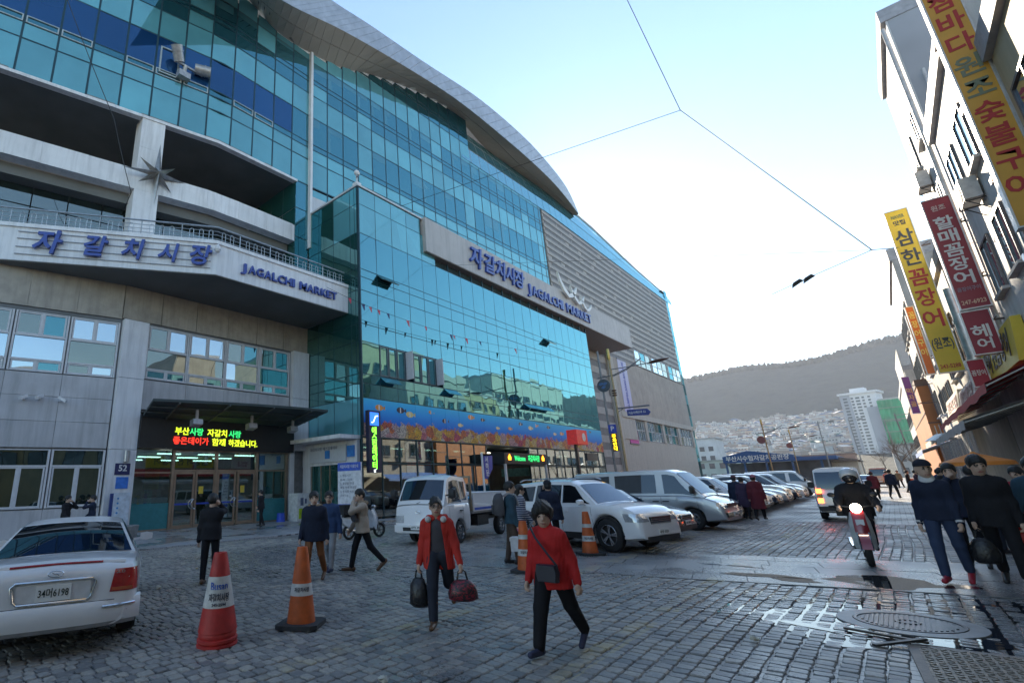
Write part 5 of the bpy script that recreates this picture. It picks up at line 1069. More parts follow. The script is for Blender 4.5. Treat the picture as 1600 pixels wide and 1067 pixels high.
# lamp standard with its signs
gold2 = mat('gold_pole', (.5, .36, .12), .35, .7, var=.12); brn = mat('brown_metal', (.12, .06, .04), .45, .4); gpole = mat('grey_pole', (.2, .21, .23), .45, .5)
def lamp_standard(label, x, y, h, s=1.0, parts=True):
    t = thing('street_lamp', label, 'street lamp', (x, y, 0), 0, 'gold street lamps along the parking row')
    mb = MB(); mb.lathe([(.16*s, 0), (.16*s, .6*s), (.1*s, .7*s), (.085*s, h*.9), (.08*s, h*.93)], n=12); part(mb, 'pole', mat('pole_bronze', (.3, .22, .12), .4, .6), t, 40)
    mb = MB(); mb.lathe([(.085*s, h*.92), (.13*s, h*.93), (.13*s, h-.1), (.1*s, h)], n=12); part(mb, 'finial', gold2, t, 40)
    mb = MB(); az = h*.855; mb.tube([(0, 0, az), (1.5*s, 0, az-.02), (3.0*s, 0, az)], .04*s, 6); mb.tube([(-1.2*s, 0, az-.55*s), (.2*s, 0, az-.5*s), (1.4*s, 0, az-.1*s), (2.5*s, 0, az+.5*s)], .045*s, 6); mb.tube([(0, 0, az-.65*s), (1.2*s, 0, az-.28*s), (2.4*s, 0, az+.42*s)], .03*s, 6); part(mb, 'arm', gpole, t, 40)
    mb = MB(); mb.loft([[(3.0*s+a*1.5*s, w_*math.cos(q)*s, az+a*.1+hh*math.sin(q)*s) for q in [2*math.pi*k/10 for k in range(10)]] for a, w_, hh in ((0, .08, .06), (.2, .24, .13), (.6, .26, .12), (.85, .14, .07), (1, .03, .03))]); part(mb, 'lamp_head', brn, t, 40)
    if parts:
        mb = MB()
        for z in (8.35, 8.55, 8.75): mb.lathe([(.15, z), (.19, z+.03), (.19, z+.09), (.15, z+.12)], n=12)
        part(mb, 'collar', brn, t, 40)
    return t
LP = lamp_standard('tall gold-tipped street lamp with signs in front of the stone flank', -15, 43.2, 12.4)
mb = MB(); mb.cyl((-.76, -.06, 9.34), (-.76, -.0, 9.34), .5, n=28); rs = part(mb, 'round_sign', mat('sign_white', (.7, .72, .74), .4), LP, 40)
mb = MB(); mb.lathe([(.5, 0), (.54, 0), (.54, .07), (.5, .07)], (-.76, -.065, 9.34), (0, 1, 0), 28); part(mb, 'sign_ring', mat('sign_dark', (.05, .06, .08), .4), rs, 40)
mb = MB()
for a, b in ((-.95, 9.5), (-.62, 9.48), (-.78, 9.2)): mb.prism([(a+.17*math.cos(q)*(1+.3*math.sin(2*q)), b+.12*math.sin(q)) for q in [2*math.pi*k/12 for k in range(12)]], -.075, -.064, 0, 1)
part(mb, 'emblem', mat('emblem_blue', (.05, .13, .3), .4), rs)
mb = MB(); mb.tube([(0, 0, 7.3), (2.5, 0, 7.25)], .06, 6); mb.tube([(0, 0, 7.0), (.6, 0, 7.3)], .03, 6); part(mb, 'sign_arm', gpole, LP, 40)
mb = MB(); mb.prism([(.75, 6.62), (2.3, 6.5), (2.5, 6.75), (2.3, 7.02), (.75, 7.1)], -.05, .05, 0, 1); bs = part(mb, 'street_sign', mat('street_sign_blue', (.01, .03, .22), .4), LP)
lettering('자갈치해안로 52', (1.5, -.055, 6.8), (0, -1, 0), .22, mat('sign_letter_white', (.7, .7, .7), .5), bs, .006, .01, 1.3, world=False)
t = thing('sign_pole', 'slim grey pole with a blue parking sign and yellow notice before the stone flank', 'sign', (-15.9, 43.3, 0)); mb = MB(); mb.cyl((0, 0, 0), (0, 0, 12.4), .11, .08, 10); part(mb, 'pole', gpole, t, 40)
mb = MB(); mb.box((.0, -.2, 5.35), (.62, -.12, 6.05)); b_ = part(mb, 'parking_sign', mat('parking_blue', (.02, .06, .4), .4), t); lettering('P', (.31, -.21, 5.7), (0, -1, 0), .55, mat('sign_letter_white', (.7, .7, .7)), b_, .006, .02, world=False)
mb = MB(); mb.box((.1, -.2, 3.9), (.58, -.12, 5.3)); b_ = part(mb, 'parking_notice', mat('notice_black', (.02, .02, .02), .4), t)
for i, ch in enumerate('주차안내'): lettering(ch, (.34, -.21, 5.08-.33*i), (0, -1, 0), .36, glow('led_amber', (1, .6, .02), 1.5), b_, .006, .02, world=False)
# banner on the flank
mb = MB(); mb.box((-23.32, 70.0, 6.2), (-23.27, 73.2, 17.5)); tb = thing('hanging_banner', 'long lilac and pink banner hanging on the stone flank', 'banner', (-23.3, 71.6, 6.2)); m, nt, b, o_ = nodes('banner_print'); geo = N(nt, 'ShaderNodeNewGeometry'); sx = N(nt, 'ShaderNodeSeparateXYZ'); L(nt, geo.outputs['Position'], sx.inputs[0]); mr = N(nt, 'ShaderNodeMapRange'); L(nt, sx.outputs[2], mr.inputs[0]); mr.inputs[1].default_value = 6.2; mr.inputs[2].default_value = 17.5
L(nt, ramp(nt, mr.outputs[0], [(.0, (.6, .05, .3)), (.13, (.6, .1, .4)), (.16, (.45, .4, .65)), (1, (.5, .5, .68))]), b.inputs['Base Color']); bb = part(mb, 'cloth', m, tb, world=True)
for i, ch in enumerate('부산자갈치문화관광축제'): lettering(ch, (-23.25, 71.6, 16.8-.85*i), (1, 0, 0), .9, mat('banner_ink', (.08, .1, .45), .5), bb, .01, .02)
mb = MB(); mb.box((-23.34, 69.9, 17.5), (-23.2, 73.3, 17.6)); mb.box((-23.34, 69.9, 6.1), (-23.2, 73.3, 6.2)); part(mb, 'batten', gpole, tb, world=True)
# red '1' sign and its dark post
t = thing('gate_sign', 'red sign box with a white number on a dark post at the glass front', 'sign', (-17, 38.9, 0)); mb = MB(); mb.box((-.1, -.12, 0), (.1, .12, 4.4)); part(mb, 'post', mat('dark_post', (.04, .04, .045), .4, .3), t); mb = MB(); mb.box((-.4, -.5, 4.4), (.4, 1.4, 5.5)); b_ = part(mb, 'box', mat('gate_red', (.5, .03, .03), .4, emit=.15), t)
mb = MB(); mb.lathe([(.26, 0), (.32, 0), (.32, .01), (.26, .01)], (.405, .75, 4.95), (1, 0, 0), 24); part(mb, 'ring', mat('sign_letter_white', (.7, .7, .7)), b_); lettering('1', (.41, .75, 4.95), (1, 0, 0), .45, mat('sign_letter_white', (.7, .7, .7)), b_, .008, .02, world=False)
mb = MB(); mb.box((-.1, 1.6, 3.2), (.1, 3.6, 3.8)); part(mb, 'direction_sign', mat('dark_sign', (.03, .05, .06), .4), t)
t = thing('gate_flag', 'blue pennant-shaped gate sign with white lettering on a white post', 'sign', (-18.6, 28.2, 0)); mb = MB(); mb.cyl((0, 0, 0), (0, 0, 3.6), .07, n=10); part(mb, 'post', white_pan, t, 40); mb = MB(); mb.prism([(.1, 3.4), (1.15, 3.45), (1.05, 2.6), (.35, 1.95), (.1, 2.0)], .0, .06, 0, 0); b_ = part(mb, 'flag', mat('flag_blue', (.02, .05, .35), .4), t)
for i, ch in enumerate('서쪽문'): lettering(ch, (.07, .42, 3.15-.42*i), (1, 0, 0), .42, mat('sign_letter_white', (.7, .7, .7)), b_, .008, .02, world=False)
# escalator sign
t = thing('escalator_sign', 'tall dark sign with green lettering and blue pictogram at the glass corner', 'sign', (-19.3, 19.1, 2.4)); mb = MB(); mb.box((-.12, -.45, 0), (.12, .45, 3.25)); b_ = part(mb, 'board', mat('esc_board', (.012, .016, .05), .4), t); mb = MB(); mb.box((.122, -.36, 2.45), (.135, .3, 3.15)); pb = part(mb, 'pictogram', glow('esc_blue', (.02, .15, .8), .8), b_)
mb = MB(); mb.tube([(.15, -.25, 2.6), (.15, -.12, 2.62), (.15, .05, 2.95), (.15, .22, 2.97)], .03, 6); part(mb, 'pictogram_line', glow('esc_white', (.8, .9, 1), 1), b_)
for i, ch in enumerate('에스컬레이터'): lettering(ch, (.13, -.06, 2.15-.36*i), (1, 0, 0), .42, glow('esc_green', (.15, 1, .05), 1.6), b_, .01, .02, world=False)
lettering('↙', (.13, -.06, .12), (1, 0, 0), .3, glow('esc_white', (.8, .9, 1), 1), b_, .01, .01, world=False)
mb = MB(); mb.box((-.7, .2, .4), (-.12, .3, .5)); mb.box((-.7, .2, 2.7), (-.12, .3, 2.8)); part(mb, 'bracket', gpole, t)
# white information board on the forecourt
t = thing('notice_board', 'tall white notice board with a blue heading by the side entrance', 'sign', (-18.9, 17.0, .03), R(12)); mb = MB(); mb.box((-.7, -.05, .1), (.7, .05, 2.85)); b_ = part(mb, 'panel', mat('board_white', (.66, .68, .72), .4), t); mb = MB(); mb.box((-.7, -.056, 2.45), (.7, -.051, 2.85)); mb.box((-.7, -.056, .75), (.7, -.051, .9)); part(mb, 'heading', mat('board_blue', (.03, .1, .5), .4), b_)
lettering('자갈치시장 이용안내', (0, -.06, 2.65), (0, -1, 0), .17, mat('sign_letter_white', (.7, .7, .7)), b_, .004, .01, 1.1, world=False)
lettering('1. 영업시간\n05:00 - 22:00\n2. 휴무일 안내\n매월 첫째 화요일\n3. 주차장 이용안내\n지하 1층', (-.55, -.055, 1.75), (0, -1, 0), .14, mat('sign_ink', (.1, .12, .2)), b_, .004, 0, world=False, align='LEFT', line=1.35)
mb = MB(); mb.box((-.75, -.25, 0), (-.6, .25, .1)); mb.box((.6, -.25, 0), (.75, .25, .1)); part(mb, 'foot', gpole, t)
t = thing('ticket_machine', 'white and green dispenser cabinet beside the entrance doors', 'cabinet', (-23.7, 17.55, .03)); mb = MB(); mb.box((-.45, -.4, 0), (.35, .4, 1.45)); b_ = part(mb, 'cabinet', mat('cabinet_white', (.6, .62, .62), .4), t); mb = MB(); mb.box((.352, -.3, .12), (.36, .3, .65)); part(mb, 'green_panel', mat('lime', (.35, .5, .02), .4), b_)
mb = MB(); mb.box((.352, -.2, .8), (.36, .0, 1.2)); mb.box((.352, .1, .9), (.36, .22, 1.15)); part(mb, 'pictures', mat('sign_ink', (.1, .12, .2)), b_)
mb = MB(); mb.lathe([(.24, 0), (.2, .42), (.22, .45), (.05, .45)], (-24.1, 16.6, .03), n=10); solo(mb, 'plastic_stool', mat('stool_blue', (.02, .08, .5), .4), 'blue plastic stool against the teal panel', 'stool', (-24.1, 16.6, .03), smooth=30)
t = thing('info_panel', 'white and navy information panel leaning on the pilaster', 'sign', (-24.45, 8.35, .03)); mb = MB(); mb.box((-.05, -.3, 0), (.05, .4, 1.75)); b_ = part(mb, 'panel', mat('panel_white', (.55, .62, .7), .4), t); mb = MB(); mb.box((-.05, -.42, 0), (.06, -.3, 1.72)); part(mb, 'navy_edge', mat('navy_edge', (.02, .05, .2), .4), b_)
for i in range(7): mb = MB(); mb.cyl((.052, -.1, 1.5-i*.2), (.058, -.1, 1.5-i*.2), .045, n=10); part(mb, 'dot', mat('dot_blue', (.05, .25, .55), .4), b_)
mb = MB(); mb.lathe([(.38, 0), (.45, .5), (.42, .52), (.36, .48)], (-21.2, 7.6, .03), n=8); mb.cyl((-21.2, 7.6, .3), (-21.2, 7.6, .47), .4, n=8); solo(mb, 'planter', mat('planter_stone', (.2, .2, .2), .7, bump=.3, var=.3), 'squat stone planter beside the information panel', 'planter', (-21.2, 7.6, .03))
t = thing('house_number', 'dark blue plate with the number 52 on the white pilaster', 'plate', (-24.7, 8.4, 2.55)); mb = MB(); mb.box((-.02, -.32, 0), (.02, .32, .5)); b_ = part(mb, 'plate', mat('plate_navy', (.015, .02, .1), .4), t); lettering('52', (.025, 0, .28), (1, 0, 0), .38, mat('sign_letter_white', (.7, .7, .7)), b_, .006, .02, world=False)
mb = MB(); mb.box((-24.72, 8.18, 1.95), (-24.69, 8.7, 2.45)); solo(mb, 'blue_notice', mat('notice_blue', (.03, .18, .6), .4), 'light blue notice under the number plate on the pilaster', 'notice', (-24.7, 8.44, 1.95))
mb = MB(); mb.cyl((-24.62, 8.5, 3.12), (-24.62, 8.5, 3.62), .12, n=12); solo(mb, 'wall_lamp', mat('lamp_metal', (.4, .42, .45), .3, .5), 'cylindrical metal wall lamp above the number plate', 'lamp', (-24.62, 8.5, 3.12), smooth=40)
# security cameras
def cctv(label, p, d):
    t = thing('security_camera', label, 'camera', p); mb = MB(); mb.box((-.06, -.05, -.05), (.06, .05, .05)); mb.tube([(0, 0, 0), (.15, 0, -.05), (.2, 0, .02)], .02, 6); part(mb, 'bracket', white_pan, t)
    mb = MB(); e = Vector(d).normalized(); mb.bar(Vector((.2, 0, .06))-e*.12, Vector((.2, 0, .06))+e*.25, .12, .11); part(mb, 'housing', white_pan, t)
cctv('white security camera on the grey wing wall, nearest the corner pilaster', (wingx(5.7)+.05, 5.7, 5.75), (.4, .5, -.4)); cctv('white security camera on the grey wing wall, middle of three', (wingx(4.95)+.05, 4.95, 5.8), (.4, -.5, -.3)); cctv('white security camera on the grey wing wall, farthest from the pilaster', (wingx(4.4)+.05, 4.4, 5.75), (.4, -.6, -.3))
mb = MB(); mb.lathe([(.05, .3), (.12, .2), (.16, .05), (.15, 0)], (-20.75, 10.3, 12.85), n=14); mb.sphere((-20.75, 10.3, 12.84), (.13, .13, .12), 12); solo(mb, 'dome_camera', white_pan, 'white dome camera hanging at the bend of the balcony', 'camera', (-20.75, 10.3, 12.72), smooth=40)
mb = MB(); mb.cyl((-20.2, 19.1, 20.05), (-20.2, 19.1, 20.9), .05, n=8); mb.box((-20.4, 18.9, 20.05), (-20.0, 19.3, 20.25)); mb.sphere((-20.2, 19.1, 21.05), .18, 10); mb.bar((-20.2, 19.1, 20.75), (-19.8, 18.9, 20.7), .14, .14); solo(mb, 'roof_camera', white_pan, 'white camera mast on the top corner of the glass box', 'camera', (-20.2, 19.1, 20.05), smooth=40)
# overhead wires
wire = mat('black_wire', (.02, .02, .022), .6)
def cable(label, pts, r=.012, sag=0, name='overhead_wire'):
    out = []; pts = [Vector(p) for p in pts]
    for a, b in zip(pts[:-1], pts[1:]):
        for k in range(8): t_ = k/8; out.append(a.lerp(b, t_)-Vector((0, 0, sag*4*t_*(1-t_))))
    out.append(pts[-1]); mb = MB(); mb.tube(out, r, 5); c = tuple(pts[0]); return solo(mb, name, wire, label, 'wire', c)
A_, B_ = (-3.49, 25, 18.77), (1.24, 25, 9.54)
cable('wire rising steeply from the high junction towards the top of the picture', [A_, (-4.67, 25, 26.76), (-5.1, 25, 29.7)], .018)
cable('wire from the high junction across the sky to the glass front', [A_, (-10.66, 25, 19.93), (-24.6, 25, 22.2)], .016)
cable('wire from the high junction down to the low junction by the yellow sign', [A_, B_], .018)
cable('short wire tying the low junction to the yellow blade sign', [B_, (1.65, 25, 9.44), (2.3, 29.9, 10.9)], .015)
cable('thin level wire running left from the low junction', [B_, (-2.54, 25, 10.72), (-23, 25, 17.2)], .008)
cable('slanting wire below the low junction that carries two dark rags', [B_, (-.86, 25, 9.02), (-1.95, 25, 8.72)], .014)
for k, (x, z) in enumerate(((-1.15, 8.98), (-.78, 9.06))):
    mb = MB(); mb.hexa([(x, 24.98, z), (x+.22, 24.98, z+.08), (x+.26, 25.0, z-.02), (x+.02, 25.02, z-.1), (x-.04, 25.02, z+.03), (x+.2, 25.02, z+.14), (x+.3, 25.03, z+.02), (x-.12, 25.03, z-.2)]); solo(mb, 'dark_rag', wire, ('dark rag knotted on the slanting wire, farther from the signs', 'dark rag knotted on the slanting wire, nearer the signs')[k], 'rag', (x, 25, z))
cable('black cable dropping in front of the terrace past the star', [(-20, 2.3, 22.1), (-20, 4.93, 16.87), (-20, 5.94, 13.78), (-21.2, 6.0, 13.3)], .016, .1)
# string of pennants
P = [Vector((-20.9, 17.2, 12.85)), Vector((-19.2, 18.9, 11.6)), Vector((-19.2, 25.4, 11.42)), Vector((-19.2, 30, 11.6)), Vector((-19.2, 43.5, 12.45))]; P = cat(P, 8)
t = thing('pennant_string', 'string of small red and dark pennants across the glass box', 'bunting', (-19.2, 18.9, 11.6)); mb = MB(); mb.tube(P, .012, 5); part(mb, 'cord', wire, t, world=True)
for k, i in enumerate((5, 7, 8, 9, 10, 12, 14, 18, 19, 22, 24, 27)):
    p = P[i]; s = random.uniform(.22, .34); mb = MB(); q = [p, p+Vector((0, s*.9, .02)), p+Vector((.08, s*.6, -s*1.3))]; mb.hexa([q[0], q[1], q[2], q[2]+Vector((0, -.05, 0))]+[a+Vector((.012, 0, 0)) for a in (q[0], q[1], q[2], q[2]+Vector((0, -.05, 0)))]); part(mb, 'pennant', mat('pennant_%d' % (k % 3), ((.6, .05, .08), (.05, .07, .15), (.55, .1, .12))[k % 3], .7), t, world=True)
# far street lamps
def pole2(label, x, y, h):
    t = lamp_standard(label, x, y, h, .62, False)
    mb = MB(); mb.cyl((-.3, -.05, h*.72), (-.3, .0, h*.72), .35, n=16); part(mb, 'round_sign', mat('sign_dusky', (.2, .06, .06), .5), t, 40)
pole2('gold-tipped street lamp behind the parked cars, in front of the blue market', -7.9, 60, 6.8); pole2('gold-tipped street lamp beyond the blue market sign', -8.6, 86, 7.4)
for k, (x, y, h, lab) in enumerate(((-7, 110, 10, 'slim far light pole beyond the blue market'), (-3.6, 130, 11.5, 'slim far light pole below the white tower'), (2.2, 95, 9, 'leaning utility pole before the green netted building'), (1.4, 120, 10, 'bare utility pole at the end of the right-hand stalls'))):
    mb = MB(); mb.cyl((x, y, 0), (x-.2*k, y, h), .12, .07, 8); mb.bar((x-.2*k-.1, y, h*.97), (x-.2*k+1.6, y, h*.98), .08, .08); mb.box((x-.2*k+1.3, y-.12, h*.96), (x-.2*k+2.0, y+.12, h*.99)); solo(mb, 'utility_pole', gpole, lab, 'pole', (x, y, 0), smooth=40)
# bare street trees at the end of the street
bark = mat('bare_bark', (.12, .095, .08), .9)
def bare_tree(label, x, y, h, seed):
    rr = random.Random(seed); t = thing('bare_tree', label, 'tree', (x, y, 0), 0, 'bare trees at the street end'); mb = MB(); mb.tube([(0, 0, 0), (.08, 0, h*.2), (-.05, .05, h*.42)], [.16, .12, .09], 7); part(mb, 'trunk', bark, t, 40)
    mb = MB()
    def br(p, d, l, r_, n):
        q = p+d*l; mb.tube([p, p.lerp(q, .5)+Vector((rr.gauss(0, .04), rr.gauss(0, .04), 0))*l, q], [r_, r_*.8, r_*.55], 4)
        if n:
            for _ in range(3): br(p.lerp(q, rr.uniform(.5, 1)), (d+Vector((rr.gauss(0, .55), rr.gauss(0, .55), rr.uniform(-.05, .4)))).normalized(), l*rr.uniform(.55, .8), r_*.55, n-1)
    for _ in range(5): br(Vector((-.05, .05, h*.4)), Vector((rr.gauss(0, .5), rr.gauss(0, .5), 1)).normalized(), h*.24, .06, 3)
    part(mb, 'crown', bark, t)
for k, (x, y, h, lab) in enumerate(((-21.5, 118, 6.2, 'dark leafless tree at the left end of the blue market'), (1.0, 84, 6.5, 'nearest leafless tree over the far stalls'), (2.2, 100, 7, 'middle leafless tree at the end of the stalls'), (-.8, 140, 7, 'farthest leafless tree under the white tower'))): bare_tree(lab, x, y, h, k)
# ------------------------------------------------------------------ vehicles
car_glass = facade_glass('car_glass', (.006, .009, .013), .1, (.5, .56, .64), wob=.0)
tyre_m = mat('tyre_rubber', (.018, .018, .019), .8, bump=.2, bscale=80); alloy = mat('alloy_wheel', (.5, .5, .52), .25, .9, var=.05); hub_d = mat('hub_dark', (.03, .03, .032), .5)
trim_b = mat('black_trim', (.02, .02, .022), .55); chrome = mat('chrome', (.75, .75, .75), .12, 1); plate_w = mat('number_plate', (.85, .85, .83), .5, var=.03); ink = mat('plate_ink', (.03, .04, .03), .5)
lamp_r = mat('tail_lamp_red', (.42, .015, .015), .15, var=.2, scale=20, coat=1); lamp_c = mat('head_lamp_clear', (.5, .52, .55), .08, .4, var=.2, scale=25, coat=1); lamp_a = mat('indicator_amber', (.6, .2, .02), .2, coat=1)
def paint(name, col, flake=.12): return mat('car_paint_'+name, col, .32, flake, var=.03, scale=3, coat=1, dirt=.08)
WHEELS = {}
def wheel_mesh(r, w_, style):
    k = (r, w_, style)
    if k in WHEELS: return WHEELS[k]
    mb = MB(); mb.lathe([(r*.62, -w_/2), (r*.9, -w_/2), (r*.985, -w_*.38), (r, -w_*.2), (r, w_*.2), (r*.985, w_*.38), (r*.9, w_/2), (r*.62, w_/2)], ax=(0, 1, 0), n=32, caps=False); ty = mb.mesh('tyre', tyre_m, 40)
    mb = MB(); mb.lathe([(r*.64, w_*.46), (r*.6, w_*.5), (r*.57, w_*.42), (r*.55, -w_*.4), (r*.64, -w_*.45)], ax=(0, 1, 0), n=28, caps=False)
    ns = {'alloy': 5, 'multi': 9, 'steel': 8}[style]
    for i in range(ns):
        for da in ((-.13, .13) if style == 'alloy' else (0,)):
            a = 2*math.pi*i/ns+da; c, s = math.cos(a), math.sin(a); c2, s2 = math.cos(a-da*.6), math.sin(a-da*.6)
            mb.bar((r*.1*c2, w_*.36, r*.1*s2), (r*.6*c, w_*.42, r*.6*s), r*(.09 if style != 'steel' else .2), .03, 0, (0, 1, 0))
    mb.lathe([(r*.001, w_*.46), (r*.13, w_*.44), (r*.15, w_*.34), (r*.001, w_*.33)], ax=(0, 1, 0), n=16); mb.lathe([(.001, w_*.05), (r*.56, w_*.05)], ax=(0, 1, 0), n=24, m=1, caps=False); ri = mb.mesh('rim', [alloy, hub_d], 40)
    WHEELS[k] = (ty, ri); return WHEELS[k]
def wheel(parent, x, y, r, w_, style='alloy', steer=0):
    ty, ri = wheel_mesh(r, w_, style); e = link('wheel', ty, parent, (x, y, r), (0, 0, (math.pi if y < 0 else 0)+steer)); e.rotation_euler.y = random.uniform(0, 1); link('rim', ri, e); return e
class Shell:
    """car body lofted from its side profile: top line, width, sill with wheel arches, glasshouse"""
    def __init__(s, L_, W_, top, z0, wheels, r, gh, roofw=.74, beltw=.93, endround=.13, x0=0, crown=.035, tumble=.03):
        s.L, s.W, s.top, s.z0, s.wh, s.r, s.gh = L_, W_, top, z0, wheels, r, gh; s.roofw, s.beltw, s.er, s.x0, s.crown, s.tumble = roofw, beltw, endround, x0, crown, tumble
        xs = list(np.linspace(-L_/2, L_/2, 46))+[L_/2-.012, L_/2-.04, L_/2-.08, -L_/2+.012, -L_/2+.04, -L_/2+.08]
        for xw in wheels: xs += list(xw-x0+r*1.14*np.cos(np.linspace(0, math.pi, 15)))
        s.xs = sorted(x for x in set(np.round(xs, 4)) if -L_/2 <= x <= L_/2)
    def zt(s, x): return float(np.interp(x, [p[0] for p in s.top], [p[1] for p in s.top]))
    def w(s, x):
        a = abs(x)/(s.L/2); t = max(0, (a-.55)/.45); e = max(0, (abs(x)-(s.L/2-.16))/.16); return s.W/2*(1-s.er*.45*t*t-s.er*.6*e*e*e)
    def zb(s, x):
        z = s.z0+.05*max(0, (abs(x)/(s.L/2)-.8)/.2)
        for xw in s.wh:
            d = abs(x+s.x0-xw); ra = s.r*1.14
            if d < ra: z = max(z, s.r+math.sqrt(ra*ra-d*d))
        return min(z, s.zt(x)-.12)
    def section(s, x):
        w, zt, zb = s.w(x), s.zt(x), s.zb(x); zs = zt-.055; h = zs-zb
        return [(0, zb), (w*.86, zb), (w*.965, zb+min(.05, h*.15)), (w*.995, zb+h*.3), (w, zb+h*.55), (w*(1-s.tumble*.3), zb+h*.8), (w*(1-s.tumble), zs), (w*.93, zt-.012), (w*.62, zt+s.crown*.55), (0, zt+s.crown)]
    def side_y(s, x, z):
        sec = s.section(x)[2:8]; return float(np.interp(z, [p[1] for p in sec], [p[0] for p in sec]))
    def zr(s, x): return float(np.interp(x, [p[0] for p in s.gh], [p[1] for p in s.gh]))
    def ghp(s, x, t):
        xs = [p[0] for p in s.gh]; zt = s.zt(x); zr = max(s.zr(x), zt-.01); hmax = max(p[1] for p in s.gh)-zt; f = min(1, max(0, (zr-zt)/max(hmax, .01)))
        wb = s.w(x)*s.beltw; we = wb+(s.W/2*s.roofw-wb)*f
        return (x+s.x0, wb+(we-wb)*t, zt-.02+(zr-.035-zt+.02)*t), we, zr
    def build(s, parent, pm, under=trim_b):
        mb = MB(); secs = []
        for x in s.xs:
            h = s.section(x); secs.append([(x+s.x0, -y, z) for y, z in h]+[(x+s.x0, y, z) for y, z in h[::-1]][1:-1])
        n = len(secs[0]); i0 = len(mb.v)
        mb.loft(secs, 0, True, True)
        for k in range(len(mb.f)-2):
            j = k % n
            if j in (0, n-1) or j == 1 and False: mb.m[k] = 1
        s.body = part(mb, 'body', [pm, under], parent, 32)
        mb = MB(); xs = [p[0] for p in s.gh]; gx = sorted(set(np.round(list(np.linspace(xs[0], xs[-1], 34))+xs, 4))); secs = []
        for x in gx:
            (p0, we, zr) = s.ghp(x, 0); q = [s.ghp(x, t)[0] for t in (0, .33, .66, 1)]; half = [(y, z) for _, y, z in q]+[(we*.9, zr-.008), (we*.5, zr+.018), (0, zr+.025)]
            secs.append([(x+s.x0, -y, z) for y, z in half]+[(x+s.x0, y, z) for y, z in half[::-1]][1:])
        mb.loft(secs, 0, False, False); s.cab = part(mb, 'cabin', pm, parent, 32)
    def side_glass(s, parent, x0b, x1b, x0t, x1t, tb=.12, tt=.9, mirror=True, name='side_window'):
        """pane between belt x0b..x1b and roof x0t..x1t"""
        for sg in (-1, 1):
            mb = MB(); secs = []
            for i in range(9):
                u = i/8; col = []
                for j in range(5):
                    t = tb+(tt-tb)*j/4; v = j/4; x = (x0b+(x0t-x0b)*v)*(1-u)+(x1b+(x1t-x1b)*v)*u; p = s.ghp(x, t)[0]; col.append((p[0], sg*(p[1]+.008), p[2]+.002))
                secs.append(col)
            mb.loft(secs, 0, False, False); part(mb, name, car_glass, parent, 60)
    def end_glass(s, parent, xa, xb, inset=.07, name='windscreen'):
        mb = MB(); secs = []
        for i in range(9):
            x = xa+(xb-xa)*i/8; _, we, zr = s.ghp(x, 0); slope = (s.zr(x+.02)-s.zr(x-.02))/.04; n = Vector((-slope, 0, 1)).normalized()*.009; row = []
            for j in range(11):
                y = (we-inset)*(-1+2*j/10); zz = zr-.012+.036*(1-(y/we)**2); row.append((x+s.x0+n.x, y, zz+n.z+.002))
            secs.append(row)
        mb.loft(secs, 0, False, False); part(mb, name, car_glass, parent, 60)
    def strip(s, parent, pts, wd, m_, name='door_seam', off=.003, sides=(-1, 1), label=None):
        for sg in sides:
            mb = MB()
            for (xa, za), (xb, zb_) in zip(pts[:-1], pts[1:]):
                k = max(1, int(math.hypot(xb-xa, zb_-za)/.12))
                for i in range(k):
                    q = []
                    for u in (i/k, (i+1)/k):
                        x, z = xa+(xb-xa)*u, za+(zb_-za)*u; q.append((x, z))
                    d = Vector((q[1][0]-q[0][0], q[1][1]-q[0][1])).normalized(); nn = Vector((-d.y, d.x))*wd/2
                    mb.face([(x+e*nn.x+s.x0, sg*(s.side_y(x+e*nn.x, z+e*nn.y)+off), z+e*nn.y) for (x, z), e in ((q[0], -1), (q[1], -1), (q[1], 1), (q[0], 1))])
            part(mb, name, m_, parent)
    def corner_lamp(s, parent, end, depth, yin, z0, z1, m_, name, slant=.0, nz=4):
        """lamp wrapping from the side round to the end face; end = +1 front, -1 rear"""
        for sg in (-1, 1):
            mb = MB(); xe = end*s.L/2; rows = []
            for i in range(nz+1):
                z = z0+(z1-z0)*i/nz; row = []; dl = slant*i/nz
                xz = xe
                for k in range(7):
                    x = xe-end*(depth*(1-k/6)+dl*(1 if k == 0 else (1-k/6))); 
                    while s.zt(x) < z-.004 and abs(x) > .2: x -= end*.01
                    row.append((x+s.x0+end*.004*k/6, sg*(s.side_y(x, min(z, s.zt(x)-.01))+.008), z))
                x = row[-1][0]; y = abs(row[-1][1])
                for k in range(1, 5): row.append((x+end*.01, sg*(y+(yin+dl-y)*k/4), z))
                rows.append(row)
            mb.loft(rows, 0, False, False); part(mb, name, m_, parent, 50)
    def end_x(s, end, z):
        x = end*s.L/2
        while s.zt(x) < z and abs(x) > .2: x -= end*.005
        return x+s.x0
def mirror(parent, x, y, z, m_, sz=(.12, .2, .14)):
    for sg in (-1, 1):
        mb = MB(); mb.loft([[(x+a*sz[0], sg*(y+.06+(b*sz[1])), z+c*sz[2]) for b, c in ((0, -.4), (.5, -.5), (1, -.35), (1, .35), (.5, .5), (0, .4))] for a in (-.5, .2)]+[[(x+.5*sz[0], sg*(y+.06+(.15+b*.7)*sz[1]), z+c*.6*sz[2]) for b, c in ((0, -.4), (.5, -.5), (1, -.35), (1, .35), (.5, .5), (0, .4))]]); mb.bar((x, sg*(y-.04), z-.05), (x, sg*(y+.1), z-.03), .05, .04); part(mb, 'mirror', m_, parent, 40)
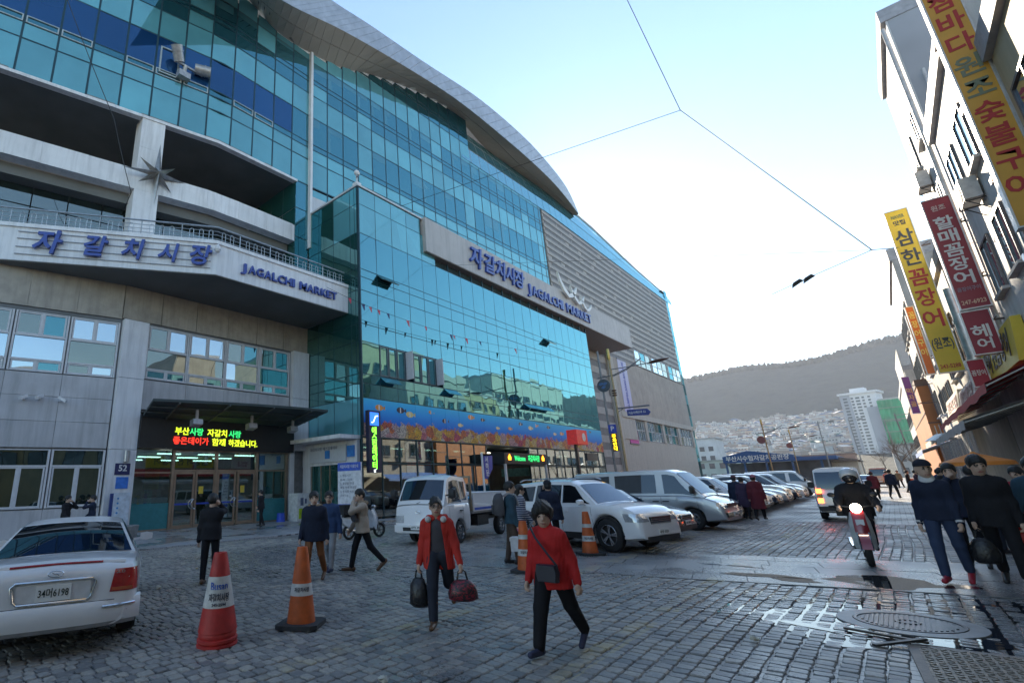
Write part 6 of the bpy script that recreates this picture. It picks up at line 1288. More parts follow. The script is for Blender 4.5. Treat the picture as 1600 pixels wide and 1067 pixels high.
def handles(s, parent, pts, m_=None):
    for x, z in pts:
        for sg in (-1, 1):
            y = s.side_y(x, z); mb = MB(); mb.bar((x-.1+s.x0, sg*(y+.022), z), (x+.1+s.x0, sg*(y+.022), z), .02, .03); mb.bar((x-.08+s.x0, sg*y, z), (x-.08+s.x0, sg*(y+.02), z), .02, .02); part(mb, 'door_handle', m_ or trim_b, parent)
def plate(parent, x, z, end, text, wd=.36, ht=.17):
    mb = MB(); mb.box((x, -wd/2, z-ht/2), (x+end*.014, wd/2, z+ht/2)); p = part(mb, 'number_plate', plate_w, parent)
    lettering(text, (x+end*.016, 0, z-.005), (end, 0, 0), ht*.62, ink, p, .003, .012, wd*.86, world=False)
def interior(s, parent, x0, x1, z, top):
    mb = MB(); ww = s.W*.36
    mb.box((x0, -ww, z-.3), (x1, ww, z-.05)); part(mb, 'interior', mat('seat_dark', (.02, .02, .022), .8), parent)
def sedan(label, loc, ang, pm, style='multi', front=True, rear=True, text=None, group=None, scale=1.0, kind='sedan', full=True):
    t = thing('parked_car', label, 'car', loc, ang, group)
    if kind == 'suv':
        s = Shell(4.7, 1.88, [(-2.35, .66), (-2.32, 1.0), (-2.2, 1.1), (0, 1.08), (.95, 1.1), (1.6, 1.07), (2.0, 1.0), (2.2, .9), (2.3, .76), (2.335, .62), (2.35, .48)], .27, (1.4, -1.33), .385, [(-2.25, 1.08), (-1.95, 1.5), (-1.75, 1.62), (-.6, 1.69), (.25, 1.66), (.5, 1.58), (1.2, 1.06)], .72, .94)
    elif kind == 'minivan':
        s = Shell(4.75, 1.9, [(-2.37, .7), (-2.35, 1.05), (-2.25, 1.08), (0, 1.05), (1.2, 1.05), (1.75, 1.0), (2.15, .88), (2.32, .7), (2.37, .5)], .24, (1.45, -1.4), .345, [(-2.3, 1.07), (-2.15, 1.6), (-2.0, 1.74), (-.6, 1.8), (.4, 1.74), (.62, 1.66), (1.45, 1.04)], .76, .94)
    else:
        s = Shell(4.75, 1.82, [(-2.375, .6), (-2.365, .8), (-2.32, .93), (-2.22, .985), (-1.9, 1.0), (-1.5, 1.01), (0, .98), (1.0, .985), (1.6, .9), (2.05, .79), (2.25, .7), (2.34, .58), (2.375, .42)], .25, (1.42, -1.33), .325, [(-1.56, .99), (-1.0, 1.27), (-.7, 1.38), (-.2, 1.43), (.25, 1.41), (.45, 1.35), (1.1, .95)], .68, .92, .19)
    s.build(t, pm); zc = {'suv': .76, 'minivan': .66}.get(kind, .62)
    for x in s.wh:
        for sg in (-1, 1): wheel(t, x, sg*(s.W/2-.125), s.r, .22, style)
    g = s.gh; xf, xr = g[-1][0], g[0][0]; xrf = g[-3][0]; xrr = g[2][0]
    s.end_glass(t, xf-.06, g[-2][0]+.03, .075, 'windscreen'); s.end_glass(t, xr+.06, xrr-.05, .055, 'rear_window')
    if kind == 'sedan': s.side_glass(t, .88, .02, .35, .0, .14, .88); s.side_glass(t, -.05, -.92, -.05, -.75, .14, .88); s.side_glass(t, -.98, -1.3, -.8, -.95, .16, .8)
    elif kind == 'suv': s.side_glass(t, .95, .02, .42, .0, .1, .88); s.side_glass(t, -.05, -1.0, -.05, -.95, .1, .88); s.side_glass(t, -1.08, -1.85, -1.02, -1.6, .14, .85)
    else: s.side_glass(t, 1.15, .2, .55, .18, .1, .88); s.side_glass(t, .12, -.9, .12, -.9, .1, .88); s.side_glass(t, -1.0, -2.05, -1.0, -1.95, .12, .86)
    if full:
        sm = mat('seam_dark', (.02, .02, .02), .6); zt = s.zt(0)-.06
        s.strip(t, [(.95, zt), (1.0, .55), (.85, .34)], .008, sm); s.strip(t, [(-.02, zt), (-.02, .32)], .008, sm); s.strip(t, [(-.95, zt), (-.95, .7), (-.8, .36)], .008, sm); s.strip(t, [(-2.0, .32), (-1.7, .3)], .02, sm, 'sill_trim')
        s.strip(t, [(-.9, .3), (1.0, .3)], .07 if kind == 'suv' else .025, trim_b if kind == 'suv' else pm, 'side_trim', .006)
        handles(s, t, ((.12, zt-.1), (-.83, zt-.08)), pm); mirror(t, .78+(.2 if kind == 'minivan' else 0), s.w(.8)*.97, zt+.12, pm)
    L2 = s.L/2
    if front:
        s.corner_lamp(t, 1, .42, .5, zc-.06, zc+.09 if kind == 'sedan' else zc+.12, lamp_c, 'headlight', .06)
        xg = s.end_x(1, zc-.1)
        mb = MB(); mb.box((xg-.02, -.46, zc-.14), (xg+.012, .46, zc+.04)); gr = part(mb, 'grille', trim_b, t)
        for i in range(4): mb = MB(); z = zc-.11+i*.042; mb.box((xg+.012, -.44+.03*i*0, z), (xg+.03, .44, z+.022)); part(mb, 'grille_bar', chrome, gr)
        mb = MB(); mb.box((L2-.05, -.72, .26), (L2+.012, .72, .38)); lo_ = part(mb, 'lower_intake', trim_b, t)
        for sg in (-1, 1): mb = MB(); mb.box((L2-.2, sg*.62, .34), (L2-.015, sg*.8, .42)); part(mb, 'fog_lamp', lamp_c, t)
        plate(t, L2+.013, .46, 1, text or '12가 3456', .44, .12)
    if rear:
        s.corner_lamp(t, -1, .3, .52, .68, .92, lamp_r, 'tail_light', .02)
        plate(t, s.end_x(-1, .8)-.012, .72, -1, text or '12가 3456')
    return t, s
# foreground white sedan seen from behind
wp = paint('white', (.82, .82, .83), .0)
t, s = sedan('white sedan seen from behind in the left foreground', (-9.0, 2.5, 0), R(161), wp, 'multi', True, False, '34머 6198'); t.scale = (1, .97, .94)
s.corner_lamp(t, -1, .3, .56, .65, .9, lamp_r, 'tail_light', .04, 6)
xr = s.end_x(-1, .8)
for sg in (-1, 1):
    mb = MB(); mb.box((xr-.022, sg*.58, .665), (xr-.012, sg*.8, .70)); part(mb, 'reflector', mat('reflector_orange', (.5, .12, .05), .2), t)
mb = MB(); xa = s.end_x(-1, .97)
mb.tube([(xa-.0, y, .985-.04*abs(y)**2) for y in np.linspace(-.7, .7, 15)], .035, 8); part(mb, 'spoiler', wp, t, 40)
mb = MB(); mb.tube([(xa-.032, y, .995-.04*abs(y)**2) for y in np.linspace(-.46, .46, 13)], .014, 6); part(mb, 'brake_light', lamp_r, t, 40)
mb = MB(); pts = [(-.33, .6), (.33, .6), (.37, .63), (.41, .79), (.37, .83), (-.37, .83), (-.41, .79), (-.37, .63), (-.33, .6)]; xq = s.end_x(-1, .7)-.015
mb.tube([(xq, y, z) for y, z in pts], .014, 8); part(mb, 'plate_surround', chrome, t, 40)
mb = MB(); mb.box((xq+.01, -.36, .61), (xq+.004, .36, .82)); part(mb, 'plate_recess', mat('recess_white', (.72, .72, .73), .4), t)
plate(t, xq+.003, .705, -1, '34머6198', .34, .17)
mb = MB(); mb.tube([(xq-.0, .075*math.cos(a), .9+.035*math.sin(a)) for a in [2*math.pi*k/16 for k in range(17)]], .006, 6); mb.bar((xq, -.035, .885), (xq, -.01, .9), .012, .008); mb.bar((xq, -.01, .9), (xq, .01, .9), .012, .008); mb.bar((xq, .01, .9), (xq, .035, .915), .012, .008); part(mb, 'badge', chrome, t, 40)
lettering('SONATA', (xq-.003, .68, .78), (-1, 0, 0), .05, chrome, t, .006, .01, .24, world=False); lettering('2.0', (xq-.003, -.66, .87), (-1, 0, 0), .05, chrome, t, .006, .01, .09, world=False)
bump_x = lambda y: -2.45+.17*(abs(y)/.9)**3.5
mb = MB(); secs = []
for y in np.linspace(-.9, .9, 25):
    x = bump_x(y); secs.append([(x+.12, y, .31), (x+.02, y, .33), (x, y, .4), (x, y, .51), (x+.03, y, .565), (x+.14, y, .58)])
mb.loft(secs, 0, False, False); part(mb, 'rear_bumper', wp, t, 50)
for y0, y1 in ((-.84, -.5), (.5, .84)):
    mb = MB(); mb.tube([(bump_x(y)-.004, y, .505) for y in np.linspace(y0, y1, 8)], .014, 6); part(mb, 'bumper_moulding', chrome, t, 40)
mb = MB(); mb.loft([[(bump_x(y)+.05, y, .285), (bump_x(y)+.015, y, .332), (bump_x(y)+.1, y, .34)] for y in np.linspace(-.86, .86, 19)], 0, False, False); part(mb, 'bumper_lip', mat('bumper_grey', (.4, .4, .41), .5), t, 50)
s.strip(t, [(-2.36, .44), (-1.75, .46)], .012, mat('seam_dark', (.02, .02, .02)), 'bumper_seam'); s.strip(t, [(-2.3, .93), (-2.0, .98)], .006, mat('seam_dark', (.02, .02, .02)), 'boot_seam')
mb = MB(); mb.box((xq-.012, -.62, .565), (xq-.006, .62, .572)); part(mb, 'boot_seam', mat('seam_dark', (.02, .02, .02)), t)
# parked row
sil = paint('silver', (.45, .46, .48), .4); blk = paint('black', (.012, .012, .014), .2); navy = paint('navy', (.02, .03, .06), .3); beige_p = paint('champagne', (.42, .38, .33), .35); dgrey = paint('graphite', (.06, .065, .07), .3)
G_ROW = 'cars parked nose out along the market'
t, s = sedan('white SUV parked nose out behind the two striped cones', (-6.21, 14.08, 0), R(-12), wp, 'alloy', True, True, '47수 1523', G_ROW, kind='suv'); t.scale = (.9, .96, 1.0)
for sg in (-1, 1): mb = MB(); mb.tube([(-1.7, sg*.66, 1.68), (-1.5, sg*.67, 1.73), (.1, sg*.67, 1.74), (.3, sg*.66, 1.69)], .02, 6); part(mb, 'roof_rail', chrome, t, 40)
s.strip(t, [(-.85, .35), (.95, .35)], .14, trim_b, 'rocker_cladding', .008)
for xw in s.wh:      # dark arch lips
    s.strip(t, [(xw+.44*math.cos(a), .365+.44*math.sin(a)) for a in [math.pi*k/10 for k in range(11)]], .05, trim_b, 'arch_trim', .009)
sedan('black sedan between the white SUV and the silver van', (-6.75, 16.7, 0), R(-2), blk, 'multi', True, True, '31나 8842', G_ROW)
def van(label, loc, ang, pm, text, L_=5.1, W_=1.9, H=1.95, style='steel', lit=False, cat='van', group=None, name='van'):
    t = thing(name, label, cat, loc, ang, group); b_ = H*.57; h = L_/2
    s = Shell(L_, W_, [(-h, .75), (-h+.03, b_-.02), (-h+.1, b_), (h-1.1, b_), (h-.6, b_-.06), (h-.22, b_-.2), (h-.06, .72), (h, .5)], .26, (h-.95, -h+1.05), .33, [(-h+.04, b_), (-h+.12, H*.88), (-h+.22, H-.05), (0, H+.0), (h-1.55, H-.02), (h-1.3, H-.1), (h-.52, b_-.06)], .82, .96, .1)
    s.build(t, pm)
    for x in s.wh:
        for sg in (-1, 1): wheel(t, x, sg*(W_/2-.12), .33, .2, style)
    s.end_glass(t, h-.6, h-1.27, .09, 'windscreen'); q = (h-1.55+h-.3)
    s.side_glass(t, h-.72, h-1.7, h-1.32, h-1.72, .08, .86); s.side_glass(t, h-1.95, h-3.35, h-1.95, h-3.35, .1, .86); s.side_glass(t, h-3.55, -h+.25, h-3.55, -h+.25, .1, .86)
    xr = -h+.03; mb = MB()
    secs = [[(-h+.035+.09*(v**1.5)-.012, (W_/2*.84-.04*v)*u, b_+.04+(H-.2-b_)*v) for u in np.linspace(-1, 1, 9)] for v in np.linspace(0, 1, 6)]; mb.loft(secs, 0, False, False); part(mb, 'rear_window', car_glass, t, 60)
    sm = mat('seam_dark', (.02, .02, .02)); zt = b_-.06; s.strip(t, [(h-.75, zt), (h-.72, .6), (h-.5, .5)], .01, sm); s.strip(t, [(h-1.83, zt), (h-1.83, .34)], .01, sm); s.strip(t, [(h-3.45, zt), (h-3.45, .34)], .01, sm); s.strip(t, [(h-3.45, b_-.12), (-h+.1, b_-.12)], .012, sm, 'slide_rail')
    handles(s, t, ((h-1.68, zt-.14), (h-2.0, zt-.14))); mirror(t, h-.78, W_/2*.95, b_+.16, trim_b, (.12, .2, .26))
    s.corner_lamp(t, 1, .22, W_*.26, .68, .86, lamp_c, 'headlight', .0)
    mb = MB(); mb.box((h-.03, -.5, .72), (h-.0, .5, .82)); part(mb, 'grille', trim_b, t); mb = MB(); mb.box((h-.08, -W_*.44, .42), (h+.05, W_*.44, .56)); part(mb, 'front_bumper', chrome if not lit else trim_b, t)
    mb = MB(); mb.box((-h-.06, -W_*.46, .34), (-h+.06, W_*.46, .5)); part(mb, 'rear_bumper', trim_b, t)
    for sg in (-1, 1):
        for z0, z1, mm in ((.62, .78, lamp_r if not lit else glow('brake_glow', (1, .12, .03), 5)), (.8, .95, lamp_a), (.97, 1.12, lamp_r if not lit else glow('brake_glow', (1, .12, .03), 5))):
            mb = MB(); mb.box((-h-.012, sg*(W_*.43-.13), z0), (-h+.05, sg*W_*.445, z1)); part(mb, 'tail_light', mm, t)
    plate(t, -h-.012, .62, -1, text, .36, .16); plate(t, h+.051, .48, 1, text, .4, .11)
    return t, s
van('silver minibus parked nose out beside the black sedan', (-6.5, 20.5, 0), R(-3), sil, '71머 2305', group=G_ROW)
ROW = [(24.3, wp, 'sedan', 'white sedan parked just past the silver van'), (26.8, dgrey, 'sedan', 'dark grey sedan parked behind the women by the van'), (29.2, wp, 'suv', 'white SUV in the far parked row'), (31.6, beige_p, 'sedan', 'champagne sedan in the far parked row'), (34, navy, 'sedan', 'navy sedan in the far parked row'), (36.5, sil, 'sedan', 'silver sedan in the far parked row'), (39, beige_p, 'suv', 'beige SUV in the far parked row'), (41.6, navy, 'minivan', 'dark blue minivan standing above the far parked row'), (44.4, wp, 'sedan', 'white sedan beyond the dark blue minivan'), (47, sil, 'minivan', 'silver minivan near the end of the far parked row')]
for i, (y, pm, k, lab) in enumerate(ROW): sedan(lab, (-6.9+.1*(i % 3), y, 0), R(-2+2*(i % 2)), pm, 'multi', True, False, None, G_ROW, kind=k, full=i < 4)
van('white van with its roof showing over the far parked row', (-12.5, 36, 0), R(90), wp, '82가 1177', 4.9, 1.8, 2.1); van('white panel van parked at the end of the row before the blue market', (-6.5, 52, 0), R(0), wp, '83나 5561', 4.8, 1.8, 1.95)
van('small white van driving away with its brake lights on', (-1.6, 26.9, 0), R(93), wp, '부산 80', 3.6, 1.5, 1.86, lit=True)
t, s = sedan('silver car with glowing tail lights far along the street', (-2.0, 62, 0), R(90), sil, 'multi', False, True, None)
van('orange-red lit delivery van far along the street', (-1.2, 84, 0), R(90), paint('orange', (.5, .16, .04)), '부산 81', 4.4, 1.7, 2.1)
# white flatbed truck
t = thing('flatbed_truck', 'white cab-over flatbed truck with blue stripe facing the camera', 'truck', (-10.5, 14.25, 0), R(-82))
s = Shell(1.8, 1.74, [(-.9, 1.15), (.55, 1.15), (.78, 1.08), (.87, .8), (.9, .45)], .32, (1.45,), .31, [(-.86, 1.15), (-.82, 1.7), (-.7, 1.9), (0, 1.95), (.25, 1.9), (.38, 1.84), (.76, 1.12)], .84, .96, .1, 1.6); s.build(t, wp)
s.end_glass(t, .7, .40, .07, 'windscreen'); s.side_glass(t, .52, -.28, .3, -.28, .04, .86); s.side_glass(t, -.34, -.66, -.34, -.66, .1, .84, name='quarter_window'); mirror(t, 2.2, .86, 1.42, trim_b, (.12, .22, .3))
sm = mat('seam_dark', (.02, .02, .02)); s.strip(t, [(.5, 1.1), (.52, .75)], .01, sm); s.strip(t, [(-.32, 1.1), (-.34, .5)], .01, sm); handles(s, t, ((-.18, .92),)); s.corner_lamp(t, 1, .12, .5, .62, .82, lamp_c, 'headlight', 0)
xf = 2.5
mb = MB(); mb.box((xf-.03, -.8, .36), (xf+.05, .8, .56)); part(mb, 'front_bumper', wp, t); mb = MB(); mb.box((xf+.051, -.5, .4), (xf+.056, .5, .5)); part(mb, 'bumper_intake', trim_b, t); plate(t, xf+.057, .5, 1, '87누 4993', .42, .13)
mb = MB(); mb.tube([(xf-.015, .07*math.cos(a), .92+.035*math.sin(a)) for a in [2*math.pi*k/14 for k in range(15)]], .007, 6); part(mb, 'badge', chrome, t, 40)
mb = MB(); mb.bar((2.36, -.1, 1.16), (2.22, .35, 1.3), .015, .015); mb.bar((2.36, .3, 1.16), (2.22, .72, 1.28), .015, .015); part(mb, 'wiper', trim_b, t)
mb = MB(); mb.box((-2.6, -.84, .78), (.62, .84, .86)); part(mb, 'bed_floor', mat('bed_grey', (.3, .3, .3), .6, .3), t)
for a, b in (((-2.6, -.86, .84), (.55, -.82, 1.4)), ((-2.6, .82, .84), (.55, .86, 1.4)), ((-2.64, -.86, .84), (-2.6, .86, 1.4))): mb = MB(); mb.box(a, b); part(mb, 'drop_side', wp, t)
for sg in (-1, 1): mb = MB(); mb.box((-2.58, sg*.862, .88), (.5, sg*.866, .95)); part(mb, 'blue_stripe', mat('stripe_blue', (.03, .1, .5), .4), t)
mb = MB(); mb.box((-2.5, -.8, 1.2), (.3, .8, 1.23)); part(mb, 'blue_sheet', mat('sheet_blue', (.08, .35, .6), .5), t)
mb = MB(); mb.box((.6, -.84, .86), (.66, -.78, 1.92)); mb.box((.6, .78, .86), (.66, .84, 1.92)); mb.box((.6, -.78, 1.86), (.66, .78, 1.92)); mb.box((.61, -.78, 1.3), (.65, .78, 1.34)); part(mb, 'headboard_frame', mat('frame_brown', (.25, .2, .14), .5, .4), t)
mb = MB(); mb.box((-2.55, -.35, .5), (1.0, -.25, .78)); mb.box((-2.55, .25, .5), (1.0, .35, .78)); mb.box((-1.0, -.75, .38), (-.2, -.4, .72)); mb.box((-.6, .4, .4), (.2, .78, .72)); part(mb, 'chassis', trim_b, t)
for x in (1.45, -1.5):
    for sg in (-1, 1): wheel(t, x, sg*.74, .31, .19, 'steel')
for sg in (-1, 1): mb = MB(); mb.box((-1.95, sg*.62, .64), (-1.05, sg*.84, .68)); mb.box((-1.98, sg*.62, .3), (-1.95, sg*.84, .68)); part(mb, 'mudguard', trim_b, t)
# two-wheelers
def scooter(label, loc, ang, front_col, shield_col, rider=False):
    t = thing('scooter' if not rider else 'motorcycle', label, 'scooter' if not rider else 'motorcycle', loc, ang); fc = paint('scooter_'+label[:9].replace(' ', '_'), front_col, .1); sc_ = mat('shield_'+label[:9].replace(' ', '_'), shield_col, .35, coat=.5); r_ = .27 if rider else .24; wb = .62
    for x, n_ in ((wb, 'front_wheel'), (-wb, 'rear_wheel')):
        mb = MB(); mb.lathe([(r_*.72, -.045), (r_*.93, -.05), (r_, -.02), (r_, .02), (r_*.93, .05), (r_*.72, .045)], ax=(0, 1, 0), n=28, caps=False); e = part(mb, n_, tyre_m, t, 40); e.location = (x, 0, r_)
        mb = MB(); mb.lathe([(r_*.74, -.03), (r_*.74, .03), (r_*.68, .02), (r_*.68, -.02)], ax=(0, 1, 0), n=24, caps=False)
        for k in range(6): a = k*math.pi/3; mb.bar((0, 0, 0), (r_*.7*math.cos(a), 0, r_*.7*math.sin(a)), .02, .02, 0, (0, 1, 0))
        mb.cyl((0, -.06, 0), (0, .06, 0), .04, n=10); part(mb, 'rim', alloy, e, 40)
    mb = MB(); mb.loft([[(x, y*w_, z0+(z1-z0)*v) for y, v in ((-1, 0), (-1, .7), (-.5, 1), (.5, 1), (1, .7), (1, 0))] for x, w_, z0, z1 in ((-.98, .04, .62, .72), (-.8, .13, .45, .74), (-.45, .16, .3, .78), (-.15, .15, .26, .72), (-.02, .1, .24, .6))]); part(mb, 'tail_body', fc if rider else sc_, t, 40)
    mb = MB(); mb.loft([[(x, y*w_, z0+(z1-z0)*v) for y, v in ((-1, 0), (-1, .6), (-.4, 1), (.4, 1), (1, .6), (1, 0))] for x, w_, z0, z1 in ((-.85, .1, .72, .8), (-.55, .15, .74, .84), (-.2, .14, .7, .8), (0, .08, .66, .74))]); part(mb, 'seat', mat('seat_vinyl', (.02, .02, .02), .5), t, 40)
    mb = MB(); mb.hexa([(-.05, -.17, .24), (.32, -.17, .26), (.32, .17, .26), (-.05, .17, .24), (-.05, -.17, .3), (.34, -.17, .32), (.34, .17, .32), (-.05, .17, .3)]); part(mb, 'footboard', trim_b, t)
    mb = MB(); mb.loft([[(x+dx, y*w_, z) for y, dx in ((-1, -.12), (-.9, -.02), (-.4, .06), (.4, .06), (.9, -.02), (1, -.12), (.4, -.02), (-.4, -.02))] for x, w_, z in ((.42, .16, .28), (.45, .17, .5), (.4, .155, .75), (.34, .11, .92))]); part(mb, 'leg_shield', sc_, t, 40)
    mb = MB(); mb.loft([[(x+.04*math.cos(a), w_*math.sin(a), z) for a in [2*math.pi*k/10 for k in range(10)]] for x, w_, z in ((.52, .09, .42), (.5, .11, .6), (.45, .1, .8), (.36, .1, .95))]); part(mb, 'front_cowl', fc, t, 40)
    mb = MB(); mb.loft([[(.62+(r_+.03)*math.cos(a), y, r_+(r_+.03)*math.sin(a)) for y in (-.07, -.05, 0, .05, .07)] for a in np.linspace(.15, 2.2, 10)], 0, False, False); part(mb, 'mudguard', fc, t, 40)
    mb = MB()
    for sg in (-1, 1): mb.tube([(.62, sg*.075, r_), (.5, sg*.075, .6), (.45, sg*.05, .75)], .02, 6)
    part(mb, 'fork', chrome, t, 40)
    mb = MB(); mb.tube([(.3, 0, .9), (.28, 0, 1.0)], .03, 6); mb.tube([(.12, -.34, 1.02), (.24, -.2, 1.03), (.3, 0, 1.0), (.24, .2, 1.03), (.12, .34, 1.02)], .014, 6); part(mb, 'handlebar', trim_b, t, 40)
    for sg in (-1, 1):
        mb = MB(); mb.cyl((.1, sg*.3, 1.018), (.17, sg*.38, 1.02), .022, n=8); part(mb, 'grip', trim_b, t, 40)
        mb = MB(); mb.tube([(.24, sg*.24, 1.03), (.22, sg*.3, 1.2)], .008, 5); mb.sphere((.2, sg*.31, 1.24), (.025, .06, .045), 8); part(mb, 'mirror', trim_b, t, 40)
    mb = MB(); mb.lathe([(.001, .06), (.07, .05), (.085, 0), (.07, -.06)], (.4, 0, 1.0), (1, 0, .05), 16); part(mb, 'headlamp', glow('headlamp_on', (1, .92, .75), 9) if rider else lamp_c, t, 40)
    mb = MB(); mb.box((-.95, -.25, .8), (-.55, .25, 1.12)) if not rider else mb.box((-1.0, -.3, .8), (-.55, .3, 1.15)); part(mb, 'top_box', trim_b, t)
    mb = MB(); mb.box((-1.0, -.08, .62), (-.97, .08, .68)); part(mb, 'tail_lamp', lamp_r, t); mb = MB(); mb.tube([(-.1, -.16, .25), (-.5, -.18, .28), (-.85, -.19, .34)], .04, 8); part(mb, 'exhaust', chrome, t, 40)
    if rider: mb = MB(); mb.box((.5, -.06, .7), (.51, .06, .8)); part(mb, 'emblem', mat('sign_white', (.7, .72, .74)), t)
    return t
SCO = scooter('white scooter parked behind the man in the beige coat', (-13.3, 12.6, 0), R(80), (.62, .64, .68), (.62, .64, .68)); MOTO = scooter('dark red motorcycle with white leg shields ridden towards the camera', (-.68, 13.95, 0), R(-86), (.28, .02, .03), (.55, .57, .55), True)
# ------------------------------------------------------------------ people: bodies grown as one smooth surface round a posed skeleton
def surface_nets(F, org, h):
    S = F < 0; nx, ny, nz = F.shape
    c = np.zeros((nx-1, ny-1, nz-1), np.int8)
    for i in (0, 1):
        for j in (0, 1):
            for k in (0, 1): c += S[i:nx-1+i, j:ny-1+j, k:nz-1+k]
    act = (c > 0) & (c < 8); idx = np.full(act.shape, -1, np.int64); ii = np.argwhere(act); idx[act] = np.arange(len(ii))
    pos = np.zeros((len(ii), 3)); cnt = np.zeros(len(ii))
    for (a, b) in (((0, 0, 0), (1, 0, 0)), ((0, 1, 0), (1, 1, 0)), ((0, 0, 1), (1, 0, 1)), ((0, 1, 1), (1, 1, 1)), ((0, 0, 0), (0, 1, 0)), ((1, 0, 0), (1, 1, 0)), ((0, 0, 1), (0, 1, 1)), ((1, 0, 1), (1, 1, 1)), ((0, 0, 0), (0, 0, 1)), ((1, 0, 0), (1, 0, 1)), ((0, 1, 0), (0, 1, 1)), ((1, 1, 0), (1, 1, 1))):
        fa = F[ii[:, 0]+a[0], ii[:, 1]+a[1], ii[:, 2]+a[2]]; fb = F[ii[:, 0]+b[0], ii[:, 1]+b[1], ii[:, 2]+b[2]]; x = (fa < 0) != (fb < 0)
        t = np.where(x, fa/(fa-fb+1e-12), 0); p = ii+np.array(a)+(np.array(b)-np.array(a))*t[:, None]; pos[x] += p[x]; cnt[x] += 1
    pos = org+h*pos/cnt[:, None]; quads = []
    for ax in range(3):
        o1, o2 = [(1, 2), (2, 0), (0, 1)][ax]
        sl0 = [slice(None)]*3; sl1 = [slice(None)]*3; sl0[ax] = slice(0, -1); sl1[ax] = slice(1, None)
        ch = S[tuple(sl0)] != S[tuple(sl1)]; e = np.argwhere(ch); ok = (e[:, o1] > 0) & (e[:, o2] > 0) & (e[:, o1] < F.shape[o1]-1) & (e[:, o2] < F.shape[o2]-1); e = e[ok]
        q = []
        for d1, d2 in ((0, 0), (-1, 0), (-1, -1), (0, -1)):
            g = e.copy(); g[:, o1] += d1; g[:, o2] += d2; q.append(idx[g[:, 0], g[:, 1], g[:, 2]])
        q = np.stack(q, 1); flip = ~S[e[:, 0], e[:, 1], e[:, 2]]; q[flip] = q[flip][:, ::-1]; quads.append(q)
    return pos, np.concatenate(quads)[:, ::-1]
def cap_sd(P_, a, b, ra, rb):
    a = np.asarray(a, float); b = np.asarray(b, float); ba = b-a; pa = P_-a; t = np.clip((pa@ba)/max(ba@ba, 1e-9), 0, 1)
    return np.linalg.norm(pa-t[..., None]*ba, axis=-1)-(ra+(rb-ra)*t)
def ell_sd(P_, c, r, Rm=None):
    q = P_-np.asarray(c, float)
    if Rm is not None: q = q@Rm
    r = np.asarray(r, float); k = np.linalg.norm(q/r, axis=-1); return (k-1)*r.min()*np.where(k < 1, 1, 1)+0*k if False else k*(k-1)/np.maximum(np.linalg.norm(q/(r*r), axis=-1), 1e-6)
def smin(a, b, k):
    h = np.clip(.5+.5*(b-a)/k, 0, 1); return b+(a-b)*h-k*h*(1-h)
def rotx(a): c, s = math.cos(a), math.sin(a); return np.array([[1, 0, 0], [0, c, -s], [0, s, c]])
def rotz_(a): c, s = math.cos(a), math.sin(a); return np.array([[c, -s, 0], [s, c, 0], [0, 0, 1]])
def roty_(a): c, s = math.cos(a), math.sin(a); return np.array([[c, 0, s], [0, 1, 0], [-s, 0, c]])
def grow(name, prims, mats_, parent, h, k=.03, kg=.008, noise=0, cut=None):
    """prims: list of (group, function); each group becomes a material"""
    lo = np.min([p[2] for p in prims], 0)-3*h; hi = np.max([p[3] for p in prims], 0)+3*h
    n = np.ceil((hi-lo)/h).astype(int)+1; g = np.stack(np.meshgrid(*[lo[i]+h*np.arange(n[i]) for i in range(3)], indexing='ij'), -1)
    names = []
    for p in prims:
        if p[0] not in names: names.append(p[0])
    F = None; D = {}
    for nm in names:
        f = None
        for p in prims:
            if p[0] != nm: continue
            # evaluate only near the primitive
            i0 = np.maximum(((p[2]-.07-lo)/h).astype(int), 0); i1 = np.minimum(((p[3]+.07-lo)/h).astype(int)+2, n); sl = tuple(slice(a, b) for a, b in zip(i0, i1))
            d = np.full(n, .1); d[sl] = np.minimum(p[1](g[sl]), .1); f = d if f is None else smin(f, d, k if nm not in ('eye', 'lip', 'shoe', 'brow') else .006)
        D[nm] = f; F = f if F is None else smin(F, f, kg)
    if noise:
        x, y, z = g[..., 0], g[..., 1], g[..., 2]
        F = F+noise*(np.sin(31*z+13*np.sin(17*x+3)+9*y)*.5+np.sin(47*x+21*z+5*np.sin(29*y))*.3+np.sin(19*z-23*y+11*x)*.4)
    if cut is not None: F = np.maximum(F, cut(g))
    v, q = surface_nets(F, lo, h)
    if not len(v): return None
    me = bpy.data.meshes.new(name); me.from_pydata(v.tolist(), [], q.tolist())
    for nm in names: me.materials.append(mats_[nm])
    if len(names) > 1:
        vi = np.clip(np.round((v-lo)/h).astype(int), 0, n-1); stack = np.stack([D[nm][vi[:, 0], vi[:, 1], vi[:, 2]]-(.004 if nm in ('eye', 'lip', 'brow') else 0) for nm in names], 1); lab = stack.argmin(1); me.polygons.foreach_set('material_index', lab[q[:, 0]].astype(np.int32))
    me.shade_smooth(); me.update()
    return link(name, me, parent)
def prim_cap(grp, a, b, ra, rb, ky=1, sc=None):
    a = np.asarray(a, float); b = np.asarray(b, float); r_ = max(ra, rb); return (grp, lambda P_: cap_sd(P_, a, b, ra, rb), np.minimum(a, b)-r_, np.maximum(a, b)+r_)
def prim_ell(grp, c, r, Rm=None):
    c = np.asarray(c, float); m_ = max(r); return (grp, lambda P_: ell_sd(P_, c, r, Rm), c-m_, c+m_)
def prim_flat(grp, a, b, ra, rb, Rm, ky):
    """capsule squashed front to back: ky > 1 makes it thinner along the body's own depth"""
    a = np.asarray(a, float); b = np.asarray(b, float); r_ = max(ra, rb); S_ = np.diag([1, ky, 1]); T_ = Rm@S_@Rm.T; a2, b2 = T_@a, T_@b
    return (grp, lambda P_: cap_sd(P_@T_.T, a2, b2, ra, rb)*.8, np.minimum(a, b)-r_, np.maximum(a, b)+r_)
